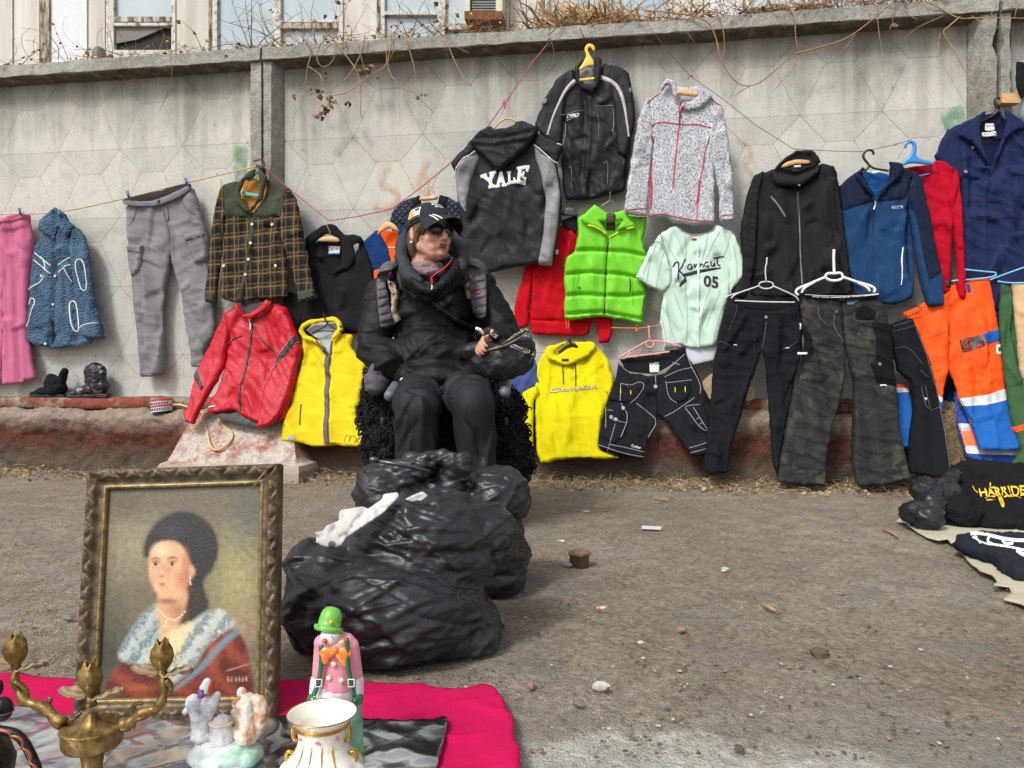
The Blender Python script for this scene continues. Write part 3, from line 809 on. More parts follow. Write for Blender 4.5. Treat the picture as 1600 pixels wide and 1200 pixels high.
g.panel('waist_lining',cr(A5,[(712,118),(740,102),(900,72),(1050,28),(1090,30),(1090,60),(960,105),(880,132),(800,136),(716,142)]),c2,T=.006,R=3,o=.018)
g.panel('waistband',cr(A5,[(714,122),(800,134),(885,130),(960,104),(1085,42),(1098,60),(1040,105),(965,138),(890,158),(800,158),(718,150)]),c_,T=.014,R=4,o=.036,folds=[('r',.004,6,80,1.5,16)])
for k,(po,fl) in enumerate(((cr(A5,[(728,378),(825,382),(822,480),(812,525),(792,545),(748,550),(726,450)]),cr(A5,[(727,370),(826,376),(818,428),(730,412)])),(cr(A5,[(1058,330),(1150,300),(1180,350),(1192,440),(1185,475),(1115,482),(1080,400)]),cr(A5,[(1045,318),(1135,285),(1172,312),(1160,330),(1072,362)])))):
    p_ = g.panel('cargo_pocket',po,c_,ride=True,T=.018,R=4,folds=[('r',.007,8,30 + 40 * k,2,30 + k)])
    g.panel('pocket_flap',fl,c_,ride=True,T=.010,R=3,parent=p_,folds=[('r',.003,6,10,2,32)])
c3 = plain('grey_seam',S(84,80,88),.9)
g.trim('seams',c3,[(cr(A5,[(782,150),(772,210),(740,268)]),1.3),(cr(A5,[(1040,110),(1062,165),(1120,208)]),1.3),(cr(A5,[(935,150),(945,220),(966,300),(970,380)]),1.5),(cr(A5,[(955,150),(965,220),(952,262)]),1.2),(cr(A5,[(796,1108),(934,1098)]),1.2)],h=.0015)
g.button(*cr(A5,[(922,132)])[0],2.6,plain('dark_button',S(52,50,54),.4))

# plaid overshirt
t = NT('brown_green_plaid'); x,y,z = t.sep()[0:3]
def stripes(v,freq,wd,ph=0):
    m = t.math('FRACT',t.math('ADD',t.math('MULTIPLY',v,freq),ph)); return t.ramp(t.math('ABSOLUTE',t.math('SUBTRACT',m,.5)),[(wd,1.0),(wd + .03,0.0)])
wob = t.math('MULTIPLY',t.math('SUBTRACT',t.noise(9,3),.5),.016); xx = t.math('ADD',x,wob); zz = t.math('ADD',z,t.math('ADD',wob,t.math('MULTIPLY',x,-.06)))
base = t.mix(t.ramp(t.noise(60,3),[(.35,0.0),(.65,1.0)]),S(50,50,38),S(66,60,44))
c = t.mix(t.math('MULTIPLY',stripes(xx,12.5,.20),.75),base,S(30,29,33)); c = t.mix(t.math('MULTIPLY',stripes(zz,12.0,.20),.7),c,S(30,29,34))
for vv,fr,wd,ph,k in ((xx,12.5,.035,.5,.85),(xx,12.5,.022,.15,.6),(zz,12,.035,.5,.85),(zz,12,.022,.2,.6)): c = t.mix(t.math('MULTIPLY',stripes(vv,fr,wd,ph),k * .8),c,S(136,108,74))
c = t.mix(1,c,t.ramp(t.noise(200,3,.75),[(.3,.45),(.7,1.4)]),'MULTIPLY'); t.bump(t.noise(250,3),.5,.003); PLAID = t.set(c,.95,spec=.15)
c_ = cloth('moss_green_corduroy',S(66,72,58),var=.2,grain=.25); fur = cloth('tan_fleece_lining',S(182,122,58),var=.3,grain=.35,bump=.9,gs=200)
g = Garment('overshirt','brown and black plaid overshirt with moss green shoulders on a turquoise hanger','shirt jacket',.15,(405,470),CL)
pf = [('n',.009,28,84,4,41),('r',.0055,17,60,2.4,42)]
g.panel('lining',cr(A6,[(470,90),(560,60),(640,90),(650,230),(545,350),(445,240)]),fur,T=.01,R=5,o=-.012,folds=[('r',.006,6,40,1.5,3)])
g.panel('body',cr(A6,[(430,240),(520,350),(548,345),(640,240),(770,200),(790,330),(765,420),(760,520),(785,620),(802,800),(792,955),(680,975),(560,970),(470,1002),(390,1000),(300,965),(310,760),(320,560),(340,380),(335,250)]),PLAID,T=.04,R=15,folds=pf)
g.panel('sleeve',cr(A6,[(330,140),(292,190),(255,380),(220,640),(200,900),(195,995),(270,1005),(276,920),(302,720),(330,520),(348,380),(340,240)]),PLAID,T=.035,R=11,o=.005,folds=pf)
g.panel('sleeve',cr(A6,[(770,170),(815,165),(862,230),(900,400),(940,600),(975,800),(1005,900),(1015,965),(890,1002),(880,920),(850,800),(800,660),(758,520),(745,400),(760,280)]),PLAID,T=.04,R=13,o=.02,folds=[('n',.008,22,70,3,45),('r',.009,12,10,2.0,46)])
g.panel('yoke',cr(A6,[(328,135),(380,118),(430,108),(425,200),(460,270),(520,342),(532,378),(440,370),(344,366),(338,240)]),c_,ride=True,T=.012,R=7,folds=[('n',.006,20,60,3,47)])
g.panel('yoke',cr(A6,[(650,90),(700,105),(780,145),(815,168),(790,240),(775,300),(755,374),(640,378),(550,376),(548,340),(620,250),(645,170)]),c_,ride=True,T=.012,R=7,folds=[('n',.006,20,110,3,48)])
g.panel('collar',cr(A6,[(588,30),(525,58),(458,128),(424,220),(440,280),(520,348),(545,335),(478,245),(468,190),(500,120),(560,92)]),c_,T=.022,R=5,o=.045)
g.panel('collar',cr(A6,[(600,40),(640,58),(668,92),(645,170),(636,232),(565,325),(542,338),(608,232),(618,130)]),c_,T=.022,R=5,o=.045)
for q in ([(200,920),(276,930),(273,1007),(194,997)],[(874,930),(1004,903),(1017,968),(889,1004)]): g.panel('cuff',cr(A6,q),c_,ride=True,T=.010,R=4,o=.003)
g.panel('placket',cr(A6,[(530,378),(566,372),(548,560),(514,750),(494,900),(474,1003),(445,1000),(482,800),(516,600)]),c_,ride=True,T=.007,R=3)
g.panel('chest_pocket',cr(A6,[(624,440),(742,455),(725,570),(612,560)]),PLAID,ride=True,T=.006,R=3)
g.panel('pocket_flap',cr(A6,[(620,375),(755,375),(744,462),(690,452),(615,440)]),PLAID,ride=True,T=.010,R=3)
for x,y in cr(A6,[(548,430),(541,570),(522,688),(503,800),(690,430),(338,735),(720,735)]): g.button(x,y,2.5,M_CREAM)
M_TURQ = plain('turquoise_plastic',S(44,176,164),.35)
hanger('turquoise plastic hanger inside the plaid overshirt collar',.165,M_TURQ,[cr(A6,[(508,108),(560,60),(590,20),(604,60),(624,106)]),cr(A6,[(506,104),(560,92),(626,106)]),cr(A6,[(464,188),(540,206),(612,212)]),cr(A6,[(470,204),(540,215),(612,218)]),cr(A6,[(590,24),(582,-8),(604,-14),(612,8)])],.006)

# black fleece with white label, behind
blk = cloth('black_fleece',S(30,30,33),var=.2,grain=.25); blk_in = cloth('black_fleece_inside',S(25,25,28),var=.15,grain=.2)
g = Garment('fleece_jacket','black fleece jacket open at the neck showing a white label','jacket',.07,(525,510),CL)
g.panel('lining',cr(A6,[(980,600),(1030,540),(1100,520),(1200,540),(1280,680),(1270,760),(1110,810),(1000,740)]),blk_in,T=.008,R=5,o=.0)
g.panel('body',cr(A6,[(930,540),(1000,520),(1000,640),(1060,740),(1112,806),(1200,770),(1290,700),(1330,520),(1368,565),(1420,760),(1440,900),(1400,1220),(1000,1240),(880,1220),(850,1100),(880,1000),(900,800)]),blk,T=.04,R=16,folds=[('n',.012,26,75,4,52),('r',.005,18,60,3,53)])
g.panel('sleeve',cr(A6,[(760,900),(900,960),(920,1080),(880,1220),(820,1260),(780,1100)]),blk,T=.04,R=10,o=.01,folds=wrinkle(54,.6))
g.panel('collar',cr(A6,[(935,535),(1060,445),(1120,428),(1160,440),(1225,505),(1290,510),(1345,520),(1355,560),(1290,580),(1300,700),(1275,745),(1120,806),(1205,720),(1212,640),(1195,560),(1130,505),(1080,500),(1005,560),(950,600)]),blk,T=.022,R=6,o=.03,folds=[('n',.006,9,60,2,55)])
mb = MB(); g.patch(mb,cr(A6,[(1103,587),(1190,590),(1187,652),(1100,647)]),.004); lab = mb.build('label',M_LABEL,g.root)
g.trim('label_print',plain('label_ink',S(70,66,80),.8),texts=[('Rinda',cr(A6,[(1114,596),(1178,598),(1176,622),(1112,622)]),dict(h=.006,shear=.3))],parent=lab)
g.trim('label_band',M_PEG,patches=[cr(A6,[(1100,638),(1187,642),(1187,654),(1100,649)])],h=.006,parent=lab)
mb = MB(); v,f = solid_px(cr(A6,[(1016,552),(1040,526),(1110,510),(1168,524),(1187,556),(1110,553)]),.115,.014,3,1,.004); mb.add(v,f); mb.tube(hline(.115,cr(A6,[(1110,520),(1108,480),(1085,430),(1095,396),(1118,398),(1124,420)])),.0022,5)
tag(mb.build('clothes_hanger',M_WOOD),'wooden hanger in the neck of the black fleece','hanger','clothes hangers')

# royal blue and orange jacket behind the seated person
rb = cloth('royal_blue_fleece',S(26,54,104),var=.2,grain=.3); orr = cloth('orange_lining',S(238,92,30),var=.12,grain=.12)
g = Garment('work_jacket','royal blue jacket with orange lining on a wooden hanger, half hidden by the seated person','jacket',.09,(590,470),CL)
g.panel('lining',cr(A8,[(240,425),(300,400),(420,405),(440,560),(370,700),(300,560)]),orr,T=.008,R=4)
g.panel('body',cr(A8,[(140,490),(190,440),(240,395),(262,402),(300,470),(330,520),(352,620),(372,690),(215,715),(195,640),(165,560)]),rb,T=.03,R=9,folds=[('n',.012,12,60,2,61),('r',.005,8,30,2,62)])
g.panel('body',cr(A8,[(410,380),(470,380),(520,470),(500,640),(400,760),(390,620),(420,520)]),rb,T=.03,R=9,folds=[('n',.012,12,60,2,63)])
g.panel('hem',cr(A8,[(214,712),(372,684),(400,760),(380,920),(230,900)]),orr,T=.03,R=7,folds=wrinkle(64,.5))
mb = MB(); v,f = solid_px(cr(A8,[(240,442),(288,350),(330,330),(385,350),(425,412),(400,412),(345,378),(280,412)]),.14,.012,3,1,.004); mb.add(v,f); v,f = solid_px(cr(A8,[(330,528),(410,530),(410,544),(334,544)]),.14,.01,3,0); mb.add(v,f); mb.tube(hline(.14,cr(A8,[(330,340),(338,300),(352,262),(345,236),(322,240)])),.0025,5)
tag(mb.build('clothes_hanger',M_WOOD),'pale wooden hanger of the royal blue and orange jacket','hanger','clothes hangers')

# navy quilted jacket behind the cap
t = NT('navy_quilted_nylon'); x,y,z = t.sep()[0:3]
def dia(s_): return t.math('ABSOLUTE',t.math('SUBTRACT',t.math('FRACT',t.math('MULTIPLY',s_,24)),.5))
dm = t.math('MAXIMUM',dia(t.math('ADD',x,z)),dia(t.math('SUBTRACT',x,z)))
c = t.mix(t.ramp(dm,[(.40,0.0),(.5,.7)]),t.ramp(t.noise(8,3),[(.3,S(28,38,56)),(.7,S(40,52,74))]),S(14,18,28)); t.bump(t.ramp(dm,[(.2,1.0),(.5,0.0)]),.8,.012); qn = t.set(c,.55,spec=.4)
g = Garment('quilted_jacket','navy diamond-quilted jacket hanging right behind the cap','jacket',.07,(666,400),CL)
g.panel('body',cr(A8,[(345,312),(372,240),(450,170),(530,140),(590,190),(720,190),(760,130),(810,142),(880,180),(938,222),(945,400),(930,660),(640,700),(390,640)]),qn,T=.04,R=13,folds=[('n',.006,20,80,3,71)])
g.panel('collar',cr(A8,[(525,155),(575,124),(588,180),(600,300),(545,300)]),blk,ride=True,T=.012,R=4)
g.panel('collar',cr(A8,[(722,180),(736,120),(802,142),(780,260),(720,290)]),blk,ride=True,T=.012,R=4)
mb = MB(); v,f = solid_px(cr(A8,[(576,166),(582,142),(650,136),(720,128),(722,156),(650,166)]),.12,.014,3,1,.003); mb.add(v,f); mb.tube(hline(.12,cr(A8,[(648,140),(650,60),(640,20),(628,10)])),.0022,5)
tag(mb.build('clothes_hanger',M_WOOD),'wooden hanger of the navy quilted jacket, on the steep part of the pink cord','hanger','clothes hangers')

# red windbreaker
rd = shiny('red_nylon',S(172,12,34),.5,.4,.12,.4,60,bd=.003); dk = shiny('black_nylon',S(44,40,46),.55,.3)
g = Garment('windbreaker','red windbreaker with black arm stripes hanging over the pedestal block','jacket',[(460,.13),(560,.20),(690,.43)],(375,665),CL)
rw = [('n',.012,28,75,3,82),('r',.009,16,60,2.2,83),('r',.006,9,20,2,84),('n',.003,4,40,1.5,85)]
g.panel('lining',cr(A7,[(400,62),(620,40),(600,140),(440,160)]),dk,T=.008,R=4,o=-.01)
g.panel('hem_lining',cr(A7,[(205,790),(380,780),(440,820),(560,830),(550,884),(460,880),(380,860),(280,840)]),dk,T=.008,R=4,o=-.012)
g.panel('body',cr(A7,[(385,80),(440,150),(480,165),(500,170),(560,120),(640,60),(720,90),(745,150),(790,270),(790,450),(770,600),(740,720),(700,830),(570,872),(500,850),(440,820),(380,776),(190,796),(200,720),(260,640),(310,480),(320,400),(260,300),(310,120)]),rd,T=.045,R=18,folds=rw)
g.panel('sleeve',cr(A7,[(312,115),(230,300),(130,500),(60,760),(36,800),(50,850),(104,872),(152,760),(222,640),(312,480),(335,330),(345,200)]),rd,T=.05,R=16,o=.012,folds=[('n',.010,22,110,2,86),('r',.012,13,100,2.4,87),('r',.006,8,30,2,88)])
g.panel('sleeve',cr(A7,[(690,95),(742,150),(800,272),(832,382),(800,480),(755,650),(705,780),(632,870),(525,902),(552,800),(572,650),(622,540),(690,400),(680,250)]),rd,T=.05,R=16,o=.022,folds=[('n',.010,22,70,2,89),('r',.012,12,60,2.2,90),('r',.007,8,10,2,91)])
g.panel('collar',cr(A7,[(385,80),(412,66),(450,140),(492,128),(560,92),(596,40),(640,55),(600,110),(505,168),(440,152)]),rd,T=.025,R=5,o=.045,folds=[('r',.006,6,60,2,92)])
mbs = [cr(A7,[(122,545),(135,498),(185,612),(165,638)]),cr(A7,[(632,505),(655,452),(790,274),(812,318),(720,420)])]
g.trim('arm_stripe',dk,patches=[mbs[0]],h=.003); g.trim('arm_stripe',dk,patches=[mbs[1]],h=.003)
g.trim('reflective_piping',plain('grey_piping',S(150,140,150),.5),[(cr(A7,[(136,498),(150,540),(186,612)]),1.2),(cr(A7,[(812,318),(720,422),(632,505),(622,550)]),1.2),(cr(A7,[(790,274),(700,390),(655,452)]),1.0)])
g.trim('zip',M_BLACKZ,[(cr(A7,[(498,168),(488,300),(462,450),(440,600),(412,784)]),3.6)])
g.trim('pocket_zip',M_BLACKZ,[(cr(A7,[(338,332),(368,300),(425,278)]),2.2)]); g.trim('pocket_zip',M_BLACKZ,[(cr(A7,[(548,288),(645,386)]),2.6)])
g.trim('zip_pull',M_WHITE,[(cr(A7,[(472,170),(484,196),(480,236)]),1.8)]); g.trim('hem_label',M_LABEL,patches=[cr(A7,[(198,760),(205,748),(255,742),(252,752)])],h=.002)

# yellow gilet
ye = shiny('yellow_softshell',S(208,186,24),.75,.25,.06,.25,50,bd=.002); lg = cloth('light_grey_lining',S(170,174,180),var=.1,grain=.12)
g = Garment('gilet','yellow hooded sleeveless gilet with a wide grey zip','gilet',[(490,.12),(590,.225),(700,.37)],(508,695),CL)
g.panel('lining',cr(A7,[(845,240),(900,190),(1060,180),(1085,230),(1040,320),(1002,400),(930,300)]),lg,T=.01,R=5,o=-.006,folds=wrinkle(95,.5))
g.panel('body',cr(A7,[(818,250),(850,280),(930,320),(985,410),(1020,410),(1030,300),(1100,260),(1160,270),(1146,340),(1182,410),(1246,465),(1220,600),(1192,800),(1215,890),(1282,922),(1262,992),(1175,1022),(1040,1010),(900,1018),(790,988),(680,982),(692,870),(742,750),(790,560),(830,420)]),ye,T=.045,R=18,folds=[('n',.011,28,82,4,96),('r',.005,20,50,2.5,97),('r',.005,12,5,2,98)])
g.panel('hood',cr(A7,[(815,250),(838,205),(880,178),(1060,150),(1100,190),(1112,240),(1080,280),(1038,320),(1030,300),(1082,230),(1060,186),(960,190),(890,205),(845,240),(870,275),(960,312),(985,400),(960,340),(850,300)]),ye,T=.028,R=5,o=.045)
g.panel('hem_notch',cr(A7,[(730,965),(765,932),(798,960),(760,980)]),lg,ride=True,T=.002,R=3)
zg = shiny('taupe_zip',S(92,80,86),.6,.3); g.trim('zip',zg,[(cr(A7,[(1003,400),(1000,600),(1000,800),(1006,996)]),8.2)],h=.004)
g.trim('neck_tape',zg,[(cr(A7,[(938,306),(965,345),(996,404)]),2.6),(cr(A7,[(1024,286),(1022,340),(1010,404)]),3.2)],h=.004)
g.trim('pocket_zip',M_BLACKZ,[(cr(A7,[(824,735),(818,800),(814,872)]),1.8)]); g.trim('pocket_zip',M_BLACKZ,[(cr(A7,[(1192,745),(1194,820),(1202,900)]),3)])
g.trim('zip_pull',M_BLACKZ,[(cr(A7,[(992,418),(990,440),(1012,440),(1012,418)]),1.5)])
g.trim('scribble_print',M_BLACKZ,[(cr(A7,[(1110,990),(1125,935),(1160,955),(1130,1000),(1170,930),(1200,980),(1165,1000),(1215,950),(1262,975),(1230,950),(1180,990),(1255,992)]),.8)],h=.001)
for x,y in cr(A7,[(830,272),(832,292),(1102,218),(1102,250)]): g.button(x,y,2.0,M_BLACKZ,'cord_lock')
M_BPL = plain('black_plastic',S(30,30,32),.35)
hanger('black plastic hanger in the hood of the yellow gilet',.19,M_BPL,[cr(A7,[(966,128),(970,160),(990,180),(990,205),(960,225),(890,255)]),cr(A7,[(990,190),(1020,220),(1070,245)]),cr(A7,[(890,262),(960,240),(1072,250)])],.005)
# ------------------------------------------------------------------ clothes on the fence, right half
bn = shiny('black_nylon_shell',S(27,27,30),.6,.35,.12,.35,45,bd=.003); gn = shiny('grey_nylon',S(128,128,130),.5,.4,.1,.4,50,bd=.003)
# black and grey hooded jacket, lettered
g = Garment('hooded_jacket','black jacket with grey side panels and white slab letters, shown from the back','jacket',.155,(790,425),CL)
g.panel('body',[(740,215),(815,192),(838,205),(866,240),(872,265),(878,310),(876,350),(868,395),(861,414),(835,412),(800,418),(765,426),(735,421),(722,400),(721,350),(715,320),(713,280),(712,262),(725,235)],bn,T=.045,R=20,folds=[('n',.011,30,85,4,102),('r',.005,24,30,2.5,103),('r',.004,12,80,3,104)])
sleeve_pts = (([(75,485),(150,395),(240,300),(300,255),(335,300),(270,392),(160,482),(108,548)]),([(740,250),(800,270),(870,300),(952,345),(930,420),(905,482),(885,482),(800,400),(718,332)]))
g.panel('side_panel',cr(B2,[(272,388),(300,440),(235,600),(198,760),(192,860),(150,800),(120,740),(116,640),(105,560),(160,478)]),gn,ride=True,T=.010,R=6,folds=[('r',.008,8,110,2.5,105)])
g.panel('side_panel',[(834,226),(868,256),(872,280),(876,305),(872,350),(862,415),(841,414),(850,362),(853,312),(846,272),(838,250)],gn,ride=True,T=.012,R=6,folds=[('r',.009,8,70,2.2,106),('n',.004,5,60,2,107)])
for q in sleeve_pts: g.panel('sleeve',cr(B2,q),bn,T=.04,R=8,o=.02,folds=wrinkle(108,.6))
g.trim('piping',M_WHITE,[(cr(B2,[(112,560),(120,525),(160,478),(270,390)]),1.3),(cr(B2,[(720,334),(800,400),(885,482),(914,476)]),1.5),(cr(B2,[(240,300),(262,284),(282,290)]),1.3),(cr(B2,[(735,232),(760,236)]),1.5),(cr(B2,[(905,335),(952,348)]),1.5)])
g.panel('hood',cr(B2,[(310,240),(385,202),(425,228),(520,215),(590,206),(584,175),(640,162),(740,208),(762,236),(725,300),(690,350),(640,405),(560,470),(470,542),(420,532),(370,470),(290,400),(232,332),(260,285)]),bn,T=.05,R=12,o=.045,folds=[('r',.010,10,15,3,109),('l',cr(B2,[(240,330),(420,345),(730,290)]),3,.012),('l',cr(B2,[(300,300),(480,310),(740,250)]),3,-.012),('n',.008,14,60,2,110)])
# slab letters as outlines in a unit box (x right, y down)
SL = {'Y': [(0,0),(.42,0),(.42,.13),(.34,.13),(.5,.38),(.66,.13),(.58,.13),(.58,0),(1,0),(1,.13),(.9,.13),(.62,.55),(.62,.87),(.74,.87),(.74,1),(.26,1),(.26,.87),(.38,.87),(.38,.55),(.1,.13),(0,.13)],
      'A': [(.36,0),(.64,0),(.88,.87),(1,.87),(1,1),(.58,1),(.58,.87),(.66,.87),(.62,.7),(.38,.7),(.34,.87),(.42,.87),(.42,1),(0,1),(0,.87),(.12,.87)],
      'L': [(0,0),(.55,0),(.55,.13),(.42,.13),(.42,.85),(.78,.85),(.78,.6),(1,.6),(1,1),(0,1),(0,.87),(.14,.87),(.14,.13),(0,.13)],
      'E': [(0,0),(1,0),(1,.32),(.8,.32),(.8,.14),(.42,.14),(.42,.42),(.56,.42),(.56,.32),(.7,.32),(.7,.68),(.56,.68),(.56,.56),(.42,.56),(.42,.86),(.8,.86),(.8,.66),(1,.66),(1,1),(0,1),(0,.87),(.14,.87),(.14,.13),(0,.13)]}
def slab(mb,ch,quad,h):
    q = np.array(quad,float); p = np.array(SL[ch]); u,v = p[:,:1],p[:,1:]
    poly = q[0] * (1 - u) * (1 - v) + q[1] * u * (1 - v) + q[2] * u * v + q[3] * (1 - u) * v
    V,T3 = tri_exact(poly); d = g.depth(V); mb.add(g.M(V,d + h),T3)
def tri_exact(poly,sp=2.2):
    n = len(poly); out = []
    for i in range(n):
        a,b = poly[i],poly[(i + 1) % n]; m = max(1,int(np.hypot(*(b - a)) / sp)); out += [a + (b - a) * k / m for k in range(m)]
    return tri2d(np.array(out),sp)
YQ = {'Y': [(303,575),(425,538),(450,655),(345,680)],'A': [(430,552),(505,545),(512,652),(424,668)],'L': [(515,548),(570,540),(584,632),(516,645)],'E': [(592,512),(690,496),(652,640),(582,630)]}
for ch in 'YALE':
    mb = MB(); slab(mb,ch,[(x - 3 / 5 + 1.0,y + 1.6) for x,y in cr(B2,YQ[ch])],.005); slab(mb,ch,cr(B2,YQ[ch]),.0075); mb.build('letter',M_WHITE,g.root,False)
hanger('bamboo-coloured bent wood hanger of the black and grey hooded jacket',.19,M_WOOD,[cr(B2,[(400,222),(440,165),(490,128),(540,124),(580,150),(600,185)]),dict(p=cr(B2,[(515,128),(515,80),(505,50),(520,10),(508,2)]),r=.002)],.006)

# black jacket with grey shoulder stripes on yellow hanger
gst = plain('grey_reflective',S(176,170,172),.6,var=.12); glin = cloth('grey_mesh_lining',S(150,152,156),var=.15)
g = Garment('jacket','black jacket with pale stripes over both shoulders on a yellow hanger, highest on the fence','jacket',.095,(915,310),CL)
g.panel('lining',cr(A3,[(378,400),(420,380),(470,385),(472,470),(412,505)]),glin,T=.01,R=4,o=-.005)
bw = [('n',.012,24,80,3,112),('r',.008,15,35,2,113),('r',.005,8,100,2,114)]
g.panel('body',cr(A3,[(350,400),(378,440),(400,495),(470,500),(505,400),(520,360),(600,385),(640,500),(690,640),(680,780),(660,950),(640,1080),(560,1108),(430,1132),(310,1136),(290,1080),(280,900),(270,700),(280,520)]),bn,T=.045,R=18,folds=bw + [('l',cr(A3,[(440,560),(440,800),(420,1110)]),3,.012)])
g.panel('sleeve',cr(A3,[(355,392),(270,440),(200,540),(150,660),(130,720),(170,780),(230,830),(290,830),(290,700),(310,560),(360,470)]),bn,T=.05,R=12,o=.015,folds=wrinkle(115,.7,100))
g.panel('sleeve',cr(A3,[(560,372),(620,390),(665,422),(692,560),(705,690),(680,790),(650,900),(600,880),(590,760),(580,600),(545,470)]),bn,T=.05,R=12,o=.015,folds=wrinkle(116,.7,80))
g.trim('shoulder_stripe',gst,[(cr(A3,[(360,472),(310,520),(265,605),(230,690),(206,780)]),[6,5,4,3,3])],h=.003)
g.trim('shoulder_stripe',gst,[(cr(A3,[(496,442),(560,472),(605,510),(635,590),(655,720),(664,790)]),[7,6,5,3.5,3])],h=.003)
g.panel('collar',cr(A3,[(398,362),(420,356),(385,400),(385,440),(412,490),(470,500),(455,540),(400,520),(365,470),(360,400)]),bn,T=.022,R=4,o=.045); g.panel('collar',cr(A3,[(470,338),(512,352),(508,430),(492,500),(455,545),(440,520),(466,480),(472,400)]),bn,T=.022,R=4,o=.045)
zz_ = plain('grey_zip_edge',S(112,112,116),.5)
g.trim('seams',zz_,[(cr(A3,[(275,668),(340,645),(406,632)]),1.0),(cr(A3,[(475,611),(577,607)]),1.0),(cr(A3,[(305,700),(306,770),(290,840)]),1.5),(cr(A3,[(575,628),(580,690),(573,760)]),1.4),(cr(A3,[(487,660),(496,700),(492,780)]),.8),(cr(A3,[(325,960),(342,950),(338,1070)]),.8),(cr(A3,[(524,935),(535,912),(546,930),(542,1050)]),.8)])
g.trim('lettering',M_WHITE,texts=[('DBD',cr(A3,[(314,658),(384,650),(381,668),(308,676)]),dict(h=.005,shear=.25,bold=.02)),('power',cr(A3,[(312,682),(382,668),(380,676),(312,690)]),dict(h=.005))])
g.trim('sleeve_mark',zz_,patches=[cr(A3,[(172,575),(204,574),(202,602),(168,602)])]); g.trim('sleeve_mark',zz_,patches=[cr(A3,[(666,515),(678,513),(680,540),(668,542)])])
M_YEL = plain('yellow_plastic',S(226,184,62),.4)
mb = MB(); v,f = solid_px(cr(A3,[(376,398),(408,352),(424,316),(410,280),(424,254),(448,247),(470,264),(474,290),(458,290),(450,270),(434,272),(430,290),(446,318),(462,344),(468,374),(430,376),(392,400)]),.155,.010,2.4,1,.003); mb.add(v,f); v,f = solid_px(cr(A3,[(384,448),(470,440),(470,452),(384,462)]),.15,.008,2.4,0); mb.add(v,f)
tag(mb.build('clothes_hanger',M_YEL),'yellow plastic hanger holding the highest black jacket','hanger','clothes hangers')

# grey marl fleece with red zip
t = NT('grey_marl_knit'); c = t.ramp(t.noise(110,3,.75),[(.34,S(78,80,90)),(.48,S(168,170,178)),(.62,S(212,213,218))]); c = t.mix(1,c,t.ramp(t.noise(5,3),[(.3,.85),(.7,1.1)]),'MULTIPLY'); t.bump(t.noise(150,3,.7),.8,.005); gm_ = t.set(c,.95,spec=.15)
gli = cloth('pale_fleece_lining',S(186,186,196),var=.1); rz = plain('crimson_zip',S(190,40,72),.6)
g = Garment('fleece_jacket','pale grey marl fleece with crimson zip and seams','jacket',.20,(1070,350),CL)
g.panel('lining',cr(A3,[(850,545),(860,490),(885,470),(930,490),(1000,498),(1060,486),(1085,560),(1010,620),(930,600)]),gli,T=.012,R=4,o=.0)
gf_ = [('n',.010,24,85,4,122),('r',.004,18,60,2,123)]
g.panel('body',[(1013,154),(1031,146),(1050,158),(1062,166),(1080,160),(1100,148),(1112,152),(1120,180),(1115,205),(1110,228),(1116,260),(1117,300),(1117,350),(1085,352),(1052,349),(1042,339),(1013,339),(1014,300),(1017,250),(1019,225),(1012,190)],gm_,T=.05,R=20,folds=gf_)
g.panel('sleeve',[(1013,152),(1003,170),(995,200),(988,240),(980,290),(975,333),(993,337),(1011,338),(1013,300),(1017,260),(1021,228),(1020,190)],gm_,T=.045,R=12,o=.015,folds=gf_)
g.panel('sleeve',[(1108,150),(1127,165),(1134,195),(1140,240),(1146,290),(1146,345),(1124,347),(1124,310),(1119,280),(1110,245),(1104,225),(1108,190)],gm_,T=.045,R=12,o=.015,folds=gf_)
g.panel('collar',cr(A3,[(880,461),(915,470),(934,500),(936,545),(930,582),(914,560),(902,505),(880,492),(850,532),(838,506),(858,478)]),gm_,T=.03,R=5,o=.045); g.panel('collar',cr(A3,[(1048,489),(1076,515),(1100,540),(1142,560),(1065,630),(1000,646),(965,630),(962,600),(1010,592),(1062,562)]),gm_,T=.03,R=6,o=.045)
g.trim('zip',rz,[(cr(A3,[(962,625),(950,700),(938,800),(925,920),(912,1080)]),2.0),(cr(A3,[(950,640),(950,600),(972,572),(985,590),(965,640)]),2.0)]); g.trim('zip_pull',M_BLACKZ,[(cr(A3,[(953,640),(948,715)]),2.2)])
g.trim('seams',rz,[(cr(A3,[(785,724),(845,698),(950,717),(1060,716),(1126,733)]),1.5),(cr(A3,[(765,598),(800,565),(842,538)]),1.5),(cr(A3,[(1130,573),(1182,612)]),1.5),(cr(A3,[(785,770),(805,812)]),1.5),(cr(A3,[(795,900),(790,1030)]),1.2),(cr(A3,[(1120,785),(1090,880),(1075,1000),(1062,1040)]),1.5),(cr(A3,[(1050,1130),(1048,1250)]),1.3),(cr(B3,[(748,121),(885,108)]),1.4),(cr(B3,[(892,156),(970,138),(1050,160),(1180,182),(1300,186)]),1.4),(cr(B3,[(1338,156),(1424,146)]),1.4)])
g.trim('pocket_zip',rz,[(cr(A3,[(790,1015),(792,1100),(786,1185)]),3.4)]); g.trim('pocket_zip',rz,[(cr(A3,[(1065,1030),(1058,1100),(1050,1160)]),3.6)])
mb = MB(); v,f = solid_px(cr(A3,[(928,514),(990,510),(1056,526),(1056,552),(990,542),(930,538)]),.24,.012,3,1,.003); mb.add(v,f); mb.tube(hline(.235,[(1075,141),(1077,128),(1079,120)]),.0018,5)
tag(mb.build('clothes_hanger',M_WOOD),'wooden hanger bar in the neck of the grey marl fleece','hanger','clothes hangers')

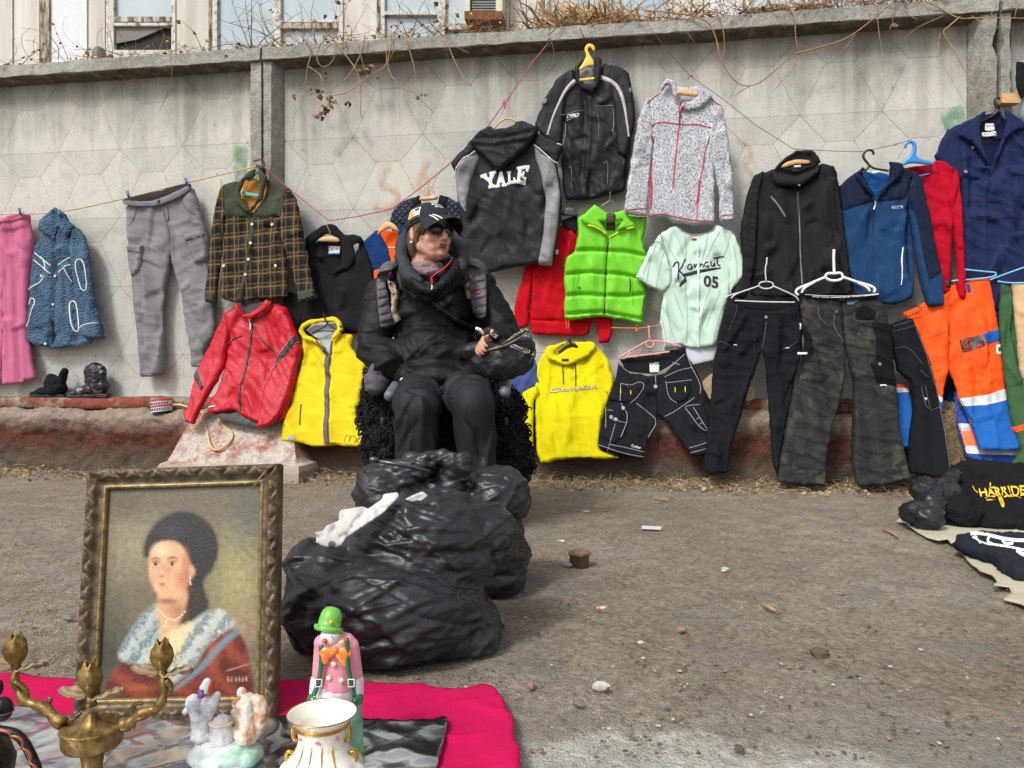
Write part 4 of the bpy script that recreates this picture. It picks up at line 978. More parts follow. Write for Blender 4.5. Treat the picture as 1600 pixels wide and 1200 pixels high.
# red hoodie behind the lime gilet
rh = cloth('scarlet_sweatshirt',S(180,16,30),var=.14,grain=.12)
g = Garment('hoodie','scarlet hoodie half hidden behind the lime gilet','hoodie',.065,(880,530),CL)
g.panel('body',cr(B3,[(150,462),(240,400),(290,300),(330,210),(375,205),(440,250),(520,400),(540,800),(522,880),(485,900),(160,890),(148,800),(165,600)]),rh,T=.045,R=16,folds=drape(131,.9) + [('l',cr(B3,[(160,800),(360,808),(540,812)]),2,-.012)])
g.panel('sleeve',cr(B3,[(122,472),(162,455),(168,560),(152,700),(146,835),(80,864),(50,760),(66,680),(100,560)]),rh,T=.045,R=12,o=.012,folds=wrinkle(132,.6,100))
g.panel('sleeve',cr(B3,[(552,700),(640,700),(666,805),(669,870),(645,944),(585,946),(578,880),(556,800)]),rh,T=.045,R=10,o=.012,folds=wrinkle(133,.6,80))
g.panel('neck_lining',cr(B3,[(345,186),(445,150),(460,200),(452,262),(400,240),(360,216)]),blk,T=.01,R=3,o=.03)
mb = MB(); g.patch(mb,cr(B3,[(300,366),(335,364),(330,394),(298,392)]),.003); mb.build('chest_label',M_LABEL,g.root)
g.trim('drawstring',rh,[(cr(B3,[(400,262),(408,320),(400,372)]),2)],h=.005); g.trim('ink_print',M_BLACKZ,[(cr(B3,[(330,412),(348,430),(342,470),(362,498),(350,480),(366,420),(332,416)]),1.4),(cr(B3,[(372,360),(420,366),(374,384),(416,390)]),.7)],h=.001)
M_DKG = plain('dark_green_plastic',S(44,58,54),.4); mb = MB(); v,f = solid_px(cr(B3,[(338,146),(366,108),(384,94),(430,98),(448,128),(456,154),(400,150)]),.115,.012,3,1,.003); mb.add(v,f); mb.tube(hline(.115,cr(B3,[(384,96),(380,76),(362,50),(356,20),(352,8)])),.002,5)
tag(mb.build('clothes_hanger',M_DKG),'dark green hanger above the scarlet hoodie','hanger','clothes hangers')

# lime down gilet
lm = shiny('lime_nylon',S(108,194,38),.5,.35,.07,.4,60,bd=.003)
sm = crl(B3,[(440,372),(540,366),(632,372),(750,376),(872,402)],[(372,522),(480,506),(625,510),(740,520),(850,548),(890,560)],[(364,652),(470,642),(620,650),(760,652),(880,640)],[(365,768),(470,760),(600,752),(740,778),(860,800)])
dwn = [('l',s_,2.6,-.026) for s_ in sm] + [('n',.010,16,80,1.6,141),('r',.007,9,70,2.4,142),('n',.004,5,60,2,143),('l',cr(B3,[(636,300),(618,780)]),2.4,-.02)]
g = Garment('gilet','lime green padded down gilet','gilet',.13,(945,500),CL)
g.panel('lining',cr(B3,[(545,120),(640,150),(745,125),(780,200),(650,290),(540,210)]),lm,T=.008,R=4,o=.0)
g.panel('body',cr(B3,[(450,165),(500,135),(545,110),(580,210),(640,285),(700,235),(760,150),(820,152),(885,155),(880,190),(860,300),(868,360),(892,402),(850,500),(882,620),(872,730),(852,830),(760,802),(600,778),(520,782),(400,802),(365,786),(370,650),(365,520),(375,412),(430,370),(452,280)]),lm,T=.065,R=16,folds=dwn)
g.panel('collar',cr(B3,[(500,212),(470,180),(560,89),(600,120),(650,152),(744,124),(770,160),(815,232),(740,240),(690,255),(735,186),(680,196),(610,196),(590,196),(640,278),(570,232)]),lm,T=.03,R=5,o=.055,folds=[('r',.006,6,60,2,144)])
yz = plain('yellow_zip',S(206,210,40),.5); g.trim('zip',M_BLACKZ,[(cr(B3,[(642,318),(632,420),(625,520),(618,770)]),1.6)],h=.004); g.trim('zip_pull',M_BLACKZ,[(cr(B3,[(640,318),(636,366)]),2.4)],h=.006)
g.trim('neck_piping',yz,[(cr(B3,[(498,216),(570,232),(640,282)]),2),(cr(B3,[(812,232),(740,246),(650,290)]),2)],h=.006)
g.trim('pocket_zip',M_BLACKZ,[(cr(B3,[(778,545),(780,600),(776,628)]),2.0)],h=.004); g.trim('pocket_seam',plain('lime_seam',S(88,170,24),.6),[(cr(B3,[(462,512),(450,570),(420,682)]),1),(cr(B3,[(432,512),(418,660)]),.9),(cr(B3,[(790,545),(798,710)]),1.1)],h=.002); g.trim('side_zip',M_BLACKZ,[(cr(B3,[(868,652),(856,745)]),1.8)],h=.003)
mb = MB(); g.patch(mb,cr(B3,[(632,152),(687,150),(684,241),(630,238)]),.004,thick=.002); lab = mb.build('neck_label',M_BLACKZ,g.root); g.trim('label_print',plain('amber_print',S(190,120,40),.7),texts=[('WCH',cr(B3,[(642,182),(680,182),(678,192),(640,192)]),dict(h=.006)),('TRUE OUT',cr(B3,[(638,210),(682,210),(680,220),(638,220)]),dict(h=.006)),('DOWN',cr(B3,[(638,224),(682,224),(680,234),(638,234)]),dict(h=.006))],parent=lab)
M_ORP = plain('orange_cord',S(224,104,40),.6)
g.trim('drawcord',M_ORP,[(cr(B3,[(372,790),(384,830),(380,852),(400,850),(392,800)]),1.3)],h=.012); g.trim('drawcord',M_ORP,[(cr(B3,[(806,168),(840,180),(846,192),(836,172),(850,165)]),1.4)],h=.012)
g.button(*cr(B3,[(499,143)])[0],2.6,M_BLACKZ,'cord_lock'); g.button(*cr(B3,[(461,602)])[0],1.8,M_BLACKZ)
mb = MB(); mb.tube(hline(.16,cr(B3,[(818,826),(820,858)])),.002,5); mb.ell(W(*cr(B3,[(820,866)])[0],.16),.009); mb.build('hem_toggle',M_ORP,g.root)
hanger('thin wire hanger standing out of the lime gilet',.15,M_STEEL,[cr(B3,[(655,-5),(650,40),(656,50),(640,60),(590,92)]),cr(B3,[(656,50),(680,66),(720,84)])],.0016)

# mint baseball shirt
mi_ = cloth('mint_jersey',S(188,212,198),var=.05,grain=.06,rough=.7); mst = plain('pinstripe_grey',S(150,170,164),.8); ink = plain('navy_ink',S(32,30,44),.7)
g = Garment('baseball_shirt','mint green pinstriped baseball shirt with dark script and a number','shirt',.175,(1088,545),CL)
mf = [('n',.013,24,78,4,152),('r',.006,17,70,3.4,153),('r',.004,9,60,2,154)]
g.panel('shirt_tail',cr(B3,[(1105,960),(1330,930),(1315,1000),(1298,1052),(1165,1080),(1130,1030)]),cloth('pale_shirt_inside',S(196,204,214),var=.06,grain=.06),T=.014,R=5,o=-.02); g.panel('shirt_tail',cr(B3,[(985,960),(1090,940),(1060,975),(992,1002)]),mi_,T=.012,R=4,o=-.015)
g.panel('body',cr(B3,[(968,262),(1060,210),(1110,250),(1190,268),(1290,250),(1310,200),(1420,250),(1432,330),(1410,500),(1398,640),(1372,720),(1342,850),(1316,952),(1252,978),(1180,974),(1100,955),(1060,962),(992,985),(965,800),(976,700),(992,620),(1030,560),(1020,450),(985,340)]),mi_,T=.04,R=16,folds=mf)
g.panel('sleeve',cr(B3,[(970,262),(900,350),(850,462),(811,536),(900,592),(985,627),(1032,570),(1030,480),(1002,380)]),mi_,T=.035,R=11,o=.018,folds=mf); g.panel('sleeve',cr(B3,[(1418,250),(1460,350),(1507,520),(1470,552),(1425,598),(1400,640),(1396,520),(1402,400)]),mi_,T=.035,R=9,o=.018,folds=mf)
ps = [[(1045,228),(1090,330),(1120,420)],[(985,280),(1040,380),(1075,450)],[(1120,258),(1128,400),(1118,720)],[(1262,268),(1240,380),(1215,470)],[(1335,255),(1290,330),(1262,410)],[(1400,270),(1380,360),(1360,400)],[(1050,620),(1075,700),(1110,790)],[(1000,700),(1030,850),(1060,945)],[(1275,600),(1235,710),(1215,860)],[(1340,610),(1290,740),(1250,850)],[(1130,640),(1136,800),(1130,950)],[(1385,640),(1330,780),(1290,960)],[(940,330),(900,440),(880,560)],[(990,380),(960,480),(940,600)],[(905,400),(860,520)],[(1455,370),(1475,460),(1470,530)],[(975,780),(1000,900),(1010,980)],[(1420,350),(1440,450),(1440,560)]]
g.trim('pinstripes',mst,[(cr(B3,p),1.1) for p in ps],h=.0012); g.trim('placket',cloth('mint_placket',S(198,224,210),var=.04,grain=.05),[(cr(B3,[(1200,320),(1205,520),(1200,740),(1205,970)]),4)],h=.003)
scr = [[(1045,470),(1060,440),(1082,440),(1078,490),(1076,552)],[(1122,420),(1100,470),(1080,500)],[(1080,496),(1100,510),(1125,545)],[(1162,455),(1142,452),(1134,478),(1150,492),(1160,470),(1164,455),(1164,488)],[(1178,450),(1178,486),(1184,462),(1200,448)],[(1212,444),(1212,480),(1218,456),(1230,444),(1236,476)],[(1264,440),(1246,440),(1242,466),(1256,474),(1266,450),(1268,474)],[(1282,434),(1280,462),(1296,468),(1304,432),(1308,466)],[(1324,405),(1322,450),(1330,462),(1342,455)],[(1298,416),(1330,406),(1364,408)]]
g.trim('script_lettering',ink,[(cr(B3,p),2.3) for p in scr] + [(cr(B3,[(1108,524),(1150,512),(1250,490),(1345,474)]),[5,6,4.5,2]),(cr(B3,[(1086,592),(1100,572),(1124,550)]),[3,6,6])],h=.003)
g.trim('number',ink,texts=[('05',cr(B3,[(1236,522),(1330,530),(1328,606),(1232,592)]),dict(h=.004,bold=.025))])
g.trim('collar_edge',mst,[(cr(B3,[(1062,212),(1110,256),(1190,272),(1290,254),(1312,204)]),1.5),(cr(B3,[(895,352),(950,300),(1000,380),(1030,480)]),1.0),(cr(B3,[(814,532),(900,586),(984,620)]),1.0)],h=.003); g.trim('neck_label',rz,patches=[cr(B3,[(1160,290),(1192,290),(1192,299),(1160,298)])],h=.002)
for x,y in cr(B3,[(1202,400),(1202,620),(1200,740),(1202,866)]): g.button(x,y,1.6,mi_)

# yellow hoodie
yh = cloth('acid_yellow_sweatshirt',S(204,192,16),var=.10,grain=.10)
g = Garment('hoodie','acid yellow hoodie with thin script across the chest, just right of the seated person','hoodie',[(530,.10),(600,.19),(650,.275),(730,.37)],(885,720),CL)
g.panel('body',cr(B4,[(190,310),(262,190),(400,165),(560,175),(630,200),(702,275),(742,400),(736,480),(702,600),(660,760),(640,900),(645,950),(800,1016),(650,1022),(555,1010),(400,1020),(285,1042),(212,1052),(180,960),(172,700),(165,520),(178,380)]),yh,T=.045,R=18,folds=[('n',.013,28,86,5,162),('r',.006,20,82,4,163),('r',.005,14,10,2,164)])
g.panel('sleeve',cr(B4,[(85,532),(130,505),(190,480),(200,530),(162,600),(158,800),(155,992),(102,862),(60,792),(78,650)]),yh,T=.035,R=9,o=.025,folds=wrinkle(165,.6,100)); g.panel('sleeve',cr(B4,[(690,280),(742,400),(748,480),(720,560),(680,520),(670,400)]),yh,T=.035,R=8,o=.015,folds=wrinkle(166,.7,70))
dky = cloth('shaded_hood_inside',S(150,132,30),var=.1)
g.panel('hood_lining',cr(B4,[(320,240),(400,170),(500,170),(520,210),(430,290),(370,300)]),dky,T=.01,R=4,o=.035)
g.panel('hood',cr(B4,[(240,232),(285,195),(400,160),(610,165),(624,205),(560,262),(470,312),(420,332),(368,330),(300,300),(262,280)]),yh,T=.03,R=7,o=.04,folds=[('r',.009,9,20,2.5,167),('l',cr(B4,[(330,250),(400,190),(460,180)]),4,-.03)])
g.trim('drawstring',M_BLACKZ,[(cr(B4,[(373,332),(378,400),(380,465)]),1.8)],h=.005); g.trim('drawstring',M_BLACKZ,[(cr(B4,[(466,318),(470,400),(470,488)]),1.8)],h=.005); mb = MB(); g.patch(mb,cr(B4,[(372,286),(420,286),(420,300),(370,300)]),.006); mb.build('neck_label',M_BLACKZ,g.root)
g.trim('script_lettering',M_BLACKZ,texts=[('Champion',cr(B4,[(280,500),(632,472),(634,514),(276,548)]),dict(h=.0035,shear=.35,bold=.02))]); g.trim('script_highlight',M_WHITE,texts=[('Champion',cr(B4,[(283,502),(632,475),(632,510),(280,543)]),dict(h=.005,shear=.35,bold=-.012))])
hanger('flat black hanger in the hood of the acid yellow hoodie',.165,M_BPL,[cr(B4,[(345,240),(400,190),(440,170),(480,200)]),cr(B4,[(430,180),(422,140),(408,125)])],.009)

# black work shorts
bs_ = cloth('black_canvas',S(28,28,33),var=.2,grain=.2); stc = plain('white_stitching',S(150,152,160),.8)
g = Garment('work_shorts','black canvas work shorts with white stitching and tool pockets on a pink hanger','shorts',[(540,.17),(620,.24),(740,.42)],(1030,715),CL)
sw = [('n',.012,24,60,2,172),('r',.008,15,40,2.2,173),('r',.005,9,-30,2,174)]
g.panel('waist_lining',cr(B4,[(784,288),(900,278),(1100,248),(1272,194),(1285,260),(1180,330),(1060,400),(900,390),(840,370)]),cloth('black_lining',S(26,26,30),var=.1),T=.008,R=4,o=-.008)
g.panel('leg',cr(B4,[(784,300),(830,360),(900,395),(1000,410),(1060,405),(1066,480),(1070,620),(1072,700),(1050,765),(1000,862),(972,950),(966,1032),(850,1012),(633,942),(640,840),(680,680),(720,530),(765,420)]),bs_,T=.045,R=16,folds=sw)
g.panel('leg',cr(B4,[(1050,410),(1120,390),(1200,320),(1278,245),(1350,360),(1442,560),(1482,720),(1507,950),(1440,985),(1330,1002),(1290,962),(1220,862),(1120,722),(1070,690),(1060,560)]),bs_,T=.045,R=16,folds=sw)
g.panel('tool_pocket',cr(B4,[(800,460),(870,480),(945,450),(985,480),(930,560),(870,612),(700,590),(740,520)]),bs_,ride=True,T=.014,R=5,folds=wrinkle(175,.4)); g.panel('tool_pocket',cr(B4,[(1140,460),(1300,440),(1320,520),(1280,590),(1210,612),(1160,580)]),bs_,ride=True,T=.014,R=5,folds=wrinkle(176,.4))
g.panel('cargo_pocket',cr(B4,[(690,640),(800,610),(860,710),(830,850),(740,915),(665,850),(668,760)]),bs_,ride=True,T=.014,R=5); g.panel('cargo_pocket',cr(B4,[(1270,630),(1400,600),(1480,800),(1400,820)]),bs_,ride=True,T=.010,R=4)
sts = [[(785,320),(830,365),(880,395)],[(860,385),(960,395),(1052,400),(1180,330),(1270,250)],[(1052,400),(1058,465)],[(800,465),(870,482),(940,450),(980,480),(920,570),(868,612)],[(845,470),(850,490)],[(800,470),(795,590)],[(1138,462),(1320,440)],[(1130,450),(1150,570),(1212,612)],[(915,610),(990,670),(1075,740),(1000,862)],[(1120,710),(1200,670),(1340,570)],[(1275,635),(1310,625),(1380,620)],[(1270,640),(1400,820),(1480,795)],[(1330,640),(1430,800)],[(1350,725),(1380,715)],[(1370,765),(1395,755)],[(690,640),(690,790)],[(800,610),(862,710),(800,860)],[(760,760),(700,970)],[(740,730),(840,755)],[(640,918),(850,985),(968,1005)],[(1300,940),(1420,905),(1500,870)],[(1310,975),(1430,945),(1504,915)],[(1290,260),(1310,330),(1390,480),(1380,540)],[(700,660),(745,665)],[(1180,310),(1230,330)],[(1120,420),(1220,370),(1320,350)],[(720,910),(840,935),(970,970)]]
g.trim('stitching',stc,[(cr(B4,p),1.0) for p in sts],h=.0012)
for x,y in cr(B4,[(818,648),(731,714),(764,731),(1055,490)]): g.button(x,y,3.0,plain('snap',S(190,190,190),.35,.6),'snap_button')
mb = MB(); g.patch(mb,cr(B4,[(1012,328),(1082,328),(1082,386),(1012,386)]),.008); mb.build('waist_label',M_LABEL,g.root); g.trim('lettering',M_WHITE,texts=[('Crafter',cr(B4,[(880,910),(948,930),(946,946),(878,930)]),dict(h=.004,bold=.01)),('Crafter',cr(B4,[(1010,318),(1080,306),(1080,320),(1010,332)]),dict(h=.005))])
g.trim('yellow_bartacks',yz,[(cr(B4,[(798,505),(800,540)]),1.3),(cr(B4,[(872,515),(874,545)]),1.3),(cr(B4,[(1197,495),(1199,532)]),1.3),(cr(B4,[(1270,488),(1272,530)]),1.3)],h=.003)
M_PINK = plain('pink_plastic',S(216,142,142),.4)
hanger('pink plastic hanger above the work shorts',.21,M_PINK,[cr(B4,[(1005,42),(1012,145)]),cr(B4,[(1012,148),(985,165),(985,190),(1012,206),(1045,190),(1045,165),(1015,150)]),cr(B4,[(990,158),(880,220),(776,284),(780,296)]),cr(B4,[(1040,152),(1140,165),(1245,195)]),cr(B4,[(830,276),(1000,255),(1160,234)]),cr(B4,[(860,235),(880,245),(830,276)]),cr(B4,[(1180,180),(1205,196)])],.0055)
# black softshell jacket
ss = cloth('black_softshell',S(32,32,34),var=.14,grain=.14,rough=.75)
g = Garment('softshell_jacket','plain black softshell jacket with grey front zip on a wooden hanger','jacket',.18,(1240,465),CL)
g.panel('lining',cr(B6,[(300,260),(330,230),(440,190),(560,215),(600,300),(560,370),(450,430),(320,400),(280,330)]),blk_in,T=.008,R=4)
sf = [('n',.013,30,86,5,182),('r',.006,22,78,3.5,183),('n',.004,9,70,3,184)]
g.panel('body',cr(B6,[(300,270),(330,390),(445,405),(560,340),(592,232),(690,250),(712,330),(722,450),(735,600),(770,900),(795,1090),(600,1115),(300,1110),(140,1100),(150,900),(170,700),(165,400),(170,310)]),ss,T=.045,R=20,folds=sf)
g.panel('sleeve',cr(B6,[(225,285),(160,315),(118,420),(72,650),(72,760),(84,860),(60,1000),(15,1105),(90,1130),(130,1060),(165,900),(178,700),(190,460)]),ss,T=.05,R=15,o=.012,folds=[('n',.012,24,95,3,185),('r',.011,12,15,2,186)]); g.panel('sleeve',cr(B6,[(680,250),(705,300),(722,440),(745,640),(785,950),(800,1085),(745,1100),(712,800),(690,520)]),ss,T=.045,R=10,o=.012,folds=sf)
g.panel('collar',cr(B6,[(310,250),(370,195),(432,163),(528,160),(565,195),(592,240),(560,262),(525,200),(440,185),(360,235),(330,270),(440,290),(560,240),(585,260),(560,320),(455,395),(300,392),(268,345),(290,290)]),ss,T=.035,R=7,o=.045,folds=[('n',.01,9,20,2,187),('l',cr(B6,[(300,300),(420,330),(560,270)]),5,-.022)])
g.trim('zip',zz_,[(cr(B6,[(448,425),(456,600),(464,820),(474,1030)]),2.2)]); g.trim('chest_zip',zz_,[(cr(B6,[(266,456),(310,510),(358,592)]),2.6)]); g.trim('zip_pull',M_BLACKZ,[(cr(B6,[(444,430),(448,580)]),3.6)],h=.004); g.button(*cr(B6,[(444,393)])[0],1.6,plain('brass_dot',S(160,130,70),.4,.7),'snap'); mb = MB(); g.patch(mb,cr(B6,[(412,262),(455,262),(455,274),(412,274)]),.045); mb.build('neck_label',M_LABEL,g.root)
mb = MB(); v,f = solid_px(cr(B6,[(334,260),(368,226),(440,207),(528,214),(530,236),(440,238),(346,264)]),.225,.012,3,1,.003); mb.add(v,f); mb.tube(hline(.22,cr(B6,[(432,215),(430,180),(424,150),(434,130),(442,140)])),.002,5)
tag(mb.build('clothes_hanger',M_WOOD),'wooden hanger in the collar of the plain black softshell','hanger','clothes hangers')

# two-tone blue fleece
bl = cloth('mid_blue_fleece',S(32,62,100),var=.14,grain=.22); nv = cloth('navy_fleece',S(27,35,56),var=.14,grain=.22); bli = cloth('bright_blue_inside',S(28,78,140),var=.1)
g = Garment('fleece_jacket','two-tone blue fleece with navy shoulders on a black hanger','jacket',.165,(1400,485),CL)
g.panel('lining',cr(B6,[(830,300),(900,290),(1042,300),(1050,370),(990,430),(945,480),(870,370)]),bli,T=.008,R=4)
g.panel('body',cr(B6,[(720,385),(790,320),(860,275),(880,360),(945,475),(985,425),(1045,350),(1060,240),(1115,240),(1200,290),(1245,340),(1220,520),(1195,700),(1205,850),(1218,1000),(1205,1120),(1100,1162),(960,1150),(850,1140),(790,1000),(770,800),(740,560),(722,450)]),bl,T=.045,R=18,folds=[('n',.014,26,80,4,192),('r',.006,18,60,3,193),('l',cr(B6,[(1180,540),(1170,700),(1200,1000)]),6,-.03),('l',cr(B6,[(945,600),(900,800),(960,1000)]),10,-.012)])
g.panel('sleeve',cr(B6,[(1195,290),(1245,340),(1270,430),(1292,540),(1340,800),(1382,960),(1397,1170),(1290,1182),(1250,1050),(1212,850),(1178,620),(1160,480)]),bl,T=.05,R=14,o=.03,folds=[('n',.010,20,80,3,194),('r',.006,12,40,2,195)])
g.panel('yoke',cr(B6,[(720,385),(790,320),(862,275),(885,360),(950,482),(870,508),(735,548),(722,450)]),nv,ride=True,T=.008,R=5); g.panel('yoke',cr(B6,[(1060,242),(1115,240),(1200,290),(1172,400),(1140,476),(960,490),(985,430),(1045,355)]),nv,ride=True,T=.008,R=5)
g.panel('sleeve_panel',cr(B6,[(1165,420),(1205,300),(1255,370),(1290,540),(1335,790),(1370,955),(1284,1012),(1245,850),(1215,640),(1150,485)]),nv,ride=True,T=.006,R=4)
g.panel('collar',cr(B6,[(858,272),(880,285),(840,320),(890,370),(948,478),(880,420),(810,330)]),nv,T=.02,R=4,o=.045); g.panel('collar',cr(B6,[(1030,235),(1110,240),(1130,280),(1080,360),(1010,410),(960,470),(975,430),(1042,360),(1052,290)]),nv,T=.022,R=5,o=.045)
g.trim('zip',M_BLACKZ,[(cr(B6,[(950,490),(942,640),(934,870)]),1.3)]); g.trim('zip_pull',M_WHITE,[(cr(B6,[(952,486),(956,505),(944,540)]),2.2)],h=.005); g.trim('pocket_zip',M_WHITE,[(cr(B6,[(1131,790),(1122,870),(1130,950),(1120,1035)]),[1.8,2.8,1.4,1.2])],h=.004)
g.trim('lettering',M_WHITE,texts=[('REGATTA',cr(B6,[(1057,520),(1130,515),(1130,530),(1056,534)]),dict(h=.005,bold=.02)),('great outdoors',cr(B6,[(1057,535),(1128,531),(1128,537),(1056,540)]),dict(h=.005))]); mb = MB(); g.patch(mb,cr(B6,[(905,310),(935,300),(970,298),(965,312),(930,318)]),.05); mb.build('neck_label',M_LABEL,g.root)
hanger('black plastic hanger with a thick hook in the two-tone blue fleece',.205,M_BPL,[dict(p=cr(B6,[(944,175),(950,156),(925,143),(895,150),(877,178),(884,205),(906,228),(920,248),(905,270),(870,300)]),r=.007),dict(p=cr(B6,[(906,228),(935,262),(980,272),(1045,282)]),r=.006),dict(p=cr(B6,[(878,384),(960,362),(1040,346)]),r=.0025)],.006)

# red jumper
rs = cloth('crimson_knit',S(172,14,40),var=.12,grain=.14)
g = Garment('jumper','crimson V-neck jumper with a small black hem tag on a blue hanger','jumper',.14,(1470,490),CL)
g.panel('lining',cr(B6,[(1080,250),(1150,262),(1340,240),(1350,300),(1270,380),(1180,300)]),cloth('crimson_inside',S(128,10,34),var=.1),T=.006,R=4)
g.panel('body',cr(B6,[(1180,300),(1265,375),(1320,300),(1350,212),(1432,222),(1480,270),(1500,400),(1470,600),(1455,900),(1456,1092),(1392,1092),(1370,950),(1300,560),(1220,400)]),rs,T=.035,R=14,folds=drape(202,.9)); g.panel('sleeve',cr(B6,[(1430,240),(1500,290),(1522,500),(1537,800),(1547,1110),(1530,1137),(1480,1112),(1490,900),(1472,700),(1456,585),(1440,450)]),rs,T=.04,R=11,o=.015,folds=drape(203,.8))
mb = MB(); g.patch(mb,cr(B6,[(1413,1010),(1452,1008),(1450,1046),(1410,1048)]),.004); mb.build('hem_tag',M_BLACKZ,g.root)
M_BLUE = plain('sky_blue_plastic',S(44,130,196),.35); mb = MB(); v,f = solid_px(cr(B6,[(1100,258),(1150,215),(1185,180),(1205,140),(1205,105),(1185,98),(1165,115),(1162,138),(1150,130),(1152,105),(1175,85),(1210,83),(1228,105),(1230,140),(1222,180),(1250,205),(1345,226),(1345,248),(1240,232),(1180,232),(1115,262)]),.185,.010,2.6,1,.003); mb.add(v,f); v,f = solid_px(cr(B6,[(1235,315),(1315,297),(1315,305),(1240,322)]),.17,.008,2.6,0); mb.add(v,f)
tag(mb.build('clothes_hanger',M_BLUE),'sky blue plastic hanger above the crimson jumper','hanger','clothes hangers')

# navy boiler suit
nb = cloth('navy_drill',S(33,43,78),var=.18,grain=.25)
g = Garment('boiler_suit','navy boiler suit hanging by the right edge, with chest pockets and open collar','boiler suit',.118,(1540,470),CL)
g.panel('lining',cr(B7,[(600,110),(745,95),(800,190),(700,390),(640,400),(590,250)]),cloth('dark_navy_inside',S(24,32,60),var=.1),T=.008,R=4)
nf = [('n',.014,28,84,4,212),('r',.008,18,30,2,213),('r',.005,10,70,2.5,214)]
g.panel('body',cr(B7,[(430,200),(520,150),(600,120),(600,250),(655,405),(690,400),(760,260),(790,130),(873,170),(980,215),(1000,600),(1000,1200),(700,1230),(530,1200),(520,900),(520,600),(505,430),(440,330)]),nb,T=.045,R=20,folds=nf + [('l',cr(B7,[(660,400),(640,700),(650,1000)]),3,.012)])
g.panel('sleeve',cr(B7,[(440,190),(395,260),(365,350),(400,420),(470,440),(520,500),(520,350),(480,220)]),nb,T=.04,R=11,o=.012,folds=wrinkle(215,.7,80))
g.panel('trouser_leg',[(1505,470),(1600,470),(1640,480),(1640,640),(1560,660),(1520,640),(1480,650),(1472,640),(1490,560)],nb,T=.04,R=14,folds=nf)
g.panel('collar',cr(B7,[(612,112),(640,97),(608,150),(602,240),(658,412),(600,320),(560,272),(478,236),(540,180)]),nb,T=.018,R=4,o=.045); g.panel('collar',cr(B7,[(745,94),(800,125),(873,180),(790,216),(742,262),(700,360),(668,412),(735,245),(755,160)]),nb,T=.018,R=4,o=.045)
for q in ([(506,415),(622,415),(626,472),(506,464)],[(786,398),(900,392),(900,460),(785,456)]): g.panel('pocket_flap',cr(B7,q),nb,ride=True,T=.008,R=3)
g.trim('seams',plain('dark_navy_seam',S(22,28,54),.9),[(cr(B7,[(520,604),(700,598),(900,600)]),1.4),(cr(B7,[(520,692),(610,704),(700,700),(900,690)]),1.6),(cr(B7,[(640,430),(640,720)]),1.2),(cr(B7,[(700,420),(698,600)]),1)],h=.001)
mb = MB(); g.patch(mb,cr(B7,[(646,162),(694,162),(692,205),(644,204)]),.012); g.patch(mb,cr(B7,[(626,214),(705,210),(703,238),(626,238)]),.0125); lab = mb.build('neck_labels',M_LABEL,g.root); g.trim('label_print',plain('label_ink_blue',S(60,62,90),.8),texts=[('DICKO',cr(B7,[(650,172),(690,172),(690,182),(650,182)]),dict(h=.016)),('100 COTTON',cr(B7,[(632,219),(700,216),(700,226),(632,228)]),dict(h=.016))],parent=lab)
g.button(*cr(B7,[(530,439)])[0],2.6,M_STEEL,'snap_button'); g.button(*cr(B7,[(576,297)])[0],2.2,plain('brass_snap',S(196,164,90),.35,.8),'snap_button')
hanger('dark hanger of the navy boiler suit, hooked beside a wood block',.13,M_BPL,[dict(p=cr(B7,[(740,15),(715,5),(703,30),(715,60),(725,80),(700,115),(610,150)]),r=.007),dict(p=cr(B7,[(725,80),(745,100),(748,130)]),r=.006),dict(p=cr(B7,[(600,240),(740,242)]),r=.004)],.006)
mb = MB(); v,f = solid_px([(1562,149),(1591,147),(1592,160),(1590,163),(1562,163)],.13,.05,3,0); mb.add(v,f); tag(mb.build('wood_block',M_WOOD,smooth=False),'small brown wood block wedged into the fence joint at the right','wood block')

# jacket edge at far right
g = Garment('jacket','dark jacket with a pale blue edge, mostly cut off by the upper right edge','jacket',.16,(1600,190),CL)
g.panel('body',[(1592,96),(1606,92),(1660,110),(1660,200),(1604,198),(1594,182),(1600,150),(1589,128)],cloth('slate_blue_cloth',S(120,140,150),var=.15),T=.03,R=7); g.panel('lapel',[(1586,98),(1597,100),(1600,128),(1596,158),(1586,134)],blk,T=.02,R=5,o=.02)

# black trousers on pale hanger
tb = cloth('black_twill',S(22,25,29),var=.22,grain=.16)
g = Garment('trousers','plain black trousers with one leg trailing on the ground, on a thin pale grey hanger','trousers',[(455,.21),(600,.28),(745,.46)],(1150,738),CL)
tw = [('n',.013,24,80,4,222),('r',.007,18,10,2.4,223),('r',.005,10,60,2,224)]
g.panel('waist_lining',cr(B5,[(165,272),(320,284),(490,278),(492,300),(330,335),(180,305)]),blk_in,T=.006,R=3,o=-.01)
g.panel('leg',cr(B5,[(162,280),(230,315),(320,330),(322,420),(312,500),(290,570),(245,700),(202,850),(152,1000),(146,1102),(60,1112),(28,1090),(42,980),(60,820),(76,600),(110,430),(138,310)]),tb,T=.045,R=14,folds=tw)
g.panel('leg',cr(B5,[(315,332),(400,320),(490,285),(505,400),(502,520),(472,620),(442,790),(402,1000),(386,1122),(360,1050),(350,900),(340,750),(328,600),(306,480)]),tb,T=.045,R=14,folds=tw)
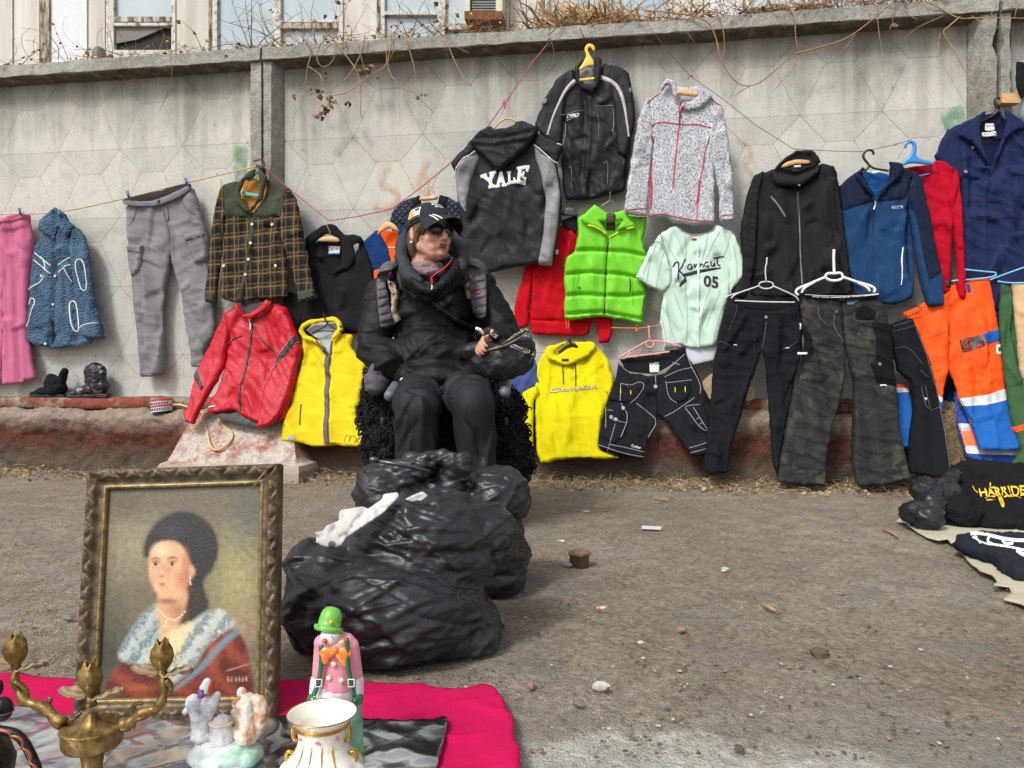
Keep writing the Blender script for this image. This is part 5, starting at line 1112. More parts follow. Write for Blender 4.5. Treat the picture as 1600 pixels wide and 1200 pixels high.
g.button(*cr(B5,[(328,357)])[0],2.6,M_STEEL,'fly_button'); g.trim('seams',plain('faded_seam',S(70,72,76),.9),[(cr(B5,[(100,470),(150,490),(170,500)]),1),(cr(B5,[(330,380),(318,460),(308,510)]),1.2),(cr(B5,[(405,510),(440,500),(475,470)]),1),(cr(B5,[(185,300),(180,340),(150,420)]),.9)],h=.001); mb = MB(); g.patch(mb,cr(B5,[(172,486),(190,488),(188,493),(172,491)]),.003); g.patch(mb,cr(B5,[(420,503),(440,500),(440,505),(420,508)]),.003); mb.build('pocket_tag',M_LABEL,g.root); mb = MB(); g.patch(mb,cr(B5,[(487,385),(494,388),(492,418),(486,418)]),.003); mb.build('side_tag',M_LABEL,g.root)
M_PALE = plain('pale_grey_plastic',S(200,204,206),.35)
hanger('thin pale grey hanger of the plain black trousers',.245,M_PALE,[cr(B5,[(338,70),(332,66),(333,100),(326,110),(326,150),(330,182)]),cr(B5,[(330,184),(300,188),(290,206),(318,220),(345,218),(368,208),(360,188),(332,184)]),cr(B5,[(292,206),(220,232),(135,255),(134,272)]),cr(B5,[(250,220),(180,245),(160,266)]),cr(B5,[(368,208),(430,235),(478,258),(487,280)]),cr(B5,[(180,276),(330,283),(468,284)])],.004)

# camouflage trousers
t = NT('dark_camouflage'); n = t.noise(5.5,3,.5,dist=1.4); n2 = t.noise(7,3,.5,vec=t.map((1,1,1.7),rot=(0,0,2)),dist=1.4)
c = t.ramp(n,[(.42,S(32,34,34)),(.47,S(43,45,42)),(.58,S(58,57,50))],'CONSTANT'); c = t.mix(t.ramp(n2,[(.56,0.0),(.58,1.0)]),c,S(28,29,31)); c = t.mix(1,c,t.ramp(t.noise(330,2),[(.3,.82),(.7,1.18)]),'MULTIPLY'); t.bump(t.noise(60,3),.3,.003); cam_ = t.set(c,.8,spec=.25)
g = Garment('camouflage_trousers','dark camouflage trousers with black thigh panels on a white hanger','trousers',[(455,.25),(600,.33),(760,.50)],(1320,757),CL)
cw = [('n',.014,26,75,3,232),('r',.011,16,20,2.4,233),('r',.006,9,-40,2,234)]
g.panel('leg',cr(B5,[(500,250),(600,262),(690,268),(700,400),(705,480),(712,560),(712,620),(692,730),(652,870),(622,1020),(616,1166),(500,1162),(384,1150),(402,1010),(432,850),(462,690),(500,560),(520,450),(495,330)]),cam_,T=.05,R=16,folds=cw)
g.panel('leg',cr(B5,[(680,268),(780,262),(862,250),(897,300),(932,420),(942,600),(962,760),(972,900),(1002,1040),(1027,1132),(900,1162),(770,1167),(740,1050),(745,850),(752,690),(722,560),(700,480)]),cam_,T=.05,R=16,folds=cw)
kb = cloth('black_ripstop',S(20,20,22),var=.15)
g.panel('thigh_panel',cr(B5,[(830,380),(930,392),(942,600),(955,688),(855,672),(820,580),(846,560),(850,470)]),kb,ride=True,T=.008,R=4); g.panel('thigh_panel',cr(B5,[(498,400),(540,440),(555,530),(500,580),(482,640),(470,700),(500,560),(518,470)]),kb,ride=True,T=.006,R=3); g.panel('pocket_bag',cr(B5,[(748,320),(800,300),(850,330),(840,372),(760,376)]),kb,ride=True,T=.006,R=3)
g.panel('waistband',cr(B5,[(498,244),(600,252),(720,256),(862,244),(866,264),(720,274),(600,270),(502,262)]),kb,T=.012,R=3,o=.045); g.trim('lettering',M_WHITE,texts=[('BLUE WEAR',cr(B5,[(542,256),(622,262),(622,269),(542,264)]),dict(h=.004)),('BLUE WEAR',cr(B5,[(686,260),(776,254),(776,262),(686,268)]),dict(h=.004))]); g.trim('waist_lines',M_WHITE,[(cr(B5,[(628,266),(682,265)]),1.2),(cr(B5,[(782,259),(855,251)]),1.2),(cr(B5,[(506,252),(620,259),(740,259),(858,247)]),.8)],h=.003)
g.button(*cr(B5,[(659,333)])[0],2.4,plain('bronze_button',S(110,96,70),.4,.6),'fly_button'); g.button(*cr(B5,[(866,583)])[0],2.6,M_STEEL,'snap_button'); mb = MB(); g.patch(mb,cr(B5,[(480,524),(520,526),(518,538),(478,536)]),.004); mb.build('side_tag',M_LABEL,g.root); mb = MB(); g.patch(mb,cr(B5,[(870,680),(900,678),(902,690),(890,684),(872,688)]),.004); mb.build('knee_tag',M_LABEL,g.root); mb = MB(); g.patch(mb,cr(B5,[(712,276),(774,274),(740,298),(714,298)]),.004); mb.build('size_label',plain('blue_label',S(84,110,136),.8),g.root)
g.trim('seams',plain('grey_stitch',S(92,90,84),.9),[(cr(B5,[(650,340),(645,400),(690,470)]),1),(cr(B5,[(750,376),(840,376)]),1),(cr(B5,[(575,310),(570,350),(620,400)]),1)],h=.001)
M_WPL = plain('white_plastic',S(232,232,230),.3)
hanger('white plastic hanger with thick arms above the camouflage trousers',.29,M_WPL,[cr(B5,[(656,30),(654,70),(657,146)]),cr(B5,[(657,146),(622,144),(610,164),(640,182),(685,178),(702,164),(690,140),(657,146)]),cr(B5,[(612,164),(540,195),(478,218),(470,240),(486,250)]),cr(B5,[(560,188),(510,215),(500,240)]),cr(B5,[(702,164),(770,188),(845,208),(856,228),(846,236)]),cr(B5,[(770,190),(818,212),(828,232)])],.0075)

# black work trousers
g = Garment('work_trousers','black work trousers with knee pockets, just right of the camouflage pair','trousers',[(490,.19),(620,.28),(750,.47)],(1450,745),CL)
g.panel('leg',cr(B8,[(165,352),(285,320),(312,380),(350,480),(382,560),(422,760),(452,900),(477,1060),(492,1130),(400,1152),(270,1132),(262,1060),(275,900),(292,800),(272,650),(210,600),(175,450)]),tb,T=.05,R=16,folds=[('n',.014,24,85,5,242),('r',.006,16,30,2.4,243)])
for q in ([(322,680),(400,660),(425,780),(350,812)],[(300,600),(345,590),(372,640),(330,650)]): g.panel('knee_pocket',cr(B8,q),kb,ride=True,T=.008,R=3)
g.trim('stitching',plain('dull_stitch',S(84,84,88),.9),[(cr(B8,[(180,365),(290,335)]),.8),(cr(B8,[(180,395),(300,362)]),.8),(cr(B8,[(322,682),(352,812),(424,782)]),.9),(cr(B8,[(342,676),(370,806)]),.8),(cr(B8,[(318,596),(362,632)]),1),(cr(B8,[(300,380),(372,560),(440,880),(470,1120)]),1.2),(cr(B8,[(190,480),(250,470),(330,560)]),.8)],h=.001)
mb = MB(); g.patch(mb,cr(B8,[(338,738),(350,736),(352,748),(340,750)]),.003); mb.build('pocket_tag',M_LABEL,g.root)
hanger('thin black wire hanger of the black work trousers',.22,M_BPL,[cr(B8,[(135,262),(320,262),(336,272),(330,288),(250,320),(160,360)])],.0028)

# hi-vis trousers, two pairs
og = shiny('orange_hivis_cloth',S(226,80,22),.7,.25,.06,.25,40,bd=.003); bu = shiny('bright_blue_twill',S(28,88,164),.75,.25,.08,.25,40,bd=.003); si = plain('silver_tape',S(186,190,194),.4,.1,var=.08)
dbl = shiny('deep_blue_twill',S(34,70,150),.75,.25,.08,.25,40,bd=.003)
g = Garment('hivis_trousers','blue trousers with silver and orange bands, behind the orange pair','trousers',[(600,.18),(740,.37)],(1540,728),CL)
hw_ = [('n',.010,24,85,4,252),('r',.005,16,20,2,253)]
g.panel('leg',cr(B8,[(505,700),(560,700),(610,820),(680,960),(850,1000),(830,1085),(760,1102),(640,1082),(568,1042),(530,920),(512,830)]),dbl,T=.04,R=13,folds=hw_); g.panel('leg',cr(B8,[(205,660),(262,680),(290,780),(285,900),(265,1006),(225,990),(200,900),(206,760)]),bu,T=.04,R=12,folds=hw_)
for q,m_ in (([(520,872),(586,872),(598,908),(532,912)],si),([(532,912),(598,908),(626,988),(556,988)],plain('neon_orange_tape',S(252,112,60),.6)),([(556,988),(626,985),(700,1008),(850,1008),(838,1036),(720,1034),(565,1028)],si)): g.panel('band',cr(B8,q),m_,ride=True,T=.003,R=2)
g.panel('band',cr(B8,[(203,682),(262,690),(272,708),(204,712)]),si,ride=True,T=.003,R=2); g.panel('band',cr(B8,[(203,664),(250,672),(262,690),(203,682)]),og,ride=True,T=.003,R=2)
g = Garment('hivis_trousers','bright orange trousers with blue lower legs and a wide silver band','trousers',[(430,.135),(600,.26),(720,.42)],(1530,705),CL)
hv = [('n',.011,24,85,4,262),('r',.007,15,15,2.2,263),('r',.005,9,60,2,264)]
g.panel('leg',cr(B8,[(240,300),(330,250),(470,190),(478,300),(472,400),(476,590),(450,680),(438,800),(425,820),(412,710),(362,520),(332,430)]),og,T=.04,R=13,folds=hv)
g.panel('leg',cr(B8,[(460,200),(490,150),(580,130),(686,113),(702,190),(732,350),(747,480),(772,692),(778,750),(802,850),(847,1006),(740,1016),(640,1010),(592,870),(550,780),(530,742),(500,640),(474,592),(468,400)]),og,T=.042,R=15,folds=hv)
g.panel('lower_leg',cr(B8,[(550,780),(660,768),(777,744),(803,850),(848,1007),(740,1017),(638,1011),(592,872)]),bu,ride=True,T=.006,R=3); g.panel('band',cr(B8,[(528,742),(640,728),(771,690),(778,746),(660,776),(550,782)]),si,ride=True,T=.004,R=2); g.panel('band',cr(B8,[(414,724),(440,740),(440,764),(424,758)]),si,ride=True,T=.004,R=2); g.panel('lower_leg',cr(B8,[(424,758),(442,764),(442,810),(430,822)]),bu,ride=True,T=.003,R=2)
g.panel('pocket_strap',cr(B8,[(636,408),(736,379),(743,440),(655,462)]),bu,ride=True,T=.006,R=2); g.panel('belt_loop',cr(B8,[(562,148),(578,142),(588,188),(574,195)]),dbl,ride=True,T=.008,R=2); pt = g.panel('badge',cr(B8,[(524,440),(630,410),(652,470),(545,506)]),M_BLACKZ,ride=True,T=.003,R=1.5)
rp = plain('red_embroidery',S(214,40,36),.7); g.trim('badge_emblem',rp,[(cr(B8,[(538,446),(582,432),(586,460),(568,484),(545,472),(538,446)]),1.1),(cr(B8,[(568,440),(556,462),(572,458),(562,480)]),1.1)],texts=[('R',cr(B8,[(612,460),(632,455),(636,474),(616,480)]),dict(h=.004,bold=.02)),('JAUN tecH',cr(B8,[(552,490),(612,474),(614,482),(554,499)]),dict(h=.004))],parent=pt,h=.002)
lb = g.panel('tag',cr(B8,[(718,462),(746,459),(750,508),(721,512)]),M_LABEL,ride=True,T=.003,R=1.5); g.trim('tag_letter',ink,texts=[('R',cr(B8,[(727,476),(746,474),(748,496),(729,498)]),dict(h=.003,bold=.04))],parent=lb)
g.trim('seams',plain('dark_orange_seam',S(196,60,10),.8),[(cr(B8,[(470,200),(472,360),(468,420),(478,590)]),1.2),(cr(B8,[(660,460),(690,560),(685,640)]),1.1),(cr(B8,[(340,430),(420,410),(465,380)]),.9),(cr(B8,[(672,155),(690,250)]),1)],h=.001)
M_LBL = plain('pale_blue_plastic',S(120,188,214),.35)
hanger('pale blue tubular hanger of the orange trousers',.16,M_LBL,[cr(B8,[(490,130),(600,122),(690,112),(725,100),(722,86),(690,84),(555,70)])],.0048)

# green and beige at the right edge
gg = cloth('bottle_green_twill',S(58,88,58),var=.16,grain=.15)
g = Garment('hivis_trousers','bottle green trousers with an orange stripe, cut off by the right edge','trousers',[(440,.17),(740,.44)],(1590,728),CL)
g.panel('leg',cr(B8,[(750,145),(800,165),(900,170),(980,700),(980,1100),(880,1110),(808,1086),(852,1022),(832,940),(802,850),(772,650),(752,480),(742,330)]),gg,T=.045,R=14,folds=[('n',.013,22,82,4,272),('r',.006,14,40,2,273),('l',cr(B8,[(800,170),(815,430),(860,680)]),3,-.025)]); g.panel('stripe',cr(B8,[(804,894),(900,858),(900,888),(820,919)]),og,ride=True,T=.003,R=2)
g = Garment('trousers','beige trousers at the very right edge over the bottle green pair','trousers',[(440,.22),(640,.34)],(1600,600),CL)
g.panel('leg',cr(B8,[(808,148),(900,132),(1000,140),(1000,700),(872,690),(850,600),(835,440),(820,280)]),cloth('beige_twill',S(190,162,126),var=.12),T=.035,R=11,folds=drape(281))
hanger('pale blue tubular hanger of the bottle green trousers',.24,M_LBL,[cr(B8,[(690,124),(780,90),(900,48)]),cr(B8,[(730,132),(800,142),(900,138)])],.0045)

# blue cloth glimpsed beside the chair
g = Garment('denim_garment','faded blue denim garment glimpsed between the seated person and the yellow hoodie','denim',[(560,.14),(720,.30)],(815,690),CL)
g.panel('body',[(796,570),(836,560),(846,600),(840,660),(825,700),(806,690),(792,640)],cloth('blue_denim',S(62,76,124),var=.2),T=.04,R=10,folds=wrinkle(291,.8))
# ------------------------------------------------------------------ the building behind the fence
YB = 4.2     # metres behind the fence face
def WB(px,py,d=0.0):
    xp = (np.asarray(px,float) - 800) / F; Y = (D0 + (YB - d) * NRM) / (1 - MW * xp); return np.stack([xp * Y,Y + 0 * xp,CAMH - (np.asarray(py,float) - 600) / F * Y],-1)
bld = thing('building','white-panelled building with weathered window frames behind the fence','building',WB(600,600))
def bbox(name,x0,y0,x1,y1,mat,d0,d1,parent=bld,bev=0):
    """a box on the facade: image extents, from depth d0 to d1 metres before the facade plane"""
    mb = MB(); q = []
    for d in (d1,d0):
        ul,ur,lr,ll = [WB(x,y,(d0 + d1) / 2) for x,y in ((x0,y0),(x1,y0),(x1,y1),(x0,y1))]
        q += [p + WN * (d - (d0 + d1) / 2) for p in (ll,lr,ur,ul)]
    mb.hexa(q); return mb.build(name,mat,parent,False)
t = NT('painted_facade_panel'); st = t.noise(1,5,.6,vec=t.map((5,5,.5))); c = t.ramp(st,[(.3,S(176,171,162)),(.55,S(198,194,186)),(.75,S(208,205,200))]); c = t.mix(t.ramp(t.noise(3,5),[(.5,0.0),(.75,.35)]),c,S(176,168,154)); M_FAC = t.set(c,.8,spec=.2)
M_FACW = plain('white_facade_panel',S(206,209,212),.7,var=.05); t = NT('weathered_frame'); c = t.ramp(t.noise(11,6,.7,vec=t.map((1,1,.25))),[(.4,S(74,64,54)),(.5,S(150,140,126)),(.62,S(196,192,184))]); M_WFR = t.set(c,.85,spec=.15)
M_FRW = t = NT('peeling_white_frame'); c = t.ramp(t.noise(14,6,.7),[(.36,S(110,98,84)),(.46,S(190,186,178)),(.7,S(206,203,198))]); M_FRW = t.set(c,.8,spec=.2)
t = NT('window_pane'); c = t.ramp(t.noise(1.2,3),[(.3,S(150,166,174)),(.7,S(172,184,190))]); M_PANE = t.set(c,.18,spec=.6)
M_DARKROOM = plain('dark_interior',S(38,36,34),.9); M_DSTRIP = plain('dark_joint',S(88,76,64),.9)
bbox('wall',-700,-500,2400,700,M_FAC,-.3,-.06)
def pan(x0,x1,m=M_FAC): bbox('facade_panel',x0,-500,x1,600,m,-.058,0)
for x0,x1,m in ((-300,22,M_FAC),(25,64,M_FAC),(82,138,M_FACW),(141,166,M_FAC),(276,328,M_FAC),(537,590,M_FAC),(797,846,M_FAC),(1050,1098,M_FAC),(1100,1160,M_FACW),(1420,1480,M_FAC)): pan(x0,x1,m)
bbox('joint_strip',66,-500,80,500,M_WFR,-.05,.03); bbox('joint_strip',328,-500,334,500,M_WFR,-.05,.02); bbox('joint_strip',590,-500,596,500,M_WFR,-.05,.02); bbox('joint_strip',787,-500,796,500,M_WFR,-.05,.02); bbox('joint_strip',846,-500,852,500,M_WFR,-.05,.02)
def window(x0,x1,cols,bars,panes):
    w = bbox('window',x0,-200,x1,330,M_DARKROOM,-.055,-.045)
    for a,b in cols: bbox('frame',a,-200,b,330,M_FRW,-.044,.02,w)
    for a,b,y0,y1,m in bars: bbox('crossbar',a,y0,b,y1,m,-.044,.03,w)
    for a,b,y0,y1 in panes: bbox('pane',a,y0,b,y1,M_PANE,-.044,-.03,w)
window(168,276,[(168,180),(270,276)],[(180,270,28,36,M_WFR),(180,270,37.5,42,M_FRW),(180,270,80,100,M_FRW)],[(180,270,-200,28),(180,270,100,330)])
window(334,537,[(334,341),(428,440),(530,537)],[(440,530,33,37,M_FRW),(440,530,38,46,M_WFR)],[(341,428,-200,330),(440,530,-200,33),(440,530,46,330)])
window(596,787,[(596,602),(684,697)],[(602,684,20,25,M_FRW),(697,787,39,48,M_WFR)],[(602,684,-200,20),(602,684,25,330),(697,732,-200,39),(697,787,49,330)])
window(852,1050,[(852,858),(945,955),(1044,1050)],[(858,945,30,36,M_FRW)],[(858,945,-200,30),(858,945,36,330),(955,1044,-200,330)])
window(1165,1420,[(1165,1172),(1280,1292)],[(1172,1280,8,14,M_WFR)],[(1172,1280,-200,8),(1172,1280,14,330),(1292,1420,-200,330)])
mb = MB(); q = [WB(x,y,-.02) for x,y in ((182,41),(262,42),(215,62),(182,68))]; mb.hexa([p + WN * .01 for p in q[::-1]] + [p - WN * .01 for p in q[::-1]]); mb.build('torn_blind',plain('grey_blind',S(120,118,110),.9),bld,False)
# air conditioner
ac = thing('air_conditioner','old cream window air conditioner with a rusty base on the building','air conditioner',WB(760,40,.2))
bbox('casing',731,-60,738,30,plain('cream_casing',S(196,188,160),.6),-.03,.26,ac); bbox('casing',778,-60,788,30,plain('cream_casing2',S(196,188,160),.6),-.03,.26,ac); bbox('rusty_base',730,27,788,40,plain('rust',S(112,72,46),.95,var=.4),-.03,.28,ac)
bbox('grille_back',738,-60,778,27,plain('grille_dark',S(70,72,76),.7),-.02,.20,ac)
mb = MB()
for k in range(20):
    y = 25 - k * 4; q = []
    for d in (.235,.205): q += [WB(x,yy,.22) + WN * (d - .22) for x,yy in ((738,y),(778,y),(778,y - 1.8),(738,y - 1.8))]
    mb.hexa(q)
o = mb.build('louvre_grille',plain('grille_grey',S(128,130,132),.6),ac,False)
# a dark flue behind the wall top
fl = MB(); b_ = WB(155,90,1.2); fl.lathe([(.01,-1.6),(.075,-1.6),(.085,-.05),(.07,.05),(.05,.1),(.01,.12)],b_,18)
tag(fl.build('vent_pipe',plain('weathered_grey_metal',S(96,96,98),.6,.2)),'dark grey vent pipe between the white panel and the first window','vent pipe')

# ------------------------------------------------------------------ dry creeper on the coping
M_VINE = plain('dry_vine_bark',S(158,124,88),.85,var=.25,vs=40); M_VINE2 = plain('orange_brown_vine',S(150,108,70),.8,var=.25,vs=40); M_TWIG = plain('grey_brown_twig',S(112,96,80),.9,var=.3,vs=40)
M_DLEAF = plain('dry_leaf',S(118,86,58),.9,var=.35,vs=60); M_PLEAF = plain('pale_dry_leaf',S(190,156,108),.9,var=.25,vs=60)
def leaf(mb,p,s,m=0):
    a = Vector((random.uniform(-1,1),random.uniform(-1,1),random.uniform(-1,.3))).normalized(); b = a.orthogonal().normalized(); c = a.cross(b)
    p = Vector(p); k = random.uniform(.3,.6)
    mb.add([tuple(p),tuple(p + a * s * .5 + b * s * k + c * s * .18),tuple(p + a * s),tuple(p + a * s * .5 - b * s * k + c * s * .2),tuple(p + a * s * .55 - c * s * .08)],[(0,1,4),(1,2,4),(2,3,4),(3,0,4)],m)
def wander(p,d,n,step,curl,grav=0.0):
    pts = [Vector(p)]; d = Vector(d).normalized(); ax = Vector((random.gauss(0,1),random.gauss(0,1),random.gauss(0,1))).normalized()
    for i in range(n):
        d = (Matrix.Rotation(random.gauss(curl,curl * .8),3,ax) @ d + Vector((0,0,grav))).normalized(); ax = (ax + Vector((random.gauss(0,.3),random.gauss(0,.3),random.gauss(0,.3)))).normalized()
        pts.append(pts[-1] + d * step)
    return pts
def dens(px): return .85 + .5 * (px > 380) + .4 * (560 < px < 740) + 1.6 * (px > 850) - .9 * (px > 1420) - .35 * (740 < px < 850)
tw_ = MB()
def twig_at(px,up,ln,curl,r,m):
    u = uat(px,0); o = random.uniform(-.12,.13); base = Vector(WL(u,TOPZ + random.uniform(0,.02),o))
    d = Vector((random.gauss(0,.7),random.gauss(0,.3),up)); n = max(5,int(ln / .03)); pts = wander(base,d,n,.03,curl,-.02)
    pts = [Vector((p.x,p.y,max(p.z,TOPZ + .002) if abs((Vector(p) - base).dot(Vector(WN))) < .14 - o * 0 and True else p.z)) for p in pts]
    tw_.tube(pts,np.linspace(r,r * .35,len(pts)),4,m); return pts
lf = MB()
random.seed(11)
cnt = 0
while cnt < 900:
    px = random.uniform(-60,1480)
    if random.random() > dens(px) / 2.2: continue
    cnt += 1
    big = px > 860; up = random.choice([.1,.15,.3,.8]) * (1.1 if big else .8)
    pts = twig_at(px,up,random.uniform(.12,.42) * (1.15 if big else 1),random.uniform(.06,.26),random.uniform(.0012,.0034),random.choice([0,0,1,2]))
    for _ in range(random.choice([0,0,1,2])): leaf(lf,random.choice(pts),random.uniform(.015,.04),random.choice([0,0,1]))
tag(tw_.build('dry_twigs',[M_VINE,M_VINE2,M_TWIG],loc=WL(0,TOPZ,0)),kind='stuff');
for _ in range(900):     # a litter of leaves along the top
    px = random.uniform(-60,1480)
    if random.random() < dens(px) / 2.4: leaf(lf,WL(uat(px),TOPZ + abs(random.gauss(0,.025 if px < 860 else .05)),random.uniform(-.1,.12)),random.uniform(.012,.034),random.choice([0,0,1]))
tag(lf.build('dry_leaves',[M_DLEAF,M_PLEAF],loc=WL(0,TOPZ,.05),smooth=False),kind='stuff')
# broken reeds at 900-990
rd_ = MB(); random.seed(5)
for k in range(190):
    px = random.gauss(925,38); b = Vector(WL(uat(px),TOPZ,random.uniform(-.1,.06))); tip = b + Vector((random.gauss(-.03,.17),random.gauss(0,.06),random.uniform(.03,.24)))
    m_ = (b + tip) / 2 + Vector((random.gauss(0,.03),random.gauss(0,.03),.03)); w = random.uniform(.004,.011)
    t_ = Vector(WT) * w; rd_.add([tuple(b - t_),tuple(b + t_),tuple(m_ + t_),tuple(m_ - t_),tuple(tip),tuple(m_ + Vector((0,-.004,0)))],[(0,1,5),(1,2,5),(3,0,5),(2,4,5),(4,3,5)],random.choice([0,1,1]))
tag(rd_.build('dry_reeds',[M_DLEAF,M_PLEAF],loc=WL(uat(925),TOPZ,0),smooth=False),'tuft of broken brown reeds and dry leaves on the coping above the yellow hanger','dry plant')
# vines that hang down: every one a thing
def vine(label,lines,mat=M_VINE,leaves=(),off=.15,name='dry_vine'):
    mb = MB()
    for l in lines:
        r = .0042; o = off
        if isinstance(l,dict): r = l.get('r',r); o = l.get('o',off); l = l['p']
        p = resample(chaikin(l,3,.25,False),3,False); oo = o + .02 * noise3(np.concatenate([p / 30,p[:,:1] * 0],1),9); mb.tube(W(p[:,0],p[:,1],oo),np.linspace(r,r * .55,len(p)),5)
    root = tag(mb.build(name,mat),label,'dry vine','dry vines hanging over the fence')
    for (x,y,s) in leaves:
        lm_ = MB();
        for _ in range(3): leaf(lm_,W(x + random.uniform(-1.5,1.5),y + random.uniform(-2,2),off),s)
        lm_.build('leaf',M_DLEAF,root,False)
    return root
vine('long orange-brown vine looping across the bare concrete right of the grey fleece',[dict(p=cr(A3,[(760,60),(900,70),(1060,95),(1130,140),(1165,230),(1180,330),(1230,420),(1290,485),(1370,490),(1440,450),(1560,340),(1660,290)]),r=.0052),dict(p=cr(A4,[(300,305),(420,275),(560,235),(640,190),(740,110),(860,10),(880,-30)]),r=.005),dict(p=cr(A3,[(1160,60),(1200,160),(1210,260),(1195,350)]),r=.004),dict(p=cr(A4,[(640,195),(590,270),(500,355),(455,385)]),r=.0028),dict(p=cr(A4,[(318,300),(290,400),(215,470),(172,522)]),r=.0024),dict(p=cr(A3,[(1350,490),(1300,515),(1268,545)]),r=.003),dict(p=cr(A4,[(255,30),(300,90),(300,200),(315,290)]),r=.0045)],M_VINE2)
vine('tangle of pale vines with hanging brown leaves near the left end of the long panel',[cr(A2,[(230,180),(300,250),(315,310),(290,380),(285,480),(225,520),(222,545)]),cr(A2,[(450,160),(360,250),(340,340),(380,390),(440,350),(450,280),(440,240)]),cr(A2,[(420,200),(500,300),(560,380),(590,430),(595,560),(590,650),(608,672)]),cr(A2,[(620,200),(600,300),(540,420),(460,490),(400,500),(290,490)]),cr(A2,[(440,540),(520,530),(580,480),(640,430),(720,390),(745,360),(740,300),(750,200)]),cr(A2,[(580,240),(600,340),(625,420)]),cr(A2,[(300,380),(380,430),(370,500),(410,540),(420,580),(380,640),(330,665)]),dict(p=cr(A2,[(290,490),(260,580),(210,670)]),r=.002),dict(p=cr(A2,[(250,610),(282,675)]),r=.002)],M_VINE,
     [(*cr(A2,[q])[0],s) for q,s in (((226,545),.03),((306,524),.025),((364,530),.05),((402,430),.03),((418,545),.03),((422,582),.05),((400,610),.04),((384,635),.035),((366,660),.04),((330,660),.025),((528,580),.045),((630,380),.05),((600,396),.04),((690,438),.018))])
vine('forked pale vine hanging left of the pink cord',[cr(A2,[(765,190),(770,260),(740,370),(780,450),(840,510),(900,520),(930,560),(1000,628)]),cr(A2,[(850,220),(880,310),(905,400),(915,530),(930,550)]),dict(p=cr(A2,[(870,200),(840,235),(860,240)]),r=.003),dict(p=cr(A2,[(790,280),(750,350),(742,372)]),r=.002)],M_VINE,[(*cr(A2,[(930,545)])[0],.025),(*cr(A2,[(972,542)])[0],.02)])
vine('short pale vine hanging straight down between two vine tangles',[cr(A2,[(1090,250),(1120,330),(1170,430),(1222,488)]),dict(p=cr(A2,[(1040,190),(1090,245),(1210,300)]),r=.0022)],M_VINE)
vine('thin dark twig hanging over the left panel',[dict(p=[(266,84),(270,112),(262,145),(249,175)],r=.0022)],M_TWIG)
vine('pale vines draped over the coping at the right post',[cr(A4,[(1040,5),(1160,65),(1230,110),(1340,100),(1500,100),(1600,105)]),cr(A4,[(1235,95),(1180,145),(1130,180),(1190,260),(1250,380),(1320,485)]),dict(p=cr(A4,[(1125,190),(1105,270),(1130,320)]),r=.002),dict(p=cr(A4,[(1140,90),(1000,150),(925,210)]),r=.002),dict(p=cr(A4,[(760,-10),(770,150),(800,330)]),r=.0025),dict(p=cr(A4,[(890,10),(930,80),(1000,112)]),r=.0025),dict(p=cr(A4,[(1300,90),(1380,140),(1450,162),(1540,100)]),r=.002),dict(p=cr(A4,[(1570,0),(1545,100)]),r=.0025),dict(p=cr(A4,[(860,-30),(850,60),(856,120),(846,150)]),r=.003),dict(p=cr(A4,[(1480,-20),(1420,60),(1412,88)]),r=.003)],M_VINE,[(*cr(A4,[(846,145)])[0],.04),(*cr(A4,[(848,160)])[0],.04)])
# dead upright twigs standing above the coping
for k,(x,lab) in enumerate(((395,'bare upright twig over the first double window'),(450,'slanting bare branch crossing the second window'),(830,'bare twig bush beside the air conditioner'))):
    mb = MB(); random.seed(31 + k); b = Vector(WL(uat(x),TOPZ,.0))
    for j in range(5 if k != 1 else 3):
        d = Vector((random.gauss(.1,.5) if k != 1 else random.uniform(-1.2,.3),random.gauss(0,.2),1)); pts = wander(b,d,16,.03,.06); mb.tube(pts,np.linspace(.004,.001,len(pts)),5)
        for q in pts[5::4]:
            p2 = wander(q,Vector((random.gauss(0,1),random.gauss(0,.3),.6)),5,.025,.1); mb.tube(p2,np.linspace(.0018,.0008,len(p2)),4)
    tag(mb.build('dry_branch',M_TWIG),lab,'dry branch','dry branches on the fence')

# ------------------------------------------------------------------ cords and pegs
def cord(label,pts,r,mat,off=.15,cat='clothesline',name='clothesline',k=1,grp='clotheslines'):
    p = resample(chaikin(pts,k,.25,False) if k else np.array(pts,float),6,False); o = off if not isinstance(off,list) else np.interp(p[:,0],[a for a,_ in off],[b for _,b in off])
    mb = MB(); mb.tube(W(p[:,0],p[:,1],o),r,6); return tag(mb.build(name,mat),label,cat,grp)
M_ROPE = plain('tan_rope',S(204,166,118),.8); M_PINKC = plain('pink_cord',S(176,74,110),.7); M_WIRE = plain('dark_wire',S(66,62,60),.6); M_ORC = plain('orange_twine',S(214,140,50),.7)
cord('tan rope carrying the pink and grey trousers and the blue jacket',[(-60,333),(0,335),(60,334),(100,331),(200,309),(293,285),(345,273),(408,258)],.0042,M_ROPE,.125)
cord('loose knotted end of the tan rope beside the plaid collar',cr(A5,[(1245,-10),(1262,20),(1245,70),(1232,120)]),.0042,M_ROPE,.2,'rope end','rope_end')
cord('pink cord sagging past the black fleece and rising steeply to the coping',[(406,255),(440,285),(480,318),(514,345),(560,338),(613,326),(655,295),(700,258),(760,200),(800,145),(830,100),(858,66)],.0034,M_PINKC,.145,k=0)
cord('thin dark wire strung from the coping down to the softshell and fleece hangers',[(1012,38),(1045,82),(1080,120),(1130,155),(1180,195),(1240,233),(1300,236),(1345,237),(1400,226),(1425,218)],.0016,M_WIRE,.2,k=0)
cord('thin orange twine behind the lime gilet and the mint shirt',[(955,512),(1000,513),(1032,508),(1080,500)],.0028,M_ORC,.14,k=0)
cord('thin dark wire beside the plaid overshirt collar',[(412,262),(440,285),(470,318)],.0014,M_WIRE,.16,k=0)
mb = MB()
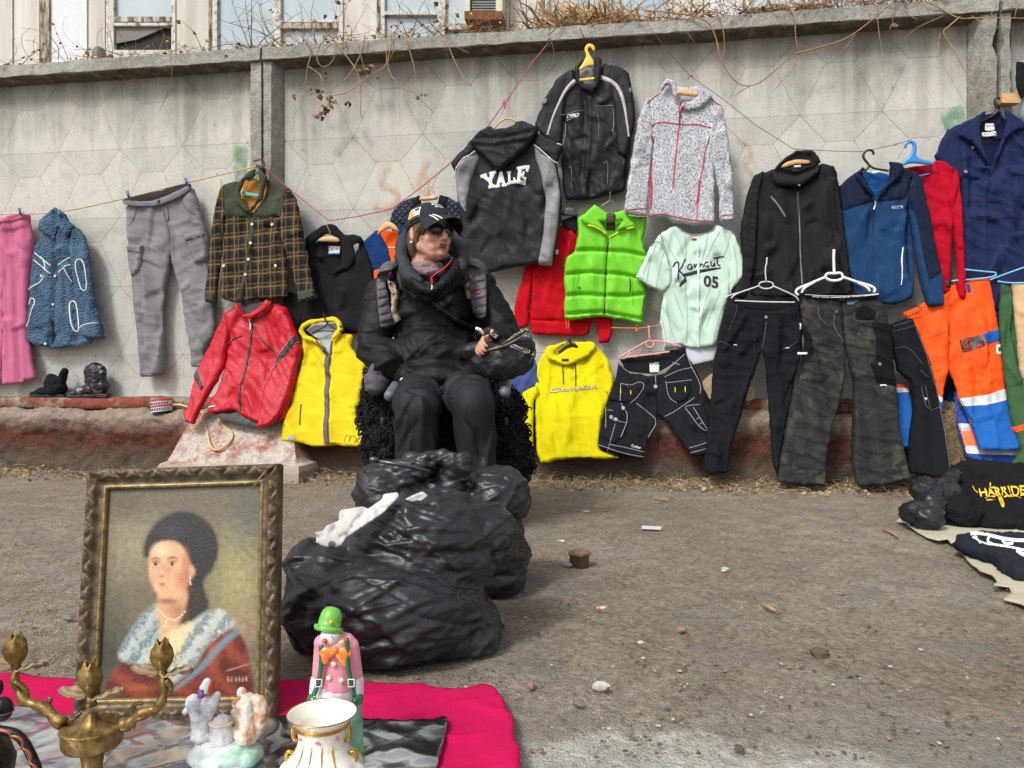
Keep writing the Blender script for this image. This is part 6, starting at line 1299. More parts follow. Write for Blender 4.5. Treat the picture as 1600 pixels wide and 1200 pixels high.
for l in (cr(A3,[(200,240),(205,215),(230,230),(215,260),(195,265),(210,225)]),cr(A3,[(225,235),(240,300),(243,345)]),cr(A3,[(205,205),(260,150),(280,110)]),cr(A3,[(410,215),(385,160)])): mb.tube(hline(.16,resample(chaikin(l,2,.25,False),3,False)),.003,5)
tag(mb.build('cord_knot',M_WIRE),'knot of cord and wire tied under the coping left of the yellow hanger','knot')
mb = MB(); mb.tube(hline(.17,resample(chaikin(cr(A2,[(1412,570),(1402,590),(1418,620),(1412,600),(1425,575)]),1,.25,False),2,False)),.004,5); tag(mb.build('cord_knot',M_PINKC),'pink knot holding the hook of the black and grey hooded jacket','knot')
mb = MB(); mb.tube(hline(.2,cr(A3,[(1000,450),(1012,432),(1025,425)])),.004,5); mb.tube(hline(.2,cr(A3,[(995,428),(1030,435)])),.002,5); tag(mb.build('cord_knot',M_PINKC),'small red knot on the thin wire above the grey marl fleece','knot')
mb = MB(); mb.tube(hline(.19,resample(chaikin([(396,252),(410,248),(416,258),(404,264),(398,256),(412,262)],2,.25,False),2,False)),.005,5); tag(mb.build('cord_knot',plain('dark_cord',S(74,66,58),.9)),'dark knot joining the ropes above the turquoise hanger','knot')
def peg(x,y,a,lab,off=.14):
    rt = thing('clothes_peg',lab,'clothes peg',W(x,y,off),'blue clothes pegs'); c = Vector(W(x,y,off)); d = Vector(WT) * math.sin(R_(a)) + Vector((0,0,math.cos(R_(a)))); side = Vector(WT) * math.cos(R_(a)) - Vector((0,0,math.sin(R_(a))))
    for s in (-1,1):
        mb = MB(); mb.tube([c - d * .022 + side * s * .002,c + side * s * .0045,c + d * .026 + side * s * .007],[.0035,.005,.004],6); mb.build('jaw',M_PEG,rt)
    mb = MB(); mb.tube([c - Vector(WN) * .006,c + Vector(WN) * .008],.004,6); mb.build('spring',M_STEEL,rt)
peg(31,331,-10,'blue peg on the corner of the pink trousers'); peg(200,304,-15,'blue peg on the left corner of the grey trousers'); peg(291,284,-12,'blue peg on the right corner of the grey trousers'); peg(93,334,0,'blue peg at the collar of the blue quilted jacket',.16)
# ------------------------------------------------------------------ chair, sheepskin, seated person
from mathutils.bvhtree import BVHTree
def mesh_obj(V,fs,name,mats,parent=None,smooth=True,loc=None):
    mb = MB(); mb.add(V,fs); return mb.build(name,mats,parent,smooth,loc)
CAMP = Vector((0,0,CAMH))
class Skin:
    """lays seams, labels and lettering onto a finished surface"""
    def __init__(s,V,fs): s.t = BVHTree.FromPolygons([Vector(v) for v in V],fs)
    def hit(s,px,py,dflt=3.2):
        d = (P(px,py,1.0) - CAMP).normalized(); r = s.t.ray_cast(CAMP,d)
        return (r[0],r[1]) if r[0] is not None else (P(px,py,dflt),-d)
    def pts(s,q,lift):
        out = []
        for x,y in q:
            h,n = s.hit(x,y); n = n if n.dot(h - CAMP) < 0 else -n; out.append(h + n * lift)
        return out
    def ribbon(s,mb,pts,w,lift=.003,sp=2,m=0):
        p = resample(chaikin(pts,2,.25,False),sp,False); t_ = np.gradient(p,axis=0); t_ /= np.maximum(np.linalg.norm(t_,axis=1),1e-9)[:,None]; nn = np.stack([-t_[:,1],t_[:,0]],1); n = len(p)
        rows = [s.pts(p + nn * w * k,l) for k,l in ((-.5,-.002),(-.4,lift),(0,lift * 1.2),(.4,lift),(.5,-.002))]
        v = [tuple(r[i]) for i in range(n) for r in rows]; mb.add(v,[(i * 5 + a,i * 5 + a + 1,(i + 1) * 5 + a + 1,(i + 1) * 5 + a) for i in range(n - 1) for a in range(4)],m)
    def patch(s,mb,poly,lift=.003,sp=3,m=0,thick=.003,k=0):
        poly = chaikin(poly,k) if k else np.array(poly,float); V,T3 = tri2d(resample(poly,sp),sp); n = len(V); A = s.pts(V,lift); B = s.pts(V,lift - thick)
        fs = list(T3) + [(a + n,c + n,b + n) for a,b,c in T3]; E = {(a,b) for t_ in T3 for a,b in ((t_[0],t_[1]),(t_[1],t_[2]),(t_[2],t_[0]))}
        fs += [(b,a,a + n,b + n) for a,b in E if (b,a) not in E]; mb.add([tuple(q) for q in A + B],fs,m)
    def text(s,mb,body,quad,lift=.003,shear=0,bold=0):
        V,fs = text_mesh(body,shear,bold,1); lo,hi = V.min(0),V.max(0); u = (V[:,:1] - lo[0]) / (hi[0] - lo[0]); v = 1 - (V[:,1:2] - lo[1]) / (hi[1] - lo[1]); q = np.array(quad,float)
        p = q[0] * (1 - u) * (1 - v) + q[1] * u * (1 - v) + q[2] * u * v + q[3] * (1 - u) * v; mb.add([tuple(x) for x in s.pts(p,lift)],fs)
def creases3(V,fs,n,L,w,amp,seed,vert=False,spread=.45):
    """long sharp creases over a closed surface"""
    N = vnormals(V,fs); rg = np.random.default_rng(seed); h = np.zeros(len(V))
    for _ in range(n):
        i = rg.integers(len(V)); p0,nn = V[i],N[i]; up = np.array([0,0,1.0]); d = np.cross(nn,up)
        if np.linalg.norm(d) < .2: d = np.cross(nn,np.array([1.0,0,0]))
        d /= np.linalg.norm(d)
        if vert: d = np.cross(d,nn)
        a = rg.normal(0,spread); m = np.cross(nn,d); d,m = d * math.cos(a) + m * math.sin(a),m * math.cos(a) - d * math.sin(a); l = rg.uniform(*L); ww = rg.uniform(*w); D = V - p0; t_ = D @ d / l + .5
        s_ = D @ m - rg.normal(0,.06) * l * 4 * t_ * (1 - t_); e = np.sin(np.pi * np.clip(t_,0,1)) ** .7 * np.exp(-((D @ nn) / (l * .5)) ** 2) * ((t_ > 0) & (t_ < 1))
        h += rg.choice([-1,1,1]) * rg.uniform(*amp) * e * np.where(s_ > 0,np.exp(-(s_ / (ww * .5)) ** 2),np.exp(-(s_ / (ww * 1.8)) ** 2))
    return V + N * h[:,None]
def creased(V,fs,amps,it=1):
    N = vnormals(V,fs); h = 0
    for kind,amp,scl,seed in amps: h = h + amp * ((ridged if kind == 'r' else fbm)(V * np.asarray(scl),2,seed))
    return V + N * h[:,None]

M_CHAIR = plain('chair_black_tube',S(36,36,38),.4); M_ARMR = plain('grey_armrest',S(92,98,104),.5)
ch = thing('folding_chair','folding chair under the black sheepskin, its grey armrest ends showing','chair',(P(700,790,3.3).x,3.3,0))
cx = P(700,700,3.32).x
mb = MB(); mb.box((cx,3.38,.40),(.36,.34,.03)); mb.build('seat',M_CHAIR,ch,False); mb = MB(); mb.box((cx,3.56,.66),(.48,.03,.44)); mb.build('backrest',M_CHAIR,ch,False)
for sx_ in (-1,1):
    for y0,y1 in ((3.13,3.5),(3.5,3.13)): mb = MB(); mb.tube([(cx + sx_ * .25,y0,.42),(cx + sx_ * .26,y1,.004)],.011,8); mb.build('leg',M_CHAIR,ch)
    mb = MB(); mb.tube([(cx + sx_ * .25,3.5,.42),(cx + sx_ * .26,3.52,.62),(cx + sx_ * .26,3.3,.60),(cx + sx_ * .255,3.12,.585)],.012,8); a_ = mb.build('arm_tube',M_CHAIR,ch)
for x,y in ((610,607),(789,602)): mb = MB(); p = P(x,y,2.98); mb.cap(p + Vector((0,-.02,-.028)),.022,p + Vector((0,.16,.012)),.024); mb.build('armrest',M_ARMR,ch)
# sheepskin
mb = MB()
mb.ell(P(700,640,3.32),(.33,.2,.10)); mb.cap(P(598,600,3.28),.055,P(598,700,3.2),.075); mb.cap(P(604,690,3.18),.08,P(600,728,3.14),.06); mb.cap(P(780,625,3.28),.07,P(790,700,3.2),.085); mb.cap(P(795,690,3.2),.085,P(805,728,3.16),.068); mb.cap(P(640,690,3.2),.09,P(770,690,3.2),.09); mb.cap(P(640,735,3.14),.05,P(780,735,3.14),.06); mb.cap(P(590,585,3.4),.05,P(590,660,3.4),.07)
V,fs = remesh(mb,.014,4)
V = creased(V,fs,[('n',.016,(14,14,14),3),('r',.012,(30,30,30),4)])
M_WOOL = NT('black_curly_wool'); _c = M_WOOL.ramp(M_WOOL.noise(60,3),[(.3,S(12,13,14)),(.7,S(34,36,38))]); M_WOOL.bump(M_WOOL.noise(90,3),.8,.01); M_WOOL = M_WOOL.set(_c,.85,spec=.2)
sk = thing('sheepskin','black curly sheepskin draped over the chair under the seated person','sheepskin',(cx,3.3,.1))
mesh_obj(V,fs,'hide',M_WOOL,sk)
N = vnormals(V,fs); mb = MB(); idx = rng.choice(len(V),min(5200,len(V)),replace=len(V) < 5200); random.seed(3)
for i in idx:
    p = Vector(V[i]); n = Vector(N[i])
    if n.y > .5: continue
    a = n.orthogonal().normalized(); a = Matrix.Rotation(random.uniform(0,6.28),3,n) @ a; L = random.uniform(.014,.030)
    mb.tube([p - n * .004,p + n * L * .6 + a * L * .25,p + n * L * .7 + a * L * .8 + Vector((0,0,-L * .3)),p + n * L * .45 + a * L * 1.0 + Vector((0,0,-L * .6))],[.0042,.004,.003,.0008],4,cap=False)
o = mb.build('wool_curls',M_WOOL,sk); o['kind'] = 'stuff'

# ---- the person
YAW = R_(42); HC = P(671,363,3.25); hf = Vector((math.sin(YAW),-math.cos(YAW),0)); hl = Vector((math.cos(YAW),math.sin(YAW),0)); HZ = Vector((0,0,1))
HROT = Matrix((hl,hf,HZ)).transposed()
def H(a,b,c): return HC + hl * a + hf * b + HZ * c
person = thing('person','seated person in black jacket, grey padded gilet, peaked cap and tinted glasses, looking right','person',(P(690,800,3.1).x,3.1,0))
M_SKIN = NT('skin'); _c = M_SKIN.ramp(M_SKIN.noise(22,4),[(.3,S(190,138,118)),(.55,S(204,156,136)),(.75,S(198,136,120))]); M_SKIN.bump(M_SKIN.noise(180,3),.15,.002); M_SKIN = M_SKIN.set(_c,.5,spec=.35); M_SKIN.node_tree.nodes['Principled BSDF'].inputs['Subsurface Weight'].default_value = .08; M_SKIN.node_tree.nodes['Principled BSDF'].inputs['Subsurface Radius'].default_value = (.01,.004,.002)
b = MB()
b.ell(H(0,-.015,.035),(.076,.096,.090),HROT); b.ell(H(0,.028,-.040),(.065,.060,.082),HROT); b.cap(H(0,.0,-.075),.056,H(0,.058,-.100),.027)
for s in (-1,1):
    b.ell(H(s * .036,.058,-.040),(.028,.026,.026),HROT); b.ell(H(s * .078,-.012,-.014),(.009,.020,.032),HROT); b.ell(H(s * .010,.100,-.043),(.0095,.010,.008),HROT); b.cap(H(s * .040,.012,-.062),.034,H(s * .014,.054,-.094),.030); b.cap(H(s * .044,.025,-.035),.028,H(s * .024,.058,-.072),.028); b.ell(H(s * .030,.074,.018),(.024,.016,.010),HROT)
b.cap(H(0,.088,.004),.0085,H(0,.112,-.036),.0125); b.ell(H(0,.114,-.040),(.012,.010,.010),HROT); b.ell(H(0,.086,-.068),(.026,.016,.016),HROT); b.ell(H(0,.076,-.100),(.020,.018,.016),HROT); b.ell(H(0,.015,-.105),(.046,.048,.026),HROT); b.cap(H(0,-.02,-.09),.055,H(0,-.05,-.20),.064)
SR,SL = P(601,456,3.36),P(750,450,3.36); ER,EL = P(580,545,3.24),P(794,530,3.24); WR,WLft = P(650,558,3.16),P(763,531,2.985)
b.cap(H(0,-.05,-.19),.06,P(678,500,3.38),.10); b.cap(P(678,500,3.38),.11,P(684,590,3.34),.12); b.cap(SR,.055,SL,.055)
for s_,e_,w_ in ((SR,ER,WR),(SL,EL,WLft)): b.cap(s_,.05,e_,.042); b.cap(e_,.040,w_,.028)
KR,KL = P(652,640,2.88),P(741,632,2.88); FR,FL = P(652,815,2.95),P(750,812,2.95)
for h_,k_,f_ in ((P(655,600,3.3),KR,FR),(P(712,598,3.3),KL,FL)): b.cap(h_,.085,k_,.058); b.cap(k_,.055,f_,.038)
# holding hand: palm, four bent fingers of different length, thumb
def hand(c,fwd,up,out,curl=1.0,s=1.0):
    b.ell(c + fwd * .04 * s,(.038 * s,.042 * s,.015 * s),Matrix((up,fwd,out)).transposed()); b.cap(c - fwd * .02,.024,c + fwd * .01,.026)
    for k,(ln,dx) in enumerate(((.062,.028),(.070,.010),(.066,-.009),(.052,-.027))):
        p0 = c + fwd * .068 * s + up * dx * s; d = fwd; p = p0
        for j,(fr,an) in enumerate(((.45,.5),(.32,.9),(.23,.7))):
            d = (Matrix.Rotation(an * curl * .8,3,up) @ d).normalized(); q = p + d * ln * fr * s; b.cap(p,(.0088 - .0008 * j) * s,q,(.0080 - .0009 * j) * s,8); p = q
    t0 = c + fwd * .015 * s + up * .034 * s; t1 = t0 + (fwd * .6 + up * .7 - out * .2).normalized() * .036 * s; b.cap(t0,.012 * s,t1,.010 * s,8); b.cap(t1,.010 * s,t1 + (fwd * .9 + up * .1 - out * .4).normalized() * .028 * s,.008 * s,8)
hand(WLft,Vector((-.45,-.8,-.25)).normalized(),Vector((.5,-.3,.8)).normalized(),Vector((-.7,.45,.4)).normalized(),1.1,.9); hand(WR,Vector((.9,.1,-.3)).normalized(),Vector((.2,-.3,.9)).normalized(),Vector((0,-1,0)),.6)
V,fs = remesh(b,.0042,3,.45)
# eye sockets
for s in (-1,1):
    e = np.array(H(s * .032,.092,-.002)); d = np.linalg.norm((V - e) / 1,axis=1); V = V - np.array(hf)[None] * (.010 * np.exp(-(d / .016) ** 2))[:,None]
mesh_obj(V,fs,'body',M_SKIN,person)
def hp(name,mat,mb): return mb.build(name,mat,person)
mb = MB(); mb.ell(H(0,.0985,-.0645),(.0235,.0072,.0038),HROT); mb.ell(H(0,.0965,-.0745),(.0205,.0085,.0052),HROT); v,f = remesh(mb,.002,2); hp('lips',shiny('crimson_lipstick',S(158,44,62),.4,.1),MB().add(v,f))
for s in (-1,1):
    mb = MB(); mb.ell(H(s * .031,.074,-.002),.0125); mb.build('eye',plain('eye_white',S(215,208,200),.2),person); mb = MB(); mb.tube([H(s * .012,.093,.018),H(s * .03,.094,.0235),H(s * .05,.082,.017)],[.002,.0028,.0012],6); mb.build('eyebrow',plain('brow_brown',S(84,62,46),.9),person)
# cap
def crown(th,ph): # th around from the front, ph 0 rim .. 1 top
    rim = .018 + .032 * math.cos(th); q = math.asin(max(-1,min(1,(rim - .030) / .094))); a = q + (math.pi / 2 - q) * ph
    return H(.089 * math.cos(a) * math.sin(th),-.010 + .110 * math.cos(a) * math.cos(th),.030 + .094 * math.sin(a) ** .9 if a > 0 else .030 + .094 * math.sin(a))
mb = MB(); n,m_ = 48,16; v = [tuple(crown(2 * math.pi * i / n,j / m_)) for j in range(m_ + 1) for i in range(n)]; inn = [tuple(Vector(q) + (HC + HZ * .02 - Vector(q)).normalized() * .004) for q in v[:n]]
f = [(j * n + i,j * n + (i + 1) % n,(j + 1) * n + (i + 1) % n,(j + 1) * n + i) for j in range(m_) for i in range(n)]; mb.add(v,f); mb.add(v[:n] + inn,[(i,n + i,n + (i + 1) % n,(i + 1) % n) for i in range(n)])
M_CAP = cloth('charcoal_cap_cotton',S(44,46,54),var=.15,grain=.2)
capo = hp('cap',M_CAP,mb)
mb = MB(); mb.ell(crown(0,1),(.007,.007,.004)); mb.build('cap_button',M_CAP,capo)
def brim(t,r,dz=0.0):
    th = t * 1.12; base = crown(th,.02); fl = .083 * (1 - .38 * t * t); return base + hf * fl * r + hl * (.012 * t * r) - HZ * (.010 * r + .030 * r * t * t + .012 * r * r) + HZ * dz
mb = MB(); nt_,nr_ = 24,8; up_ = [tuple(brim(-1 + 2 * i / nt_,j / nr_,.002)) for j in range(nr_ + 1) for i in range(nt_ + 1)]; lo_ = [tuple(brim(-1 + 2 * i / nt_,j / nr_,-.003)) for j in range(nr_ + 1) for i in range(nt_ + 1)]
k0 = nt_ + 1; ff = [(j * k0 + i,j * k0 + i + 1,(j + 1) * k0 + i + 1,(j + 1) * k0 + i) for j in range(nr_) for i in range(nt_)]; N0 = len(up_); f2 = [tuple(q + N0 for q in t_[::-1]) for t_ in ff]
edge = [j * k0 for j in range(nr_ + 1)] + [nr_ * k0 + i for i in range(1,nt_ + 1)] + [j * k0 + nt_ for j in range(nr_ - 1,-1,-1)]; f3 = [(edge[i],edge[i + 1],edge[i + 1] + N0,edge[i] + N0) for i in range(len(edge) - 1)]
mb.add(up_ + lo_,ff + f2 + f3); br = mb.build('visor',M_CAP,capo)
for t0 in (-.60,-.48):
    mb = MB(); mb.tube([brim(t0,r,.0035) for r in np.linspace(.02,1,12)],.0026,6); mb.build('visor_stripe',M_WHITE,capo)
mb = MB(); mb.tube([brim(t_,1.0,0) for t_ in np.linspace(-1,1,30)],.0026,6); mb.build('visor_edge',plain('visor_trim',S(30,32,38),.7),capo)
def captext(body,th0,th1,p0,p1,name='cap_lettering'):
    V_,f_ = text_mesh(body,0,.02,1); lo,hi = V_.min(0),V_.max(0); mb = MB(); pts = []
    for q in V_: u = (q[0] - lo[0]) / (hi[0] - lo[0]); w = (q[1] - lo[1]) / (hi[1] - lo[1]); p = crown(th0 + (th1 - th0) * u,p0 + (p1 - p0) * w); pts.append(tuple(p + (p - H(0,-.01,.03)).normalized() * .003))
    mb.add(pts,f_); mb.build(name,M_WHITE,capo,False)
captext('MUSTANG',-.50,.42,.44,.54); captext('MOTORING',-.34,.30,.32,.40)
def cap_patch(th0,th1,p0,p1,mat,name,lift=.003):
    mb = MB(); g_ = [[crown(th0 + (th1 - th0) * i / 8,p0 + (p1 - p0) * j / 6) for i in range(9)] for j in range(7)]; v = []
    for r in g_:
        for p in r: v.append(tuple(p + (p - H(0,-.01,.03)).normalized() * lift))
    mb.add(v,[(j * 9 + i,j * 9 + i + 1,(j + 1) * 9 + i + 1,(j + 1) * 9 + i) for j in range(6) for i in range(8)]); return mb.build(name,mat,capo,False)
cap_patch(-1.70,-1.10,.08,.42,plain('sticker_white',S(205,205,205),.5),'cap_label'); cap_patch(-1.64,-1.42,.14,.34,plain('sticker_yellow',S(206,160,48),.5),'cap_emblem',.0045); cap_patch(-1.68,-1.12,.08,.15,M_BLACKZ,'cap_label_band',.0045); cap_patch(-1.38,-1.16,.30,.38,M_BLACKZ,'cap_label_text',.0045)
# glasses
gl = thing('sunglasses','violet-tinted glasses worn under the cap visor','glasses',H(0,.1,0))
M_LENS = plain('violet_lens',S(52,36,52),.08,spec=.8); M_FRM = plain('brown_frame',S(54,38,34),.35)
for s in (-1,1):
    pts = [];
    for k in range(20):
        a = 2 * math.pi * k / 20; x = s * .034 + .030 * math.copysign(abs(math.cos(a)) ** .7,math.cos(a)); z = -.004 + .021 * math.copysign(abs(math.sin(a)) ** .7,math.sin(a)); pts.append(H(x,.108 - 5.2 * x * x - .004,z))
    c_ = H(s * .034,.108 - 5.2 * .034 ** 2,-.004); mb = MB(); mb.add([tuple(p) for p in pts] + [tuple(c_)] + [tuple(p - hf * .002) for p in pts] + [tuple(c_ - hf * .002)],[(k,(k + 1) % 20,20) for k in range(20)] + [(k + 21,41,(k + 1) % 20 + 21) for k in range(20)] + [(k,k + 21,(k + 1) % 20 + 21,(k + 1) % 20) for k in range(20)]); mb.build('lens',M_LENS,gl)
    mb = MB(); mb.tube(pts,.0016,6,closed=True); mb.build('rim',M_FRM,gl); mb = MB(); mb.tube([H(s * .064,.080,.008),H(s * .076,.04,.010),H(s * .082,-.005,.008),H(s * .080,-.03,-.01)],.0022,6); mb.build('temple',M_FRM,gl)
mb = MB(); mb.tube([H(-.008,.106,.004),H(0,.109,.007),H(.008,.106,.004)],.0018,6); mb.build('bridge',M_FRM,gl)
# hair: strands from under the cap over the ear and down the nape
M_HAIR = NT('brown_hair'); _c = M_HAIR.ramp(M_HAIR.noise(70,3,vec=M_HAIR.map((1,1,.15))),[(.3,S(58,44,30)),(.6,S(104,80,52)),(.8,S(134,106,72))]); M_HAIR = M_HAIR.set(_c,.5,spec=.4)
mb = MB(); random.seed(9)
for k in range(520):
    th = random.choice([-1,-1,1]) * random.uniform(.95,2.9); a0 = crown(th,random.uniform(.0,.06)); cen = H(0,-.01,a0.z - HC.z); o_ = (a0 - cen).normalized(); L = random.uniform(.07,.13) * (1.0 if abs(th) > 1.2 else .75); bk = -hf * random.uniform(.0,.02) + Vector((random.gauss(0,.004),random.gauss(0,.004),0))
    p0 = a0 - o_ * .010; mb.tube([p0,p0 - HZ * L * .35 + o_ * .003,p0 - HZ * L * .7 - o_ * .004 + bk * .5,p0 - HZ * L - o_ * random.uniform(.008,.022) + bk],[.0026,.0030,.0024,.0006],4,cap=False)
for k in range(60):
    p0 = H(-.06 + random.gauss(0,.008),.045 + random.gauss(0,.012),.03); L = random.uniform(.03,.075); mb.tube([p0,p0 - HZ * L * .5 - hl * .010 - hf * .012,p0 - HZ * L - hl * .016 - hf * .03],[.002,.002,.0005],4,cap=False)
hp('hair',M_HAIR,mb)
mb = MB(); mb.ell(H(-.088,-.006,-.052),.0062); hp('earring',plain('pearl',S(222,216,206),.2),mb)
# jacket
j = MB()
j.ell(P(677,490,3.36),(.195,.145,.20)); j.ell(P(682,560,3.27),(.20,.165,.15)); j.ell(P(686,588,3.2),(.205,.16,.07)); j.cap(SR,.075,SL,.075); j.cap(P(650,440,3.34),.09,P(708,436,3.34),.09)
for s_,e_,w_ in ((SR,ER,WR),(SL,EL,WLft)): j.cap(s_,.078,e_,.066); j.cap(e_,.068,e_.lerp(w_,.9),.046)
j.cap(ER,.070,P(606,568,3.14),.06)
V,fs = remesh(j,.0085,4); V = creased(V,fs,[('n',.012,(6,6,9),5),('r',.003,(7,7,17),6)]); V = creases3(V,fs,170,(.06,.24),(.006,.014),(.004,.010),5,False,.6)
M_JKT = shiny('black_jacket_nylon',S(15,15,17),.6,.35,.2,.3,60,bd=.003); M_JKT2 = M_JKT
jk = mesh_obj(V,fs,'jacket',M_JKT,person); JS = Skin(V,fs)
# turtleneck, stand collar and hood
c_ = MB()
for k in range(16): a = 2 * math.pi * k / 16; c_.cap(H(.058 * math.sin(a),-.025 + .062 * math.cos(a),-.145),.018,H(.058 * math.sin(a + .4),-.025 + .062 * math.cos(a + .4),-.145),.018,8); c_.cap(H(.062 * math.sin(a),-.025 + .066 * math.cos(a),-.172),.022,H(.062 * math.sin(a + .4),-.025 + .066 * math.cos(a + .4),-.172),.022,8)
V,fs = remesh(c_,.006,3); V = creased(V,fs,[('r',.005,(20,20,60),2)]); mesh_obj(V,fs,'turtleneck',cloth('mauve_turtleneck',S(142,118,120),var=.15),person)
c_ = MB(); ch_ = [P(632,420,3.22),P(642,436,3.12),P(660,452,3.06),P(676,456,3.05),P(694,444,3.07),P(709,424,3.12),P(716,408,3.22)]
for a,b_ in zip(ch_[:-1],ch_[1:]): c_.cap(a,.020,b_,.020)
c_.cap(P(636,440,3.16),.03,P(672,466,3.09),.022); c_.cap(P(716,430,3.18),.03,P(680,466,3.09),.022)
V,fs = remesh(c_,.007,9); V = creased(V,fs,[('n',.006,(12,12,12),3),('r',.003,(16,16,16),4)]); co_ = mesh_obj(V,fs,'collar',M_JKT,person); CS = Skin(V,fs)
c_ = MB(); hd = [P(652,440,3.12),P(634,424,3.16),P(626,400,3.22),P(632,375,3.30),P(648,362,3.40),P(680,362,3.46),P(706,366,3.42),P(720,384,3.36),P(724,404,3.27),P(718,418,3.18)]
for a,b_ in zip(hd[:-1],hd[1:]): c_.cap(a,.028,b_,.028); c_.cap(a + Vector((0,.04,-.045)),.033,b_ + Vector((0,.04,-.045)),.033)
V,fs = remesh(c_,.008,9); V = creased(V,fs,[('n',.010,(10,10,10),6),('r',.006,(14,14,10),7)]); mesh_obj(V,fs,'hood',cloth('slate_hood',S(54,57,64),var=.2,rough=.7),person)
# padded gilet, worn open over the jacket
M_GIL = shiny('plum_grey_nylon',S(84,78,88),.5,.35,.12,.4,55,bd=.003); M_BEI = cloth('beige_lining',S(186,166,144),var=.12,grain=.1)
def padded(poly,T,name,parent,seed,mat=M_GIL,qa=.010,lf=.012):
    V2,T3 = tri2d(resample(chaikin(cr(A8,poly),1,.15),2.2),2.2); bn_ = resample(chaikin(cr(A8,poly),1,.15),2.2); d = seg_dist(V2,bn_); e = np.clip(d / 5,0,1)
    lift = lf + T * np.sqrt(1 - (1 - e) ** 2) - qa * np.exp(-((((V2[:,1] + .25 * V2[:,0]) % 13) - 6.5) / 1.6) ** 2) * e + .004 * fbm(V2 / 7,2,seed) * e
    H0 = [s_hit for s_hit in (JS.hit(x,y,3.25) for x,y in V2)]; hp0 = np.array([tuple(h) for h,_ in H0]); fz = []
    E = edges_of(T3); deg = np.bincount(E.ravel(),minlength=len(V2))[:,None]
    for _ in range(12): A = np.zeros_like(hp0); np.add.at(A,E[:,0],hp0[E[:,1]]); np.add.at(A,E[:,1],hp0[E[:,0]]); hp0 = hp0 + .5 * (A / deg - hp0)
    dr = np.array([tuple((CAMP - Vector(h) + Vector((0,0,.4))).normalized()) for h in hp0]); A = hp0 + dr * lift[:,None]; B = hp0 - dr * .03; n = len(A)
    fs = list(T3) + [(a + n,c + n,b_ + n) for a,b_,c in T3]; EE = {(a,b_) for t_ in T3 for a,b_ in ((t_[0],t_[1]),(t_[1],t_[2]),(t_[2],t_[0]))}; fs += [(b_,a,a + n,b_ + n) for a,b_ in EE if (b_,a) not in EE]
    o = mesh_obj(np.concatenate([A,B]),fs,name,mat,parent); return o,np.concatenate([A,B]),fs
gi,V,fs = padded([(228,745),(262,715),(310,698),(362,690),(372,720),(335,760),(326,815),(345,900),(362,1000),(392,1148),(335,1190),(262,1180),(238,1000),(226,860)],.034,'gilet',person,3); gi['label'] = 'plum grey padded gilet worn open'
go_,V,fs = padded([(940,660),(985,650),(1070,690),(1112,742),(1118,900),(1112,1100),(1020,1122),(985,1060),(958,940),(945,840),(960,760),(930,715)],.034,'gilet_front',gi,5)
GS = Skin(V,fs)
padded([(352,690),(420,655),(500,690),(580,745),(650,775),(690,800),(704,945),(610,922),(500,884),(400,842),(305,800)],.016,'lapel',jk,7,M_JKT,0,.030); padded([(700,790),(770,720),(840,650),(900,655),(965,690),(925,745),(840,810),(760,880),(708,940)],.016,'lapel',jk,8,M_JKT,0,.030)
vt = MB(); vt.cap(P(608,430,3.30),.05,P(612,428,3.44),.06); v_,f_ = remesh(vt,.009,2); mesh_obj(v_,f_,'gilet_shoulder',M_GIL,gi); vt = MB(); vt.cap(P(744,424,3.31),.05,P(738,424,3.44),.06); v_,f_ = remesh(vt,.009,2); mesh_obj(v_,f_,'gilet_shoulder',M_GIL,gi)
vt = MB()
for px,py,r in ((594,578,.045),(590,592,.05),(588,605,.042)): vt.ell(P(px,py,3.14),(r * 1.1,.05,r * .8))
v_,f_ = remesh(vt,.008,2); v_ = creased(v_,f_,[('r',.004,(20,20,30),3)]); mesh_obj(v_,f_,'gilet_flap',M_GIL,gi)

mb = MB(); JS.patch(mb,cr(A8,[(330,810),(405,830),(436,860),(415,980),(392,1145),(360,1000)]),.034,2.5,thick=.03); mb.build('gilet_lining',M_BEI,gi); mb = MB(); JS.patch(mb,cr(A8,[(904,740),(935,728),(952,800),(948,950),(920,860)]),.034,2.5,thick=.03); mb.build('gilet_lining',M_BEI,gi)
M_REDT = plain('red_trim',S(196,34,44),.55)
for q in ([(305,790),(325,765),(356,745)],[(938,722),(965,728),(984,748)]): mb = MB(); JS.ribbon(mb,cr(A8,q),3,.034); mb.build('red_loop',M_REDT,gi)
mb = MB(); GS.patch(mb,cr(A8,[(1012,884),(1054,876),(1056,892),(1014,902)]),.004); mb.build('red_tag',M_REDT,gi)
mb = MB(); CS.ribbon(mb,cr(A8,[(830,628),(800,670),(745,715),(690,748),(672,765)]),2.2,.004); mb.build('zip',M_REDT,co_); mb = MB(); CS.ribbon(mb,cr(A8,[(672,760),(672,790),(676,820)]),4.5,.007); mb.build('zip_pull',M_REDT,co_)
mb = MB(); CS.ribbon(mb,cr(A8,[(676,835),(674,865)]),1.8,.006); mb.build('pull_cord',M_WHITE,co_); mb = MB(); JS.ribbon(mb,cr(A8,[(676,880),(690,905),(694,925)]),2.6,.012); mb.build('lower_pull',plain('blue_grey_metal',S(90,98,110),.4,.6),jk)
for x,y in cr(A8,[(345,810),(472,851)]): q,n = JS.hit(x,y); mb = MB(); n = (CAMP - q).normalized(); mb.tube([q + n * .044,q + n * .054],.006,12); mb.build('snap',M_STEEL,jk)
M_SEAM = plain('jacket_seam',S(14,14,16),.7)

